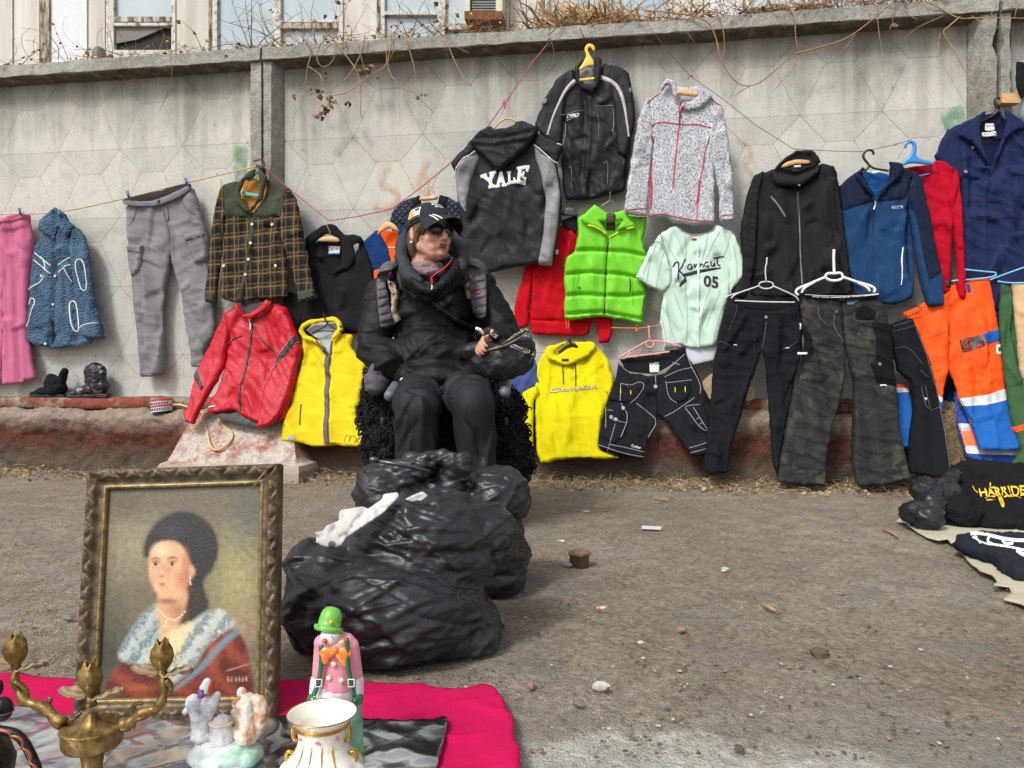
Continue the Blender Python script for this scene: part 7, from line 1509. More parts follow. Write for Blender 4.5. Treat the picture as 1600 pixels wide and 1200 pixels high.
for q in (cr(A8,[(420,950),(500,910),(600,985),(640,970)]),cr(B1,[(655,40),(660,120),(655,210)]),cr(A8,[(770,900),(800,960),(920,985)]),cr(B1,[(330,170),(326,240),(322,320)])): mb = MB(); JS.ribbon(mb,q,1.6,.003); mb.build('seam',M_SEAM,jk)
# trousers
tr = MB()
for h_,k_,f_,in ((P(655,600,3.3),KR,FR),(P(712,598,3.3),KL,FL)): tr.cap(h_,.115,k_ + Vector((0,.02,0)),.082); tr.cap(k_,.080,k_.lerp(f_,.95),.070)
tr.ell(P(685,600,3.3),(.2,.16,.11)); V,fs = remesh(tr,.0085,3)
V = creased(V,fs,[('n',.008,(8,8,4),15)]); V = creases3(V,fs,120,(.08,.30),(.007,.015),(.007,.016),7,True,.5); M_TRS = shiny('charcoal_trousers',S(29,31,35),.65,.3,.18,.35,70,bd=.003); to_ = mesh_obj(V,fs,'trousers',M_TRS,person); TS = Skin(V,fs)
for q in ([(382,475),(335,505),(306,545),(312,565)],[(936,455),(968,470),(984,495)]): mb = MB(); TS.ribbon(mb,cr(B1,q),1.3,.003); mb.build('pocket_piping',M_WHITE,to_)
for x in (FR,FL):
    mb = MB(); mb.cap((x.x,x.y + .06,.05),.045,(x.x,x.y - .12,.035),.036); v,f = remesh(mb,.008,2); v[:,2] = np.maximum(v[:,2],.004); mesh_obj(v,f,'shoe',plain('black_shoe_leather',S(26,26,28),.4),person)
# shoulder bag with strap
bagt = thing('shoulder_bag','black shoulder bag in the lap with wide chest strap and steel chain','bag',P(785,600,3.0))
mb = MB(); mb.ell(P(780,565,2.98),(.115,.055,.075)); mb.cap(P(735,548,2.98),.035,P(822,540,2.98),.035); mb.ell(P(815,560,2.98),(.045,.04,.07)); V,fs = remesh(mb,.006,3); V = creased(V,fs,[('r',.005,(12,12,16),5),('n',.004,(20,20,20),6)]); bb = mesh_obj(V,fs,'pouch',shiny('black_bag_leather',S(30,30,34),.4,.4),bagt); BS = Skin(V,fs)
mb = MB(); JS.ribbon(mb,cr(A8,[(640,910),(700,985),(800,1060),(900,1120),(1000,1170),(1060,1205)]) + cr(B1,[(960,170),(1010,205)]),8,.018); mb.build('strap',shiny('strap_webbing',S(24,24,27),.7,.4),bagt)
PS = Skin([tuple(P(x,y,2.93)) for x,y in ((700,450),(900,450),(900,650),(700,650))],[(0,1,2,3)]); mb = MB(); PS.patch(mb,cr(B1,[(940,130),(1000,150),(1040,195),(1010,215),(960,190)]),.004,thick=.012,k=1); pp = mb.build('strap_pad',M_BLACKZ,bagt); mb = MB(); PS.text(mb,'CCS',cr(B1,[(977,160),(1018,192),(1004,210),(962,176)]),.007,bold=.01); mb.build('strap_lettering',M_WHITE,pp,False)
mb = MB(); mb.tube([P(*cr(B1,[q])[0],2.93) for q in ((870,140),(900,150),(925,180))],.006,6); mb.build('strap_clip',M_LABEL,bagt)
for q,w in (([(935,295),(1000,275),(1080,250),(1150,215),(1225,165)],.004),([(1040,255),(1130,205),(1220,150)],.0055),([(1075,235),(1140,180),(1215,155)],.004)): mb = MB(); mb.tube([P(*p,2.93) for p in resample(chaikin(cr(B1,q),2,.25,False),4,False)],w,6); mb.build('bag_edge',plain('tan_edge',S(140,120,96),.6) if w == .004 else M_BLACKZ,bagt)
mb = MB()
for k in range(7):
    c = Vector(P(*cr(B1,[(1125 + k * 15,262 + k * 6)])[0],2.91)); ang = k * .9; mb.tube([c + Vector((math.cos(a) * .011,math.sin(a) * .004 * math.cos(ang),math.sin(a) * .006)) for a in np.linspace(0,2 * math.pi,12,endpoint=False)],.0018,5,closed=True)
mb.build('chain',M_STEEL,bagt); mb = MB(); mb.tube([P(*cr(B1,[p])[0],2.91) for p in ((1225,150),(1250,230),(1270,290),(1265,335),(1245,345),(1240,400))],.004,6); mb.build('tassel_cord',M_BLACKZ,bagt)
for x,y in ((1135,185),(1165,172),(1205,195),(1222,155),(1255,320),(1210,150)): mb = MB(); mb.ell(P(*cr(B1,[(x,y)])[0],2.915),.0055); mb.build('rivet',M_STEEL,bagt)
# ------------------------------------------------------------------ black bags
def bagmat(name):
    t = NT(name); n = t.noise(6,4); c = t.ramp(n,[(.3,S(20,22,25)),(.7,S(34,37,42))])
    cr_ = t.vor(22,'DISTANCE_TO_EDGE',vec=t.map((.7,.7,1.6),rot=(.2,.4,.3))); cr2 = t.vor(52,'DISTANCE_TO_EDGE',vec=t.map((.6,.6,1.8),rot=(.1,-.3,.2)))
    t.bump(t.math('ADD',t.math('ADD',t.ramp(cr_,[(0,0.0),(.25,1.0)]),t.math('MULTIPLY',t.ramp(cr2,[(0,0.0),(.3,1.0)]),.4)),t.math('MULTIPLY',t.noise(40,4),.6)),.22,.004)
    r = t.ramp(t.noise(9,4),[(.3,.34),(.7,.48)]); return t.set(c,r,spec=.5)
M_BAG = bagmat('black_bin_liner')
def crumple(V,fs,sd,k=1.0):
    N = vnormals(V,fs); Q = V @ np.array(Matrix.Rotation(.35,3,'Y')).T
    w = np.stack([noise3(Q * 5,sd + 30),noise3(Q * 5 + 9,sd + 31),noise3(Q * 5 + 17,sd + 32)],1) * .05
    h = .008 * ridged((Q + w) * np.array([3,3,7]),1,sd) + .0035 * ridged((Q + w * .6) * np.array([5,5,19]),1,sd + 4) + .002 * ridged((Q @ np.array(Matrix.Rotation(-.8,3,'Y')).T + w * .4) * np.array([7,7,30]),1,sd + 8) + .001 * ridged((Q + w) * np.array([18,18,60]),1,sd + 9) + .014 * fbm(Q * 4,1,sd + 12)
    V = V + N * (k * h * .55)[:,None]; V = creases3(V,fs,300,(.06,.34),(.0035,.009),(.0025,.0065),sd,False,.38); V[:,2] = np.maximum(V[:,2],.003 + .004 * np.abs(noise3(V * 20,3))); return V
mb = MB()
mb.ell(P(604,945,1.63),(.205,.185,.135)); mb.ell(P(690,985,1.66),(.105,.13,.08)); mb.ell(P(520,935,1.62),(.10,.13,.12)); mb.ell(P(655,860,1.68),(.17,.15,.125)); mb.ell(P(735,838,1.74),(.115,.12,.085)); mb.ell(P(780,852,1.78),(.06,.08,.06)); mb.ell(P(478,880,1.62),(.035,.07,.05)); mb.ell(P(486,935,1.62),(.05,.10,.12)); mb.ell(P(738,985,1.67),(.062,.11,.075)); mb.cap(P(620,800,1.7),.035,P(700,792,1.72),.045)
V,fs = remesh(mb,.0046,5); V = crumple(V,fs,3,.85); tag(mesh_obj(V,fs,'bin_bag',M_BAG),'larger black bin bag in front, open at its left with white paper showing','bin bag','black bin bags')
mb = MB()
mb.ell(P(690,850,2.16),(.235,.2,.20)); mb.ell(P(600,770,2.12),(.085,.12,.085)); mb.ell(P(775,775,2.15),(.095,.13,.085)); mb.ell(P(775,880,2.12),(.09,.13,.13)); mb.cap(P(620,760,2.1),.07,P(668,722,2.1),.035); mb.cap(P(700,775,2.06),.035,P(716,728,2.06),.042); mb.cap(P(690,712,2.07),.018,P(722,740,2.05),.03); mb.cap(P(640,715,2.1),.02,P(690,716,2.09),.02)
V,fs = remesh(mb,.0055,4); V = crumple(V,fs,23,1.0); tag(mesh_obj(V,fs,'bin_bag',M_BAG),'black bin bag behind, knotted at the top in front of the seated knees','bin bag','black bin bags')
mb = MB(); mb.tube([P(578,719,1.92),P(584,718,1.92),P(590,720,1.92)],.0075,8); mb.tube([P(586,720,1.92),P(630,727,1.93),P(672,737,1.95)],.005,8); tag(mb.build('umbrella_handle',plain('dark_steel',S(86,90,96),.3,.7)),'thin dark metal rod with a bent tip lying on the knotted bin bag','rod')
# white paper in the open bag
def sheet3(poly,fY,name,mat,amp=.008,sp=3,seed=1,scale=25,th=.002):
    bnd = resample(chaikin(poly,1,.1),sp); V2,T3 = tri2d(bnd,sp); y = np.array([fY(x,yy) for x,yy in V2]); X = np.array([tuple(P(x,yy,d)) for (x,yy),d in zip(V2,y)])
    X[:,1] += amp * ridged(X * scale,2,seed) + amp * fbm(X * scale * .5,2,seed + 3); n = len(X); B = X + np.array([0,th,0]); fs = list(T3) + [(a + n,c + n,b_ + n) for a,b_,c in T3]
    E = {(a,b_) for t_ in T3 for a,b_ in ((t_[0],t_[1]),(t_[1],t_[2]),(t_[2],t_[0]))}; fs += [(b_,a,a + n,b_ + n) for a,b_ in E if (b_,a) not in E]
    return mesh_obj(np.concatenate([X,B]),fs,name,mat)
C5 = (430,680,3.0); M_PAPER = plain('white_paper',S(190,188,184),.7,var=.08)
tag(sheet3(cr(C5,[(186,455),(225,448),(238,425),(300,400),(302,352),(400,336),(430,350),(500,300),(505,278),(570,270),(580,290),(500,370),(420,420),(330,480),(300,528),(186,515)]),lambda x,y: 1.505 + (860 - y) / 300 * .30,'wrapping_paper',M_PAPER,.011,3,1,20),'crumpled white paper poking out of the front bin bag','paper','white paper in the bag')
tag(sheet3(cr(C5,[(606,300),(660,275),(690,263),(718,284),(690,305),(640,312)]),lambda x,y: 1.60,'wrapping_paper',M_PAPER,.005),'small white paper corner at the top of the front bin bag','paper','white paper in the bag')
mb = MB()
for k in range(5): c = P(*cr(C5,[(266 + 6 * math.cos(k * 1.3),512 + 6 * math.sin(k * 1.3))])[0],1.49); mb.tube([c + Vector((math.cos(a) * .0045,0,math.sin(a) * .004)) for a in np.linspace(0,6.28,10,endpoint=False)],.0007,4,closed=True)
tag(mb.build('printed_swirl',M_BLACKZ),'small black printed swirl on the white paper','print')

# ------------------------------------------------------------------ blanket and foil on the ground
def ground_sheet(poly,z0,sp,name,mat,hf_,th=.006,k=1):
    """a cloth or film lying on the ground; poly in image pixels, worked out in metres"""
    g_ = np.array([tuple(G(x,y,z0))[:2] for x,y in chaikin(poly,k,.15)]); bnd = resample(g_,sp); V2,T3 = tri2d(bnd,sp); T3 = [(a,c,b_) for a,b_,c in T3]
    e = np.clip(seg_dist(V2,bnd) / (sp * 2),0,1); z = z0 + hf_(V2) ; n = len(V2)
    A = np.concatenate([V2,z[:,None]],1); B = A - np.array([0,0,th]); B[:,2] = np.maximum(B[:,2],0.0); fs = list(T3) + [(a + n,c + n,b_ + n) for a,b_,c in T3]
    E = {(a,b_) for t_ in T3 for a,b_ in ((t_[0],t_[1]),(t_[1],t_[2]),(t_[2],t_[0]))}; fs += [(b_,a,a + n,b_ + n) for a,b_ in E if (b_,a) not in E]
    return mesh_obj(np.concatenate([A,B]),fs,name,mat)
M_MAG = cloth('magenta_fleece',S(184,16,76),var=.12,grain=.25,gs=900,bump=.5)
bh = lambda q: .004 * fbm(q * 9,3,5) + .010 * np.maximum(0,ridged(q * np.array([4,9]),1,7)) + .004
tag(ground_sheet([(-60,1058),(60,1060),(125,1066),(300,1070),(430,1066),(560,1067),(650,1073),(722,1080),(752,1070),(772,1074),(790,1104),(802,1132),(803,1158),(813,1180),(812,1250),(780,1400),(-200,1400)],.012,.008,'blanket',M_MAG,bh,.012),'magenta fleece blanket spread on the ground under the bric-a-brac','blanket')
t = NT('silver_film'); t.bump(t.math('ADD',t.math('MULTIPLY',t.noise(22,2),.6),t.vor(17,'DISTANCE_TO_EDGE')),.35,.010); M_FOIL = t.set(t.ramp(t.noise(5,3),[(.35,S(120,122,134)),(.6,S(226,228,232))]),.19,1.0)
fh = lambda q: .006 + .0055 * np.maximum(-.3,ridged(q * np.array([7,9]),1,15)) + .003 * fbm(q * 8,1,19) + .0022 * ridged(q * np.array([19,14]),1,21)
tag(ground_sheet([(-60,1112),(60,1106),(110,1128),(180,1118),(300,1120),(430,1124),(560,1125),(620,1133),(662,1132),(701,1123),(697,1150),(688,1185),(676,1230),(640,1400),(-200,1400)],.019,.0065,'foil_sheet',M_FOIL,fh,.002),'crumpled silver foil sheet lying on the magenta blanket','foil')

# ------------------------------------------------------------------ framed portrait
C2 = (110,710,2.857); C3 = (0,940,3.8095); C4 = (270,930,4.4457)
fc = [Vector(P(147,737,1.385)),Vector(P(443,727,1.385)),Vector(P(437,1121,1.272)),Vector(P(125,1127,1.272))]
fn = (fc[3] - fc[0]).cross(fc[1] - fc[0]).normalized()
if fn.y > 0: fn = -fn
def FP(u,v,d=0.0): return fc[0] * (1 - u) * (1 - v) + fc[1] * u * (1 - v) + fc[2] * u * v + fc[3] * (1 - u) * v + fn * d
pic = thing('framed_portrait','oil portrait of a dark-haired sitter in a blue shawl, in a carved dull gold frame','painting',(fc[2] + fc[3]) / 2)
t = NT('antique_gilt'); n = t.noise(60,5,.65); c = t.ramp(n,[(.3,S(54,44,33)),(.5,S(90,75,57)),(.72,S(128,112,90))]); t.bump(t.noise(120,4),.4,.003); M_GILT = t.set(c,.5,.35,.4)
t = NT('bright_gilt'); n = t.noise(90,4); c = t.ramp(n,[(.3,S(92,76,46)),(.7,S(152,132,88))]); M_GILT2 = t.set(c,.42,.45,.4)
FW,FH_ = (fc[1] - fc[0]).length,(fc[3] - fc[0]).length; bw_ = .0365
prof = [(0,0.0),(0,.020),(.004,.028),(.010,.031),(.020,.029),(.025,.022),(.030,.020),(.0345,.019),(.035,.022),(.040,.022),(.043,.016),(.043,.0)]
for side in range(4):
    mb = MB(); n = 110 if side % 2 == 0 else 140; v = []; L = FW if side % 2 == 0 else FH_; M_ = 24; pr = resample(np.array(prof) * np.array([.85,1]),.0036,False); np_ = len(pr)
    for i in range(n + 1):
        for w,d in pr:
            t0 = w / L + (1 - 2 * w / L) * i / n; wx,wy = w / FW,w / FH_
            u,vv = ((t0,wy),(1 - wx,t0),(t0,1 - wy),(wx,t0))[side]; s_ = t0 * L
            if .003 < w < .019:      # scrolling acanthus relief
                ph = s_ / .0215 * 2 * math.pi; sp_ = math.cos(ph + 2.2 * math.sin((w - .011) / .008 * 1.57) * (1 if int(s_ / .0215) % 2 else -1)); d = d + .0042 * sp_ * math.cos((w - .011) / .008 * 1.4) + .0016 * math.sin(ph * 3 + w * 900)
            elif .029 < w < .0355: d = d + .0016 * math.sin(s_ / .0052 * 2 * math.pi)
            v.append(tuple(FP(u,vv,d)))
    f = [(i * np_ + j,(i + 1) * np_ + j,(i + 1) * np_ + j + 1,i * np_ + j + 1) for i in range(n) for j in range(np_ - 1)]
    if side in (1,2): pass
    mi = [1 if pr[j][0] > .0285 and pr[j][0] < .036 else 0 for i in range(n) for j in range(np_ - 1)]
    mb.add(v,f); mb.mi = mi; mb.build('frame_rail',[M_GILT,M_GILT2],pic)
mb = MB(); mb.hexa([tuple(FP(u,v,-.002)) for u,v in ((.01,.99),(.99,.99),(.99,.01),(.01,.01))] + [tuple(FP(u,v,-.010)) for u,v in ((.01,.99),(.99,.99),(.99,.01),(.01,.01))]); mb.build('backing_board',plain('backing_brown',S(90,70,50),.9),pic,False)
mb = MB(); mb.tube([FP(.945,.025,.030),FP(.90,.065,.0285),(FP(.865,.098,.022))],.0012,5); mb.build('corner_crack',plain('raw_wood',S(176,120,70),.8),pic)
mb = MB(); mb.box(FP(.5,.55,-.03) + Vector((0,.06,-.02)),(.03,.02,.30),Matrix.Rotation(.42,3,'X')); mb.build('easel_strut',plain('strut_wood',S(96,72,50),.8),pic,False)
# the picture itself: paint laid on a fine canvas grid
nu_,nv_ = 170,236; uu,vv_ = np.meshgrid(np.linspace(bw_ / FW * .98,1 - bw_ / FW * .98,nu_),np.linspace(bw_ / FH_ * .98,1 - bw_ / FH_ * .98,nv_)); UV = np.stack([uu.ravel(),vv_.ravel()],1)
pts = np.array([tuple(FP(u,v,.012)) for u,v in UV])
px_ = np.stack([800 + pts[:,0] / pts[:,1] * F,600 + (CAMH - pts[:,2]) / pts[:,1] * F],1)
q = (px_ - np.array(C2[:2])) * C2[2]       # canvas coordinates used for the brushwork
br1 = fbm(q / np.array([26,26]),3,3); br2 = fbm(q / np.array([7,5]),2,4); br3 = noise3(np.concatenate([q / np.array([60,4]),q[:,:1] * 0],1),6)
def lin(c): return np.array(S(*c)[:3])
def soft(poly,fe,wob=3.0):
    p = chaikin(poly,2,.25); qq = q + np.stack([br2,br1],1) * wob; d = seg_dist(qq,p) * np.where(inside(qq,p),1,-1); return np.clip(d / fe * .5 + .5,0,1)[:,None]
def over(C,a,c,k=1.0): return C * (1 - a * k) + np.asarray(c) * (a * k)
def blob_(cx,cy,rx,ry,fe=.5): d = np.hypot((q[:,0] - cx) / rx,(q[:,1] - cy) / ry); return np.clip((1 - d) / fe,0,1)[:,None]
C = np.ones((len(q),3)) * lin((114,108,92))
C = over(C,blob_(280,400,190,220,.9),lin((152,148,124)),.8); C = over(C,blob_(740,560,190,330,.9),lin((162,158,118)),.85); C = over(C,blob_(520,220,380,150,.9),lin((112,106,98)),.7); C = over(C,blob_(170,900,150,330,.9),lin((62,66,60)),.9); C = over(C,blob_(800,260,110,210,.9),lin((86,98,98)),.6); C = over(C,blob_(760,760,120,150,.9),lin((168,140,104)),.5); C = over(C,blob_(250,230,110,90,.9),lin((86,80,72)),.6)
C = C * (1 + .14 * br1 + .10 * br2)[:,None]
hair_,dkh = lin((52,50,54)),lin((34,33,38))
C = over(C,soft([(322,450),(335,370),(392,292),(475,250),(568,262),(642,330),(668,420),(640,515),(590,560),(600,620),(625,670),(590,730),(520,760),(470,760),(460,700),(520,600),(530,480),(480,400),(400,390),(360,430),(345,470)],9,6),hair_ * (1 + .45 * br3[:,None] + .3 * br2[:,None])); C = over(C,blob_(450,340,100,50,.9),lin((78,78,82)),.5); C = over(C,blob_(560,660,50,80,.9),lin((70,54,44)),.8)
sk_ = lin((214,172,140)); sh_ = lin((182,122,92)); li_ = lin((236,206,178))
C = over(C,soft([(395,600),(520,590),(525,650),(500,720),(470,790),(440,830),(400,820),(370,720),(385,660)],10),sk_ * .95)
C = over(C,soft([(352,470),(362,420),(400,388),(460,384),(508,410),(525,470),(555,510),(556,535),(530,560),(510,620),(470,648),(420,646),(385,620),(356,570),(348,520)],9),sk_)
C = over(C,blob_(405,430,60,50,.9),li_,.8); C = over(C,blob_(395,590,40,30,.9),li_,.4); C = over(C,blob_(490,560,40,60,.9),lin((204,128,104)),.75); C = over(C,blob_(515,470,26,80,.9),sh_,.6); C = over(C,blob_(370,560,26,24,.9),lin((208,146,126)),.5); C = over(C,blob_(518,545,34,110,.9),lin((150,92,70)),.6); C = over(C,blob_(480,700,60,70,.9),lin((150,100,76)),.7); C = over(C,blob_(428,655,70,20,.9),lin((128,78,58)),.8); C = over(C,blob_(436,520,16,40,.9),sh_,.55); C = over(C,blob_(360,600,22,40,.9),lin((150,100,78)),.5); C = over(C,blob_(430,690,50,26,.9),sh_,.35)
for ex in (381,455):
    C = over(C,blob_(ex,489,21,10,.6),lin((196,178,162)),.9); C = over(C,blob_(ex,474,34,14,.9),lin((160,108,84)),.65); C = over(C,blob_(ex - 1,490,10,10,.4),lin((58,54,50)),.95); C = over(C,soft([(ex - 24,486),(ex,476),(ex + 24,486),(ex,480)],4,1),lin((60,44,38)),.9); C = over(C,blob_(ex,506,22,7,.9),sh_,.4)
C = over(C,soft([(358,470),(380,458),(402,464),(380,463)],5,1),lin((48,36,30)),1); C = over(C,soft([(425,466),(455,455),(484,464),(455,462)],5,1),lin((48,36,30)),1)
C = over(C,soft([(410,480),(414,520),(402,540),(418,546),(424,520)],6,1),sh_,.55); C = over(C,blob_(408,545,20,6,.8),lin((160,92,76)),.6); C = over(C,blob_(412,525,8,16,.9),li_,.6)
C = over(C,blob_(408,578,24,6,.6),lin((176,92,84)),.95); C = over(C,blob_(408,588,20,7,.7),lin((206,122,110)),.9); C = over(C,blob_(408,601,16,4,.9),sh_,.6)
# gown and shawl
C = over(C,soft([(160,1010),(230,920),(330,880),(420,950),(560,900),(640,800),(720,770),(780,820),(815,1000),(822,1100),(140,1110)],10),lin((112,44,38)) * (1 + .3 * br2[:,None])); C = over(C,blob_(640,900,40,90,.9),lin((190,110,58)),.75); C = over(C,blob_(700,840,50,50,.9),lin((148,70,44)),.7); C = over(C,blob_(330,1040,120,26,.9),lin((176,100,50)),.6); C = over(C,blob_(560,1020,70,26,.9),lin((170,84,50)),.6); C = over(C,blob_(760,1000,60,110,.9),lin((82,30,34)),.7)
cream,blue = lin((212,200,160)),lin((132,158,178))
C = over(C,soft([(385,655),(300,740),(230,850),(205,920),(330,945),(420,940),(400,800),(380,720)],10),lin((150,168,172)))
C = over(C,soft([(530,760),(620,690),(690,690),(745,760),(690,780),(600,860),(560,940),(470,1020),(440,1030),(430,900),(450,820)],10),lin((168,180,178)))
C = over(C,soft([(400,830),(470,770),(560,740),(520,840),(470,940),(380,960),(330,930)],12),cream * (1 + .15 * br2[:,None]))
st_ = np.sin((q[:,0] * .6 + q[:,1] * .45) / 9 + br1 * 2.4)[:,None]; msk = np.maximum(soft([(385,655),(300,740),(230,850),(205,920),(330,945),(420,940),(400,800)],12),soft([(530,760),(620,690),(690,690),(745,760),(600,860),(560,940),(470,1020),(430,900)],12))
gm_ = soft([(160,1010),(230,920),(330,880),(420,950),(480,1050),(600,950),(720,800),(780,820),(815,1000),(822,1100),(140,1110)],10) * (1 - msk); gs_ = np.sin((q[:,0] * .5 - q[:,1] * .62) / 17 + br1 * 1.2)[:,None]
C = over(C,gm_ * np.clip(gs_ * .7,0,1),lin((178,104,58)),.4); C = over(C,gm_ * np.clip(-gs_ * .8,0,1),lin((66,24,28)),.55)
C = over(C,msk * np.clip(st_,0,1),lin((84,112,138)),.75); C = over(C,msk * np.clip(br2[:,None] * 2 - .4,0,1),lin((226,208,128)),.75); C = over(C,msk * np.clip(-st_ - .3,0,1),lin((204,212,210)),.5)
C = over(C,soft([(560,960),(660,840),(745,765),(770,790),(680,860),(600,960),(480,1050),(440,1060)],9),lin((112,140,156)),.85)
for k in range(12):
    a = k / 11; nx__,ny__ = 392 + 118 * a,690 + 60 * math.sin(a * 2.6) + (-18 * a); C = over(C,blob_(nx__,ny__,6,6,.6),lin((226,222,210)),.9)
for x,y in ((428,745),(420,768),(434,770),(426,752),(535,552),(534,568),(536,578)): C = over(C,blob_(x,y,5,7,.6),lin((230,228,220)),.9)
C = over(C,soft([(690,965),(805,930),(806,934),(700,970)],3,1),lin((196,160,120)),.7)
for x0 in (735,750,765,780,700,715): C = over(C,soft([(x0,1020),(x0 + 4,985),(x0 + 9,1018),(x0 + 6,1000)],4,3),lin((220,200,180)),.8)
C = C ** 1.08 * np.array([1.02,.97,.90]); C = np.clip(.90 * C * (1 + .10 * br1[:,None] + .07 * noise3(np.concatenate([q / 2.6,q[:,:1] * 0],1),8)[:,None] + .10 * br2[:,None]),0.004,1)
mb = MB(); mb.add(pts + np.array(fn)[None] * (.0006 * br2)[:,None],[(j * nu_ + i,(j + 1) * nu_ + i,(j + 1) * nu_ + i + 1,j * nu_ + i + 1) for j in range(nv_ - 1) for i in range(nu_ - 1)])
t = NT('oil_paint'); at = t.n.new('ShaderNodeVertexColor'); at.layer_name = 'paint'; t.bump(t.noise(700,3),.2,.001); M_OIL = t.set(at.outputs[0],.42,spec=.3)
cv = mb.build('canvas',M_OIL,pic); ca = cv.data.color_attributes.new('paint','FLOAT_COLOR','POINT'); ca.data.foreach_set('color',np.concatenate([C,np.ones((len(C),1))],1).astype(np.float32).ravel())
# ------------------------------------------------------------------ bric-a-brac in the foreground
t = NT('old_brass'); n = t.noise(55,5,.65); c = t.ramp(n,[(.3,S(70,54,30)),(.5,S(124,98,54)),(.7,S(168,138,82))]); c = t.mix(t.ramp(t.noise(120,4),[(.55,0.0),(.75,.6)]),c,S(96,88,68)); t.bump(t.noise(150,4),.35,.0015); M_BRASS = t.set(c,t.ramp(t.noise(80,4),[(.35,.34),(.65,.62)]),.6,.4)
M_PAN = plain('dusty_brass_leaf',S(150,130,100),.75,.2,var=.35,vs=90)
cd_ = thing('candelabrum','old brass three-cup candelabrum with leaf drip pans, cut off by the bottom edge','candelabrum',P(147,1266,1.0)); YC = 1.0
def K(x,y,d=0.0): p = cr(C3,[(x,y)])[0]; return P(p[0],p[1],YC + d)
mb = MB(); b0 = K(550,850); mb.lathe([(.004,-.10),(.045,-.098),(.048,-.09),(.018,-.075),(.013,-.05),(.012,-.03),(.0145,-.012),(.013,-.006),(.0155,0.0),(.0150,.006),(.012,.01)],b0 - HZ * .0,24); mb.build('stem',M_BRASS,cd_)
mb = MB(); b0 = K(550,860); mb.lathe([(.010,0),(.034,.001),(.0365,.005),(.0375,.022),(.039,.025),(.037,.027),(.030,.0245),(.018,.028),(.010,.035),(.006,.044),(.002,.045)],b0,40); V,fs = mb.arrays(); V = V.copy()
an = np.arctan2(V[:,1] - b0.y,V[:,0] - b0.x); r = np.hypot(V[:,1] - b0.y,V[:,0] - b0.x); V[:,2] += .0012 * np.sin(an * 14) * (r > .012) * (V[:,2] > b0.z + .022); mesh_obj(V,fs,'dish',M_BRASS,cd_)
def cup(x,y,d):
    c = K(x,y,d); cp = MB(); n = 30; prof = [(.005,-.012),(.0055,-.003),(.0075,-.001),(.0065,.002),(.0095,.006),(.0150,.014),(.0172,.024),(.0155,.034),(.0105,.041),(.0102,.046),(.0085,.044),(.0085,.036),(.002,.030)]; prof = [(a_ * .84,z_ * .9) for a_,z_ in prof]
    cp.lathe(prof,c,n); V,fs = cp.arrays(); V = V.copy(); an = np.arctan2(V[:,1] - c.y,V[:,0] - c.x); zz = V[:,2] - c.z; k = np.clip((zz - .004) / .03,0,1)
    V[:,:2] += (V[:,:2] - np.array(c)[:2]) * (.13 * np.sin(an * 5 + zz * 60) * k)[:,None]; V[:,2] += .0035 * np.sin(an * 5) * (zz > .032); cu = mesh_obj(V,fs,'candle_cup',M_BRASS,cd_)
    for s in (-1,1):     # two veined leaves under the cup
        lv = MB(); vv = []; nu,nv = 12,10
        for i in range(nu + 1):
            for j_ in range(nv + 1):
                u = i / nu; w = (j_ / nv - .5); wd = .032 * math.sin(math.pi * min(1,u * .85 + .12)) ** .7 * (1 + .1 * math.sin(u * 20)); vv.append(tuple(c + Vector((s * (.004 + .036 * u),w * wd,-.003 + .013 * u - .006 * u * u + .004 * math.cos(w * 14) * u + .0015 * math.sin(u * 17 + w * 9)))))
        lv.add(vv,[(i * (nv + 1) + j_,(i + 1) * (nv + 1) + j_,(i + 1) * (nv + 1) + j_ + 1,i * (nv + 1) + j_ + 1) for i in range(nu) for j_ in range(nv)]); o = lv.build('leaf_pan',M_PAN,cd_); o.modifiers.new('s','SOLIDIFY').thickness = .0012
cup(95,385,.02); cup(540,555,-.012); cup(965,420,.02)
mb = MB(); mb.tube([K(540,620,-.012),K(540,560,-.012)],[.008,.0055],10); mb.build('arm',M_BRASS,cd_)
for q in ([(380,730),(320,690),(270,630),(200,610),(140,590),(110,530),(85,470),(95,410)],[(715,735),(770,730),(800,690),(860,660),(930,640),(970,590),(985,520),(968,430)]):
    p = [K(x,y,.02 * i / 7) for i,(x,y) in enumerate(chaikin(q,2,.25,False))] if 0 else [K(x,y,.02 * i / 30) for i,(x,y) in enumerate(resample(chaikin(q,2,.25,False),18,False))]
    mb = MB(); rr = [.0085 - .004 * i / len(p) + .0014 * math.sin(i * .9) for i in range(len(p))]; mb.tube(p,rr,10); mb.build('arm',M_BRASS,cd_)
for q in ([(200,620),(250,640),(300,600),(305,570),(280,575)],[(90,480),(130,500),(170,540),(160,580)],[(860,665),(800,660),(790,620),(815,605),(850,610)],[(770,690),(800,740),(790,760),(770,745)],[(990,470),(1020,500),(1020,540),(1000,560)]): mb = MB(); p = [K(x,y,.01) for x,y in resample(chaikin(q,2,.25,False),12,False)]; mb.tube(p,np.linspace(.0045,.002,len(p)),8); mb.build('scroll',M_BRASS,cd_)

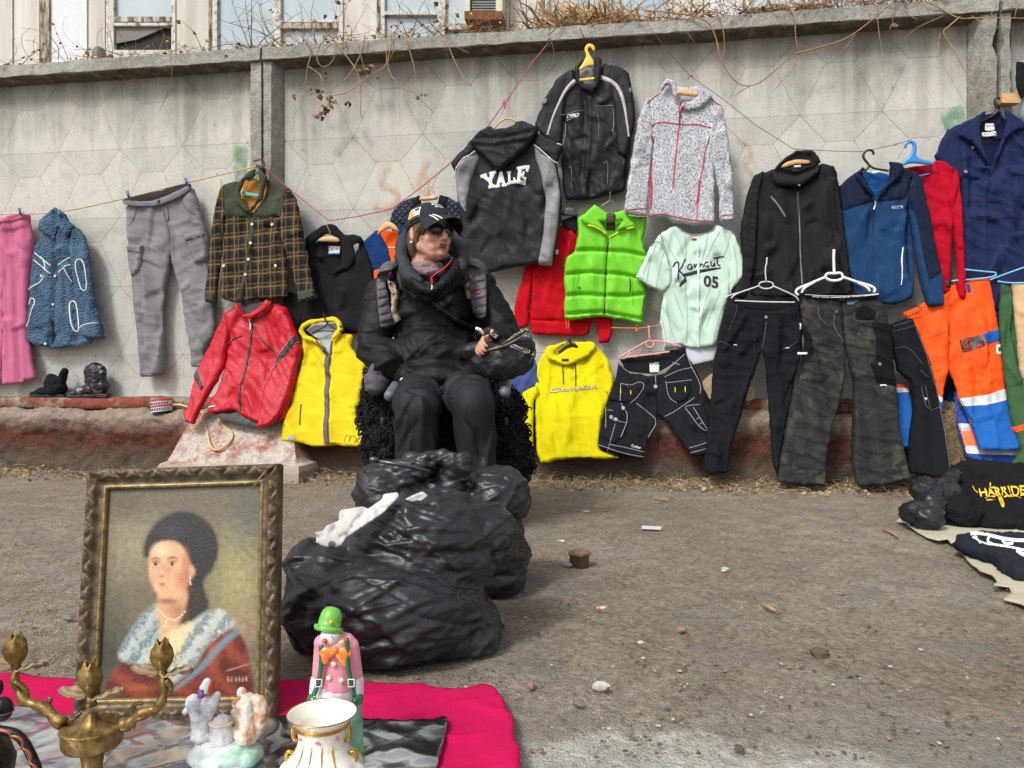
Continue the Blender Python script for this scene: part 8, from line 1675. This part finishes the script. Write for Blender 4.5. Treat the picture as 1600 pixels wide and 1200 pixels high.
def porcelain(name,c,var=.08): t = NT(name); n = t.noise(40,4); m = t.set(t.ramp(n,[(.3,sc(c,1 - var)),(.7,sc(c,1 + var * .5))]),.22,spec=.5); t.b.inputs['Coat Weight'].default_value = .5; return m
PW = porcelain('white_porcelain',S(212,214,216)); t = NT('brown_brushed_porcelain'); c = t.ramp(t.noise(45,5,.6),[(.42,S(212,206,200)),(.55,S(188,150,120)),(.70,S(140,98,70))]); PB = t.set(c,.25,spec=.5); t = NT('grey_brushed_porcelain'); c = t.ramp(t.noise(45,5,.6),[(.46,S(212,212,214)),(.62,S(176,176,182)),(.76,S(110,110,118))]); PG = t.set(c,.25,spec=.5); t = NT('green_tinted_porcelain'); c = t.ramp(t.noise(30,4),[(.42,S(210,216,218)),(.62,S(150,190,170))]); PT = t.set(c,.22,spec=.5)
fg = thing('animal_figurine','porcelain figurine of a grey and a brown animal at a tree stump','figurine',P(351,1185,1.09))
def Q3(x,y,d=0.0): p = cr(C3,[(x,y)])[0]; return P(p[0],p[1],1.09 + d)
u3 = 1.09 / 1200 / 3.8095
def figure(name,mat,shapes,vox=.0016,sm=2,par=None,amps=()):
    mb = MB()
    for s_ in shapes:
        if len(s_) == 2: mb.ell(s_[0],s_[1])
        else: mb.cap(*s_)
    V,fs = remesh(mb,vox,sm)
    if amps: V = creased(V,fs,amps)
    return mesh_obj(V,fs,name,mat,par)
figure('base',PT,[(Q3(1335,905),(215 * u3,.035,55 * u3)),(Q3(1190,920),(70 * u3,.025,60 * u3)),(Q3(1490,915),(70 * u3,.028,60 * u3)),(Q3(1335,940),(205 * u3,.034,50 * u3)),(Q3(1330,860),(170 * u3,.022,45 * u3))],.002,2,fg,[('n',.002,(60,60,60),2)])
sq = figure('grey_animal',PG,[(Q3(1195,770),.0125,Q3(1195,690),.0135),(Q3(1190,690),.013,Q3(1170,620),.011),(Q3(1155,605),(.0125,.0115,.0125)),(Q3(1140,625),.007,Q3(1100,655),.0035),(Q3(1230,640),.009,Q3(1230,600),.007),(Q3(1235,680),.008,Q3(1265,590),.009),(Q3(1265,590),.009,Q3(1290,560),.006),(Q3(1190,800),(.013,.014,.009)),(Q3(1230,800),(.010,.010,.008))],.0013,2,fg,[('n',.001,(150,150,150),3)])
figure('cap',PW,[(Q3(1228,510,-.003),.0095,Q3(1232,480,-.003),.006)],.0012,2,sq); figure('cap_patch',porcelain('red_glaze',S(190,60,40)),[(Q3(1252,520,-.002),(.0055,.009,.010))],.0012,2,sq); figure('grapes',porcelain('purple_glaze',S(110,60,140)),[(Q3(1185 + 9 * (k % 3),535 + 16 * (k // 3),-.012),(.0026,.0026,.0026)) for k in range(9)],.0009,0,sq); figure('nose',plain('dark_glaze',S(60,60,66),.3),[(Q3(1098,656,-.002),(.002,.002,.002))],.0008,0,sq)
st3 = figure('stump',PG,[(Q3(1325,820),75 * u3,Q3(1322,745),70 * u3)],.0014,1,fg,[('r',.001,(120,120,20),4)]); mb = MB(); mb.lathe([(.001,0),(74 * u3,0),(78 * u3,.002),(72 * u3,.004),(.001,.0045)],Q3(1322,722),30); mb.build('stump_top',porcelain('cream_glaze',S(214,192,170)),st3); mb = MB(); mb.cap(Q3(1290,705),.0025,Q3(1320,690),.002); mb.cap(Q3(1300,708,-.005),.0022,Q3(1335,708,-.005),.003); mb.build('twig',porcelain('rust_glaze',S(176,96,56)),st3)
br_ = figure('brown_animal',PB,[(Q3(1470,780),(75 * u3,.020,75 * u3)),(Q3(1475,760),.017,Q3(1470,660),.0135),(Q3(1465,610),(.0155,.015,.0165)),(Q3(1440,620),.009,Q3(1408,612),.006),(Q3(1530,760),.009,Q3(1560,680),.008),(Q3(1560,680),.009,Q3(1550,600),.010),(Q3(1550,600),.010,Q3(1530,570),.006),(Q3(1430,690),.008,Q3(1400,660),.006),(Q3(1410,780),.008,Q3(1390,760),.006)],.0014,2,fg,[('n',.0012,(120,120,120),5)]); figure('ear',PB,[(Q3(1440,545),(.0075,.004,.009)),(Q3(1420,585),(.004,.004,.006)),(Q3(1510,560),(.006,.004,.006))][:1],.001,1,br_); figure('flute',porcelain('orange_glaze',S(196,112,70)),[(Q3(1390,602,-.008),.003,Q3(1425,570,-.008),.0024)],.0009,1,br_)

# clown figurine
cl = thing('clown_figurine','tall porcelain clown with green hat, orange bow tie and pink shirt','figurine',P(527,1190,1.115)); u4 = 1.115 / 1200 / 4.4457
def Q4(x,y,d=0.0): p = cr(C4,[(x,y)])[0]; return P(p[0],p[1],1.115 + d)
PKN = porcelain('pink_glaze',S(214,138,156)); GN = porcelain('leaf_green_glaze',S(104,178,62)); DG = porcelain('dark_green_glaze',S(34,98,64)); OG = porcelain('orange_glaze_bow',S(230,120,36)); t = NT('teal_wash_porcelain'); c = t.ramp(t.noise(25,4),[(.35,S(70,130,104)),(.6,S(130,176,156)),(.75,S(186,210,200))]); TL = t.set(c,.22,spec=.5)
body_ = [(Q4(1145,380),130 * u4,Q4(1145,620),150 * u4),(Q4(1030,340),48 * u4,Q4(1010,560),44 * u4),(Q4(1240,350),55 * u4,Q4(1270,560),52 * u4),(Q4(1040,330),60 * u4,Q4(1200,330),70 * u4)]
figure('shirt',PKN,body_,.0018,3,cl); figure('hips',PW,[(Q4(1140,640),152 * u4,Q4(1140,690),146 * u4),(Q4(1000,590),46 * u4,Q4(990,680),44 * u4),(Q4(1275,590),54 * u4,Q4(1275,690),52 * u4)],.0018,2,cl)
for a,b_ in (((1010,700),(1030,1060)),((1255,720),(1265,1060))): lg_ = figure('trouser_leg',TL,[(Q4(*a),62 * u4,Q4(*b_),60 * u4)],.0018,2,cl); figure('cuff',GN,[(Q4(b_[0],b_[1] - 20),62 * u4,Q4(b_[0],b_[1] + 10),64 * u4)],.0018,1,lg_); figure('shoe',PW,[(Q4(b_[0] + 4,b_[1] + 70),(62 * u4,.026,55 * u4)),(Q4(b_[0] + 4,b_[1] + 90,-.015),(60 * u4,.02,36 * u4))],.0018,2,lg_)
hd4 = figure('head',PW,[(Q4(1095,290,-.012),(.0150,.0150,.0165)),(Q4(1110,330),.009,Q4(1125,380),.010)],.0013,2,cl); figure('nose',porcelain('red_nose',S(206,60,44)),[(Q4(1056,318,-.027),(.0042,.0042,.0038))],.0009,1,hd4); mb = MB(); mb.ell(Q4(1106,290,-.0272),.0010); mb.build('eye',M_BLACKZ,hd4)
mb = MB(); tl_ = Matrix.Rotation(R_(10),3,'Y') @ Matrix.Rotation(R_(-14),3,'X'); c4 = Q4(1080,240,-.008); mb.lathe([(.002,-.001),(95 * u4,-.002),(102 * u4,.002),(99 * u4,.005),(78 * u4,.006),(77 * u4,.013),(74 * u4,.020),(66 * u4,.026),(46 * u4,.0305),(22 * u4,.0322),(.001,.0325)],c4,32,axis=tl_); ht = mb.build('hat',GN,cl)
for k,(x,y) in enumerate(((1098,190),(1046,232),(1088,232),(1122,212),(1012,214))): figure('hat_flower' if k == 0 else 'hat_dot',porcelain('ochre_flower',S(216,160,50)) if k == 0 else porcelain('blue_dot',S(60,76,120)),[(Q4(x,y,-.024),(.0034,.002,.0034) if k == 0 else (.0014,.0012,.0014))],.0007,0,ht)
figure('bow_tie',OG,[(Q4(1068,400,-.031),(58 * u4,.005,42 * u4)),(Q4(1050,440,-.030),(38 * u4,.005,46 * u4)),(Q4(1185,410,-.031),(58 * u4,.005,50 * u4)),(Q4(1200,455,-.030),(38 * u4,.005,46 * u4)),(Q4(1125,385,-.034),(26 * u4,.005,26 * u4)),(Q4(1120,360,-.016),.006,Q4(1190,330,-.012),.008)],.0011,2,cl)
for q in ([(1030,345),(1030,370),(1035,480),(1010,620),(980,690)],[(1205,300),(1215,380),(1215,500),(1240,620),(1260,700)]):
    mb = MB(); p = [Q4(x,y,-.0325 + .006 * abs(i / 24 - .4)) for i,(x,y) in enumerate(resample(chaikin(q,2,.25,False),18,False))]; mb.tube(p,.0036,8); br4 = mb.build('brace',DG,cl); mb = MB(); x,y = q[3]; c = Q4(x + (4 if x < 1100 else 0),y - 10,-.036); mb.tube([c + Vector((a * .0042,0,b_ * .0052)) for a,b_ in ((-1,-1),(1,-1),(1,1),(-1,1))],.0011,6,closed=True); mb.build('buckle',PW,br4)
for x,y in ((985,715),(1275,720)): figure('glove',DG,[(Q4(x,y,-.006),(50 * u4,.012,40 * u4))],.0016,2,cl,[('n',.002,(140,140,140),3)])
for x,y in ((1116,478),(1083,575),(1168,590)): figure('shirt_flower',porcelain('cream_flower',S(226,206,170)),[(Q4(x + 13 * math.cos(k * 1.26),y + 13 * math.sin(k * 1.26),-.0315),(.0016,.001,.0016)) for k in range(5)] + [(Q4(x,y,-.0318),(.002,.001,.002))],.0006,0,cl)

# vase
vs_ = thing('vase','cream porcelain vase with gilt rim and small roses, cut off by the bottom edge','vase',P(503,1240,1.05)); u5 = 1.05 / 1200 / 4.4457; vc = P(*cr(C4,[(1038,820)])[0],1.02); M_CRM = porcelain('cream_porcelain',S(222,218,206),.03); M_GOLD = plain('gilt',S(196,150,70),.22,.9)
pf_ = [(.001,-.108),(.036,-.107),(.040,-.102),(.043,-.098),(.052,-.090),(.055,-.080),(.053,-.070),(.046,-.060),(.037,-.050),(.0325,-.040),(.031,-.030),(.032,-.020),(.036,-.010),(.0425,-.003),(.0452,.0),(.0455,.0015),(.044,.0015),(.038,-.005),(.030,-.014),(.026,-.03),(.001,-.034)]
mb = MB(); mb.lathe([tuple(x) for x in resample(np.array(pf_),.002,False)],vc,72); V,fs = mb.arrays(); V = V.copy(); an = np.arctan2(V[:,1] - vc.y,V[:,0] - vc.x); zz = V[:,2] - vc.z; k = np.exp(-((zz + .074) / .014) ** 2) * .06; V[:,:2] += (V[:,:2] - np.array(vc)[:2]) * (k * np.cos(an * 10))[:,None]; mesh_obj(V,fs,'bowl',M_CRM,vs_)
for r,z,w in ((.0455,.0012,.0009),(.0342,-.0145,.0018),(.0358,-.0115,.0014)): mb = MB(); mb.tube([vc + Vector((r * math.cos(a),r * math.sin(a),z)) for a in np.linspace(0,6.283,60,endpoint=False)],w,6,closed=True); mb.build('gilt_ring',M_GOLD,vs_)
for s in (-1,1):
    for q,r in (([(.033,-.013),(.037,-.013),(.038,-.022),(.037,-.031),(.032,-.034)],.0024),([(.036,-.050),(.043,-.047),(.047,-.052),(.046,-.060),(.042,-.060)],.0026)): mb = MB(); mb.tube([vc + Vector((s * a,-.006,z)) for a,z in chaikin(q,2,.25,False)],r,8); mb.build('handle',M_GOLD,vs_)
for a in (-.62,-.2,.22,.64): mb = MB(); mb.tube([vc + Vector(((r + .0006) * math.sin(a),-(r + .0006) * math.cos(a),z)) for r,z in ((.031,-.032),(.0325,-.040),(.038,-.051),(.047,-.061))],[.0012,.001,.0008,.0004],6); mb.build('gilt_rib',M_GOLD,vs_)
RS = porcelain('rose_glaze',S(186,120,120),.3)
for a,z,r in ((-.75,-.024,.0318),(.05,-.025,.0318),(.85,-.024,.0318),(-.5,-.064,.0495),(.1,-.066,.051),(.7,-.064,.0495)): mb = MB(); c = vc + Vector((r * math.sin(a),-r * math.cos(a),z)); mb.ell(c,(.0034,.0012,.0028)); mb.ell(c + Vector((.003,-.0002,-.0015)),(.002,.001,.0014)); v,f = remesh(mb,.0006,0); mesh_obj(v,f,'rose',RS,vs_)

# dark lacquer pieces at the left edge
LQ = shiny('black_lacquer',S(30,28,28),.25,.1); CO = plain('copper_streaks',S(150,84,52),.4,.5)
jg = thing('black_jug','black lacquered jug with a curved copper-streaked handle, mostly beyond the left edge','jug',P(-40,1270,.98)); mb = MB(); YJ = 1.0
def QJ(x,y,d=0.0): p = cr(C3,[(x,y)])[0]; return P(p[0],p[1],YJ + d)
b_ = QJ(-170,1240); mb.lathe([(.001,0),(.03,.002),(.046,.03),(.05,.06),(.040,.09),(.026,.11),(.024,.125),(.03,.135),(.001,.13)],b_,36); mb.build('pot',LQ,jg); hp_ = [QJ(*p) for p in resample(chaikin([(-60,760),(30,768),(100,785),(150,840),(190,920),(225,1000),(230,1080),(120,1120),(-20,1120)],2,.25,False),12,False)]; mb = MB(); mb.tube(hp_,.0062,12); mb.build('handle',LQ,jg); mb = MB(); mb.tube([p + Vector((.0035 * math.sin(i * .8),-.0048,.0025 * math.cos(i * .8))) for i,p in enumerate(hp_)],.0022,6); mb.build('handle_streak',CO,jg)
bt_ = thing('black_ornament','small black rounded ornament with orange rings at the left edge','ornament',P(3,1150,1.2)); mb = MB(); mb.ell(P(*cr(C3,[(15,640)])[0],1.16),(.0145,.0145,.019)); mb.build('belly',LQ,bt_); mb = MB(); mb.ell(P(*cr(C3,[(-5,510)])[0],1.16),(.006,.006,.012)); mb.build('neck',LQ,bt_); mb = MB(); c = P(*cr(C3,[(15,655)])[0],1.16); mb.tube([c + Vector((.0147 * math.cos(a),.0147 * math.sin(a),0)) for a in np.linspace(0,6.283,30,endpoint=False)],.001,6,closed=True); mb.build('ring',CO,bt_)

# ------------------------------------------------------------------ shoes, tins, rope and card along the footing
C1 = (0,560,3.333)
def boot(lab,toe,heel,top,mat,shaft,sole_m,off):
    rt = thing('ankle_boot',lab,'boot',W(*cr(C1,[heel])[0],off),'boots on the ledge'); kk = 4.27e-3 / 3.333
    def q(x,y,d=0.0): return Vector(W(*cr(C1,[(x,y)])[0],off + d))
    mb = MB(); mb.cap(q(toe[0] + 22,toe[1] - 5),18 * kk,q(toe[0] + 90,toe[1] - 22),30 * kk); mb.cap(q(toe[0] + 90,toe[1] - 22),26 * kk,q(heel[0] - 60,heel[1] - 45),34 * kk); mb.cap(q(heel[0] - 40,heel[1] - 30),30 * kk,q(heel[0] - 34,heel[1] - 40),34 * kk)
    for a,b_,r0,r1 in shaft: mb.cap(q(*a),r0 * kk,q(*b_),r1 * kk)
    V,fs = remesh(mb,.006,3); zt = q(*toe).z + .012; V[:,2] = np.maximum(V[:,2],zt); V = creased(V,fs,[('r',.004,(25,25,40),3),('n',.003,(40,40,40),4)]); mesh_obj(V,fs,'upper',mat,rt)
    mb = MB(); mb.cap(q(toe[0] + 28,toe[1]),22 * kk,q(heel[0] - 28,heel[1]),26 * kk); v,f = remesh(mb,.005,2); z0 = q(*toe).z; v[:,2] = z0 + np.clip((v[:,2] - z0),-.008,.012); mesh_obj(v,f,'sole',sole_m,rt); mb = MB(); mb.box(q(heel[0] - 26,heel[1] + 4),(.06,.06,.024)); mb.build('heel',sole_m,rt,False); return rt
M_SUE = cloth('black_suede',S(26,27,28),var=.2,grain=.2); t = NT('dark_floral_leather'); c = t.ramp(t.vor(38,out='Color'),[(.35,S(26,26,36)),(.62,S(40,40,56)),(.72,S(120,84,64)),(.80,S(150,156,172)),(.9,S(60,80,120))],'CONSTANT'); c = t.mix(t.ramp(t.noise(16,3),[(.4,0.0),(.6,.85)]),c,S(24,24,32)); M_FLO = t.set(c,.4)
boot('black suede ankle boot with its shaft flopped open',(148,196),(348,196),None,M_SUE,[((290,165),(270,110),44,30),((310,150),(338,66),24,18),((260,130),(300,120),28,30)],plain('black_sole',S(20,20,20),.6),.085); bo = boot('dark floral lace-up ankle boot standing upright',(342,196),(568,188),None,M_FLO,[((505,150),(500,64),44,42),((478,140),(472,62),32,30),((525,140),(524,62),28,28)],plain('slate_sole',S(44,46,54),.5),.1)
mb = MB()
for k in range(5): a,b_ = cr(C1,[(432 + 3 * k,165 - 24 * k),(468,158 - 24 * k)]); mb.tube(hline(.155,[a,((a[0] + b_[0]) / 2,a[1] - 1),b_]),.003,5)
mb.build('laces',M_BLACKZ,bo)
for k,(y,lab) in enumerate(((262,'lower red and white tin standing on the footing'),(232,'upper red and white tin stacked on another'))):
    rt = thing('tin',lab,'tin',W(*cr(C1,[(845,y)])[0],.18),'stacked tins'); c = Vector(W(*cr(C1,[(842 + 3 * (1 - k),y + 14)])[0],.18)); ax = Matrix.Rotation(R_(-7),3,'Y'); r = .066; mb = MB(); mb.lathe([(.001,0),(r,0),(r,.034),(.001,.034)],c,32,axis=ax); mb.build('can',plain('tin_white',S(206,204,200),.4),rt,True,sharp=40)
    mb = MB(); mb.lathe([(r * .9,.032),(r * 1.04,.032),(r * 1.04,.040),(r * .96,.043),(.001,.042)],c,32,axis=ax); mb.build('lid',plain('tin_red',S(196,48,44),.4),rt,True,sharp=40); mb = MB()
    for j_ in range(9): a = -math.pi / 2 + (j_ - 4) * .24; p = c + ax @ Vector((r * 1.005 * math.cos(a),r * 1.005 * math.sin(a),.016)); mb.box(p,(.009,.004,.013),ax)
    o = mb.build('printed_band',plain('tin_blue',S(56,66,128),.5),rt,False); o['kind'] = 'stuff'
def ropeoff(l): p = resample(chaikin(cr(C1,l),3,.25,False),2,False); o = np.interp(p[:,1],[632,650,662,712],[.17,.24,.275,.46]); return W(p[:,0],p[:,1],o)
mb = MB(); mb.tube(ropeoff([(900,242),(940,240),(975,252),(1030,275),(1068,285),(1050,300),(1045,318),(1075,350),(1085,420),(1100,470),(1135,482),(1190,445),(1218,400),(1190,365),(1150,340),(1130,300)]),.0068,8); tag(mb.build('rope_loop',M_ROPE),'loop of tan rope lying on the sloping pedestal block','rope')
M_CARD = plain('brown_card',S(176,152,122),.85)
for q,lab in (([(1094,600),(1112,583),(1122,600),(1128,622),(1100,622)],'piece of brown card behind the trousers, beside the work shorts'),([(1166,618),(1172,602),(1179,610),(1177,624),(1166,628)],'small piece of brown card between the legs of the plain black trousers')): v,f = solid_px(q,.15,.02,4,0); mb = MB(); mb.add(v,f); tag(mb.build('cardboard',M_CARD,smooth=False),lab,'cardboard','cardboard scraps')

# ------------------------------------------------------------------ heap of clothes on a sheet, lower right
C7 = (1340,690,4.615)
tag(ground_sheet(cr(C7,[(278,582),(318,552),(352,540),(420,480),(700,300),(1200,330),(2400,330),(2600,1500),(1400,1450),(1300,1260),(1200,1195),(1140,1160),(1052,1145),(1062,1120),(1110,1112),(1090,1060),(968,1052),(1010,1030),(980,985),(942,965),(885,945),(800,872),(735,790),(705,735),(670,738),(650,715),(575,722),(500,695),(400,640),(330,590)]),.004,.02,'ground_sheet',cloth('beige_tarpaulin',S(176,170,150),var=.18,grain=.1),lambda q: .005 + .005 * fbm(q * 6,3,4) + .004 * ridged(q * 9,1,6),.004,0),'torn beige sheet on the ground under the heap of dark clothes','ground sheet')
def heap(lab,shapes,mat,name,amps,vox=.009,cat='clothes'):
    mb = MB()
    for s_ in shapes:
        if len(s_) == 2: mb.ell(*s_)
        else: mb.cap(*s_)
    V,fs = remesh(mb,vox,4); V = creased(V,fs,amps); V[:,2] = np.maximum(V[:,2],.012); o = mesh_obj(V,fs,name,mat); tag(o,lab,cat); return o,Skin(V,fs)
M_HD = cloth('black_sweat_cloth',S(24,24,27),var=.2,grain=.15); hpa = [('n',.02,(5,5,8),4),('r',.012,(9,9,16),6),('r',.006,(20,20,30),8)]
o,hs_ = heap('black hooded top with a yellow print lying on the beige sheet',[(P(1570,795,3.2),(.26,.27,.12)),(P(1480,800,3.1),(.11,.16,.075)),(P(1680,790,3.2),(.3,.3,.14)),(P(1550,765,3.35),(.2,.2,.12)),(P(1610,815,3.0),(.25,.13,.08)),(P(1500,765,3.35),.06,P(1640,752,3.4),.08)],M_HD,'hoodie',hpa)
yp = plain('yellow_print',S(226,190,40),.7)
mb = MB(); hs_.text(mb,'HARRIDER',cr(C7,[(860,345),(1240,318),(1260,390),(890,400)]),.006,.2,.02); mb.build('lettering',yp,o,False)
mb = MB(); [hs_.ribbon(mb,cr(C7,l),w,.004) for l,w in (([(1000,370),(1025,410),(1040,470),(1060,465),(1035,400)],2.5),([(920,410),(960,395),(990,400)],1),([(930,425),(985,420)],1),([(1060,400),(1130,380),(1180,410)],1.2),([(1080,400),(1150,395)],1),([(830,322),(850,360),(870,370)],1.2),([(960,300),(955,340),(990,330)],1.6))]; mb.build('print',yp,o)
o,ts_ = heap('dark T-shirt with a white print folded at the edge of the beige sheet',[(P(1575,862,2.43),(.13,.19,.05)),(P(1650,885,2.36),(.18,.24,.055)),(P(1535,848,2.52),.035,P(1598,905,2.16),.03)],cloth('dark_slate_jersey',S(34,38,46),var=.2),'t_shirt',[('n',.012,(7,7,10),5),('r',.008,(12,12,16),7)],.007)
mb = MB(); [ts_.ribbon(mb,cr(C7,l),w,.003) for l,w in (([(815,665),(900,660),(1000,690),(1100,710),(1220,715)],5),([(830,690),(920,740),(1000,745),(1120,765),(1230,790)],2.5),([(850,680),(890,740)],3),([(950,690),(930,720),(980,745)],3.5),([(1040,700),(1060,740),(1120,735)],4),([(1150,785),(1200,820),(1260,830)],6))]; mb.build('print',M_WHITE,o)
o,_ = heap('crumpled dark plastic bag poking out left of the black hooded top',[(P(1438,806,2.95),(.06,.10,.045)),(P(1460,768,3.15),(.09,.1,.05)),(P(1450,795,3.0),.05,P(1490,745,3.3),.03)],M_BAG,'plastic_bag',[('n',.014,(9,9,9),3),('r',.012,(16,16,22),5)],.008,'plastic bag')

# ------------------------------------------------------------------ odds and ends on the ground
ps_ = thing('pipe_stub','rusty pipe stub standing out of the bare earth','pipe',G(905,882)); c = G(905,882); mb = MB(); mb.lathe([(.030,-.02),(.031,.030),(.036,.032),(.037,.037),(.034,.040),(.029,.039),(.028,.005),(.001,.004)],c,26); V,fs = mb.arrays(); V = V + .003 * fbm(V * 40,2,3)[:,None]; mesh_obj(V,fs,'tube',plain('rusty_pipe',S(104,84,66),.9,var=.4),ps_)
_pb = []
for k in range(14):
    v = MB(); v.ell((0,0,0),1,None,7,5); V,fs = v.arrays(); V = V * (1 + .55 * noise3(V * 1.3 + k * 7.7,3))[:,None] + .25 * np.sign(noise3(V * .8 + k,9))[:,None] * .3; _pb.append((V - V.mean(0),fs))
def pebble(mb,p,r,sq_=.55,m=0):
    V,fs = random.choice(_pb); a = random.uniform(0,6.28); V = V * r * np.array([1,random.uniform(.5,1),sq_]); R2 = np.array([[math.cos(a),-math.sin(a),0],[math.sin(a),math.cos(a),0],[0,0,1]]); mb.add(V @ R2.T + np.array(p) + np.array([0,0,r * .08]),fs,m)
M_ST = [plain('grey_stone',S(124,121,116),.9,var=.25),plain('brown_stone',S(116,102,88),.9,var=.25),plain('brick_chip',S(148,112,96),.9,var=.25),plain('dark_clod',S(86,75,63),.95,var=.25),plain('pale_chip',S(172,168,158),.8)]
for x,y,r,m,lab in ((46,976,.010,0,'dark grey stone, leftmost by the picture frame'),(106,966,.013,0,'grey stone nearest the left side of the picture frame'),(886,884,.017,0,'flat grey stone touching the rusty pipe stub'),(1065,984,.012,2,'pinkish brick chip in the middle of the bare earth'),(1282,1022,.022,3,'dark lump of earth right of the middle'),(940,1074,.018,4,'pale flat stone chip near the magenta blanket corner'),(1132,890,.014,4,'pale stone in the middle distance of the bare earth'),(985,1148,.008,1,'small brown stone on the pale worn patch'),(830,1072,.013,2,'brick chip beside the magenta blanket corner'),(904,1100,.011,1,'brown stone between the pale chip and the blanket'),(1155,1170,.009,3,'small dark stone at the bottom of the pale patch')): mb = MB(); random.seed(x); pebble(mb,G(x,y),r,.5); tag(mb.build('stone',M_ST[m],smooth=False),lab,'stone','loose stones')
def scrap(x,y,w,h,a,mat,lab,name,cat): g_ = G(x,y); mb = MB(); mb.box(g_ + Vector((0,0,.006)),(w,h,.003),Matrix.Rotation(a,3,'Z') @ Matrix.Rotation(.12,3,'X')); V,fs = mb.arrays(); tag(mb.build(name,mat,smooth=False),lab,cat,'litter')
def butt(x,y,a,lab): rt = thing('cigarette_butt',lab,'cigarette butt',G(x,y),'litter'); g_ = G(x,y) + Vector((0,0,.006)); d = Vector((math.cos(a),math.sin(a),0)); mb = MB(); mb.tube([g_ - d * .004,g_ + d * .013],.0042,8); mb.build('paper',M_PAPER,rt); mb = MB(); mb.tube([g_ - d * .014,g_ - d * .004],.0043,8); mb.build('filter',plain('cork_tip',S(204,140,100),.8),rt)
butt(940,954,.2,'cigarette butt on the bare earth below the pipe stub'); butt(877,848,-.4,'cigarette butt near the rear bin bag'); scrap(1018,827,.075,.035,-.3,M_PAPER,'torn grey-white paper scrap on the earth in front of the yellow hoodie','paper_scrap','paper'); scrap(916,801,.03,.012,.2,plain('blue_grey_card',S(150,160,176),.7),'tiny pale blue scrap near the wall on the earth','paper_scrap','paper'); scrap(1001,1008,.012,.010,.5,M_PAPER,'tiny white scrap left of the brick chip','paper_scrap','paper')
for q,lab in (([(1380,830),(1392,834),(1402,840)],'short pale stick lying left of the beige sheet'),([(1190,948),(1203,953),(1212,958)],'brown twig on the right half of the earth'),([(1020,780),(1038,783),(1052,781)],'pale stick lying near the wall')): mb = MB(); mb.tube([G(*p) + Vector((0,0,.006)) for p in q],[.005,.0055,.003],6); tag(mb.build('stick',M_VINE),lab,'stick','litter')
mb = MB(); random.seed(21)
for k in range(4200):
    y = 600 + 150 * (1 + random.random() ** .75 * 2.9); x = random.uniform(-30,1630); pebble(mb,tuple(G(x,y)),random.choice([.001,.0012,.0016,.002,.002,.003,.0045]) * random.uniform(.7,1.25),.35,random.choice([0,1,1,1,1,2,3,3,3,3,4,1,3]))
tag(mb.build('gravel',M_ST,loc=(0,0,0),smooth=False),kind='stuff')
mb = MB()
for k in range(5200):
    u = random.uniform(-3.6,2.9); o = .27 + abs(random.gauss(0,.17)); p = Vector(WL(u,0,o)); xw = 800 + p.x / p.y * F
    if xw < 430 and random.random() < .45: continue
    z = float(gheight(np.array([p.x]),np.array([p.y]))[0]) + .004 + random.random() * .03 * math.exp(-(o - .27) * 9); p.z = max(z,.004)
    if random.random() < .5: leaf(mb,p,random.uniform(.012,.03),random.choice([0,1,1,2]))
    else: d = Vector((random.gauss(0,1),random.gauss(0,.5),random.gauss(.1,.25))).normalized() * random.uniform(.03,.09); mb.tube([p,p + d * .5 + Vector((0,0,.006)),p + d],[.0012,.0014,.0006],3,random.choice([1,1,2]),cap=False)
tag(mb.build('straw_litter',[plain('dull_leaf',S(126,98,70),.95,var=.35),plain('straw',S(158,138,108),.9,var=.3),plain('old_leaf_brown',S(104,84,64),.95,var=.3)],loc=(0,0,0),smooth=False),kind='stuff')
mb = MB()
for k in range(1500): x = random.gauss(1500,16); y = random.uniform(640,725); p = Vector(W(x,y,.235 + (y - 640) / 85 * .03)); d = Vector((random.gauss(0,.6),random.gauss(0,.15),random.gauss(-.2,.7))).normalized() * random.uniform(.03,.07); mb.tube([p,p + d],[.0015,.0007],3,0,cap=False)
tag(mb.build('dry_grass',plain('dry_grass_straw',S(150,128,98),.9,var=.3),loc=WL(uat(1500),0,.3),smooth=False),kind='stuff')
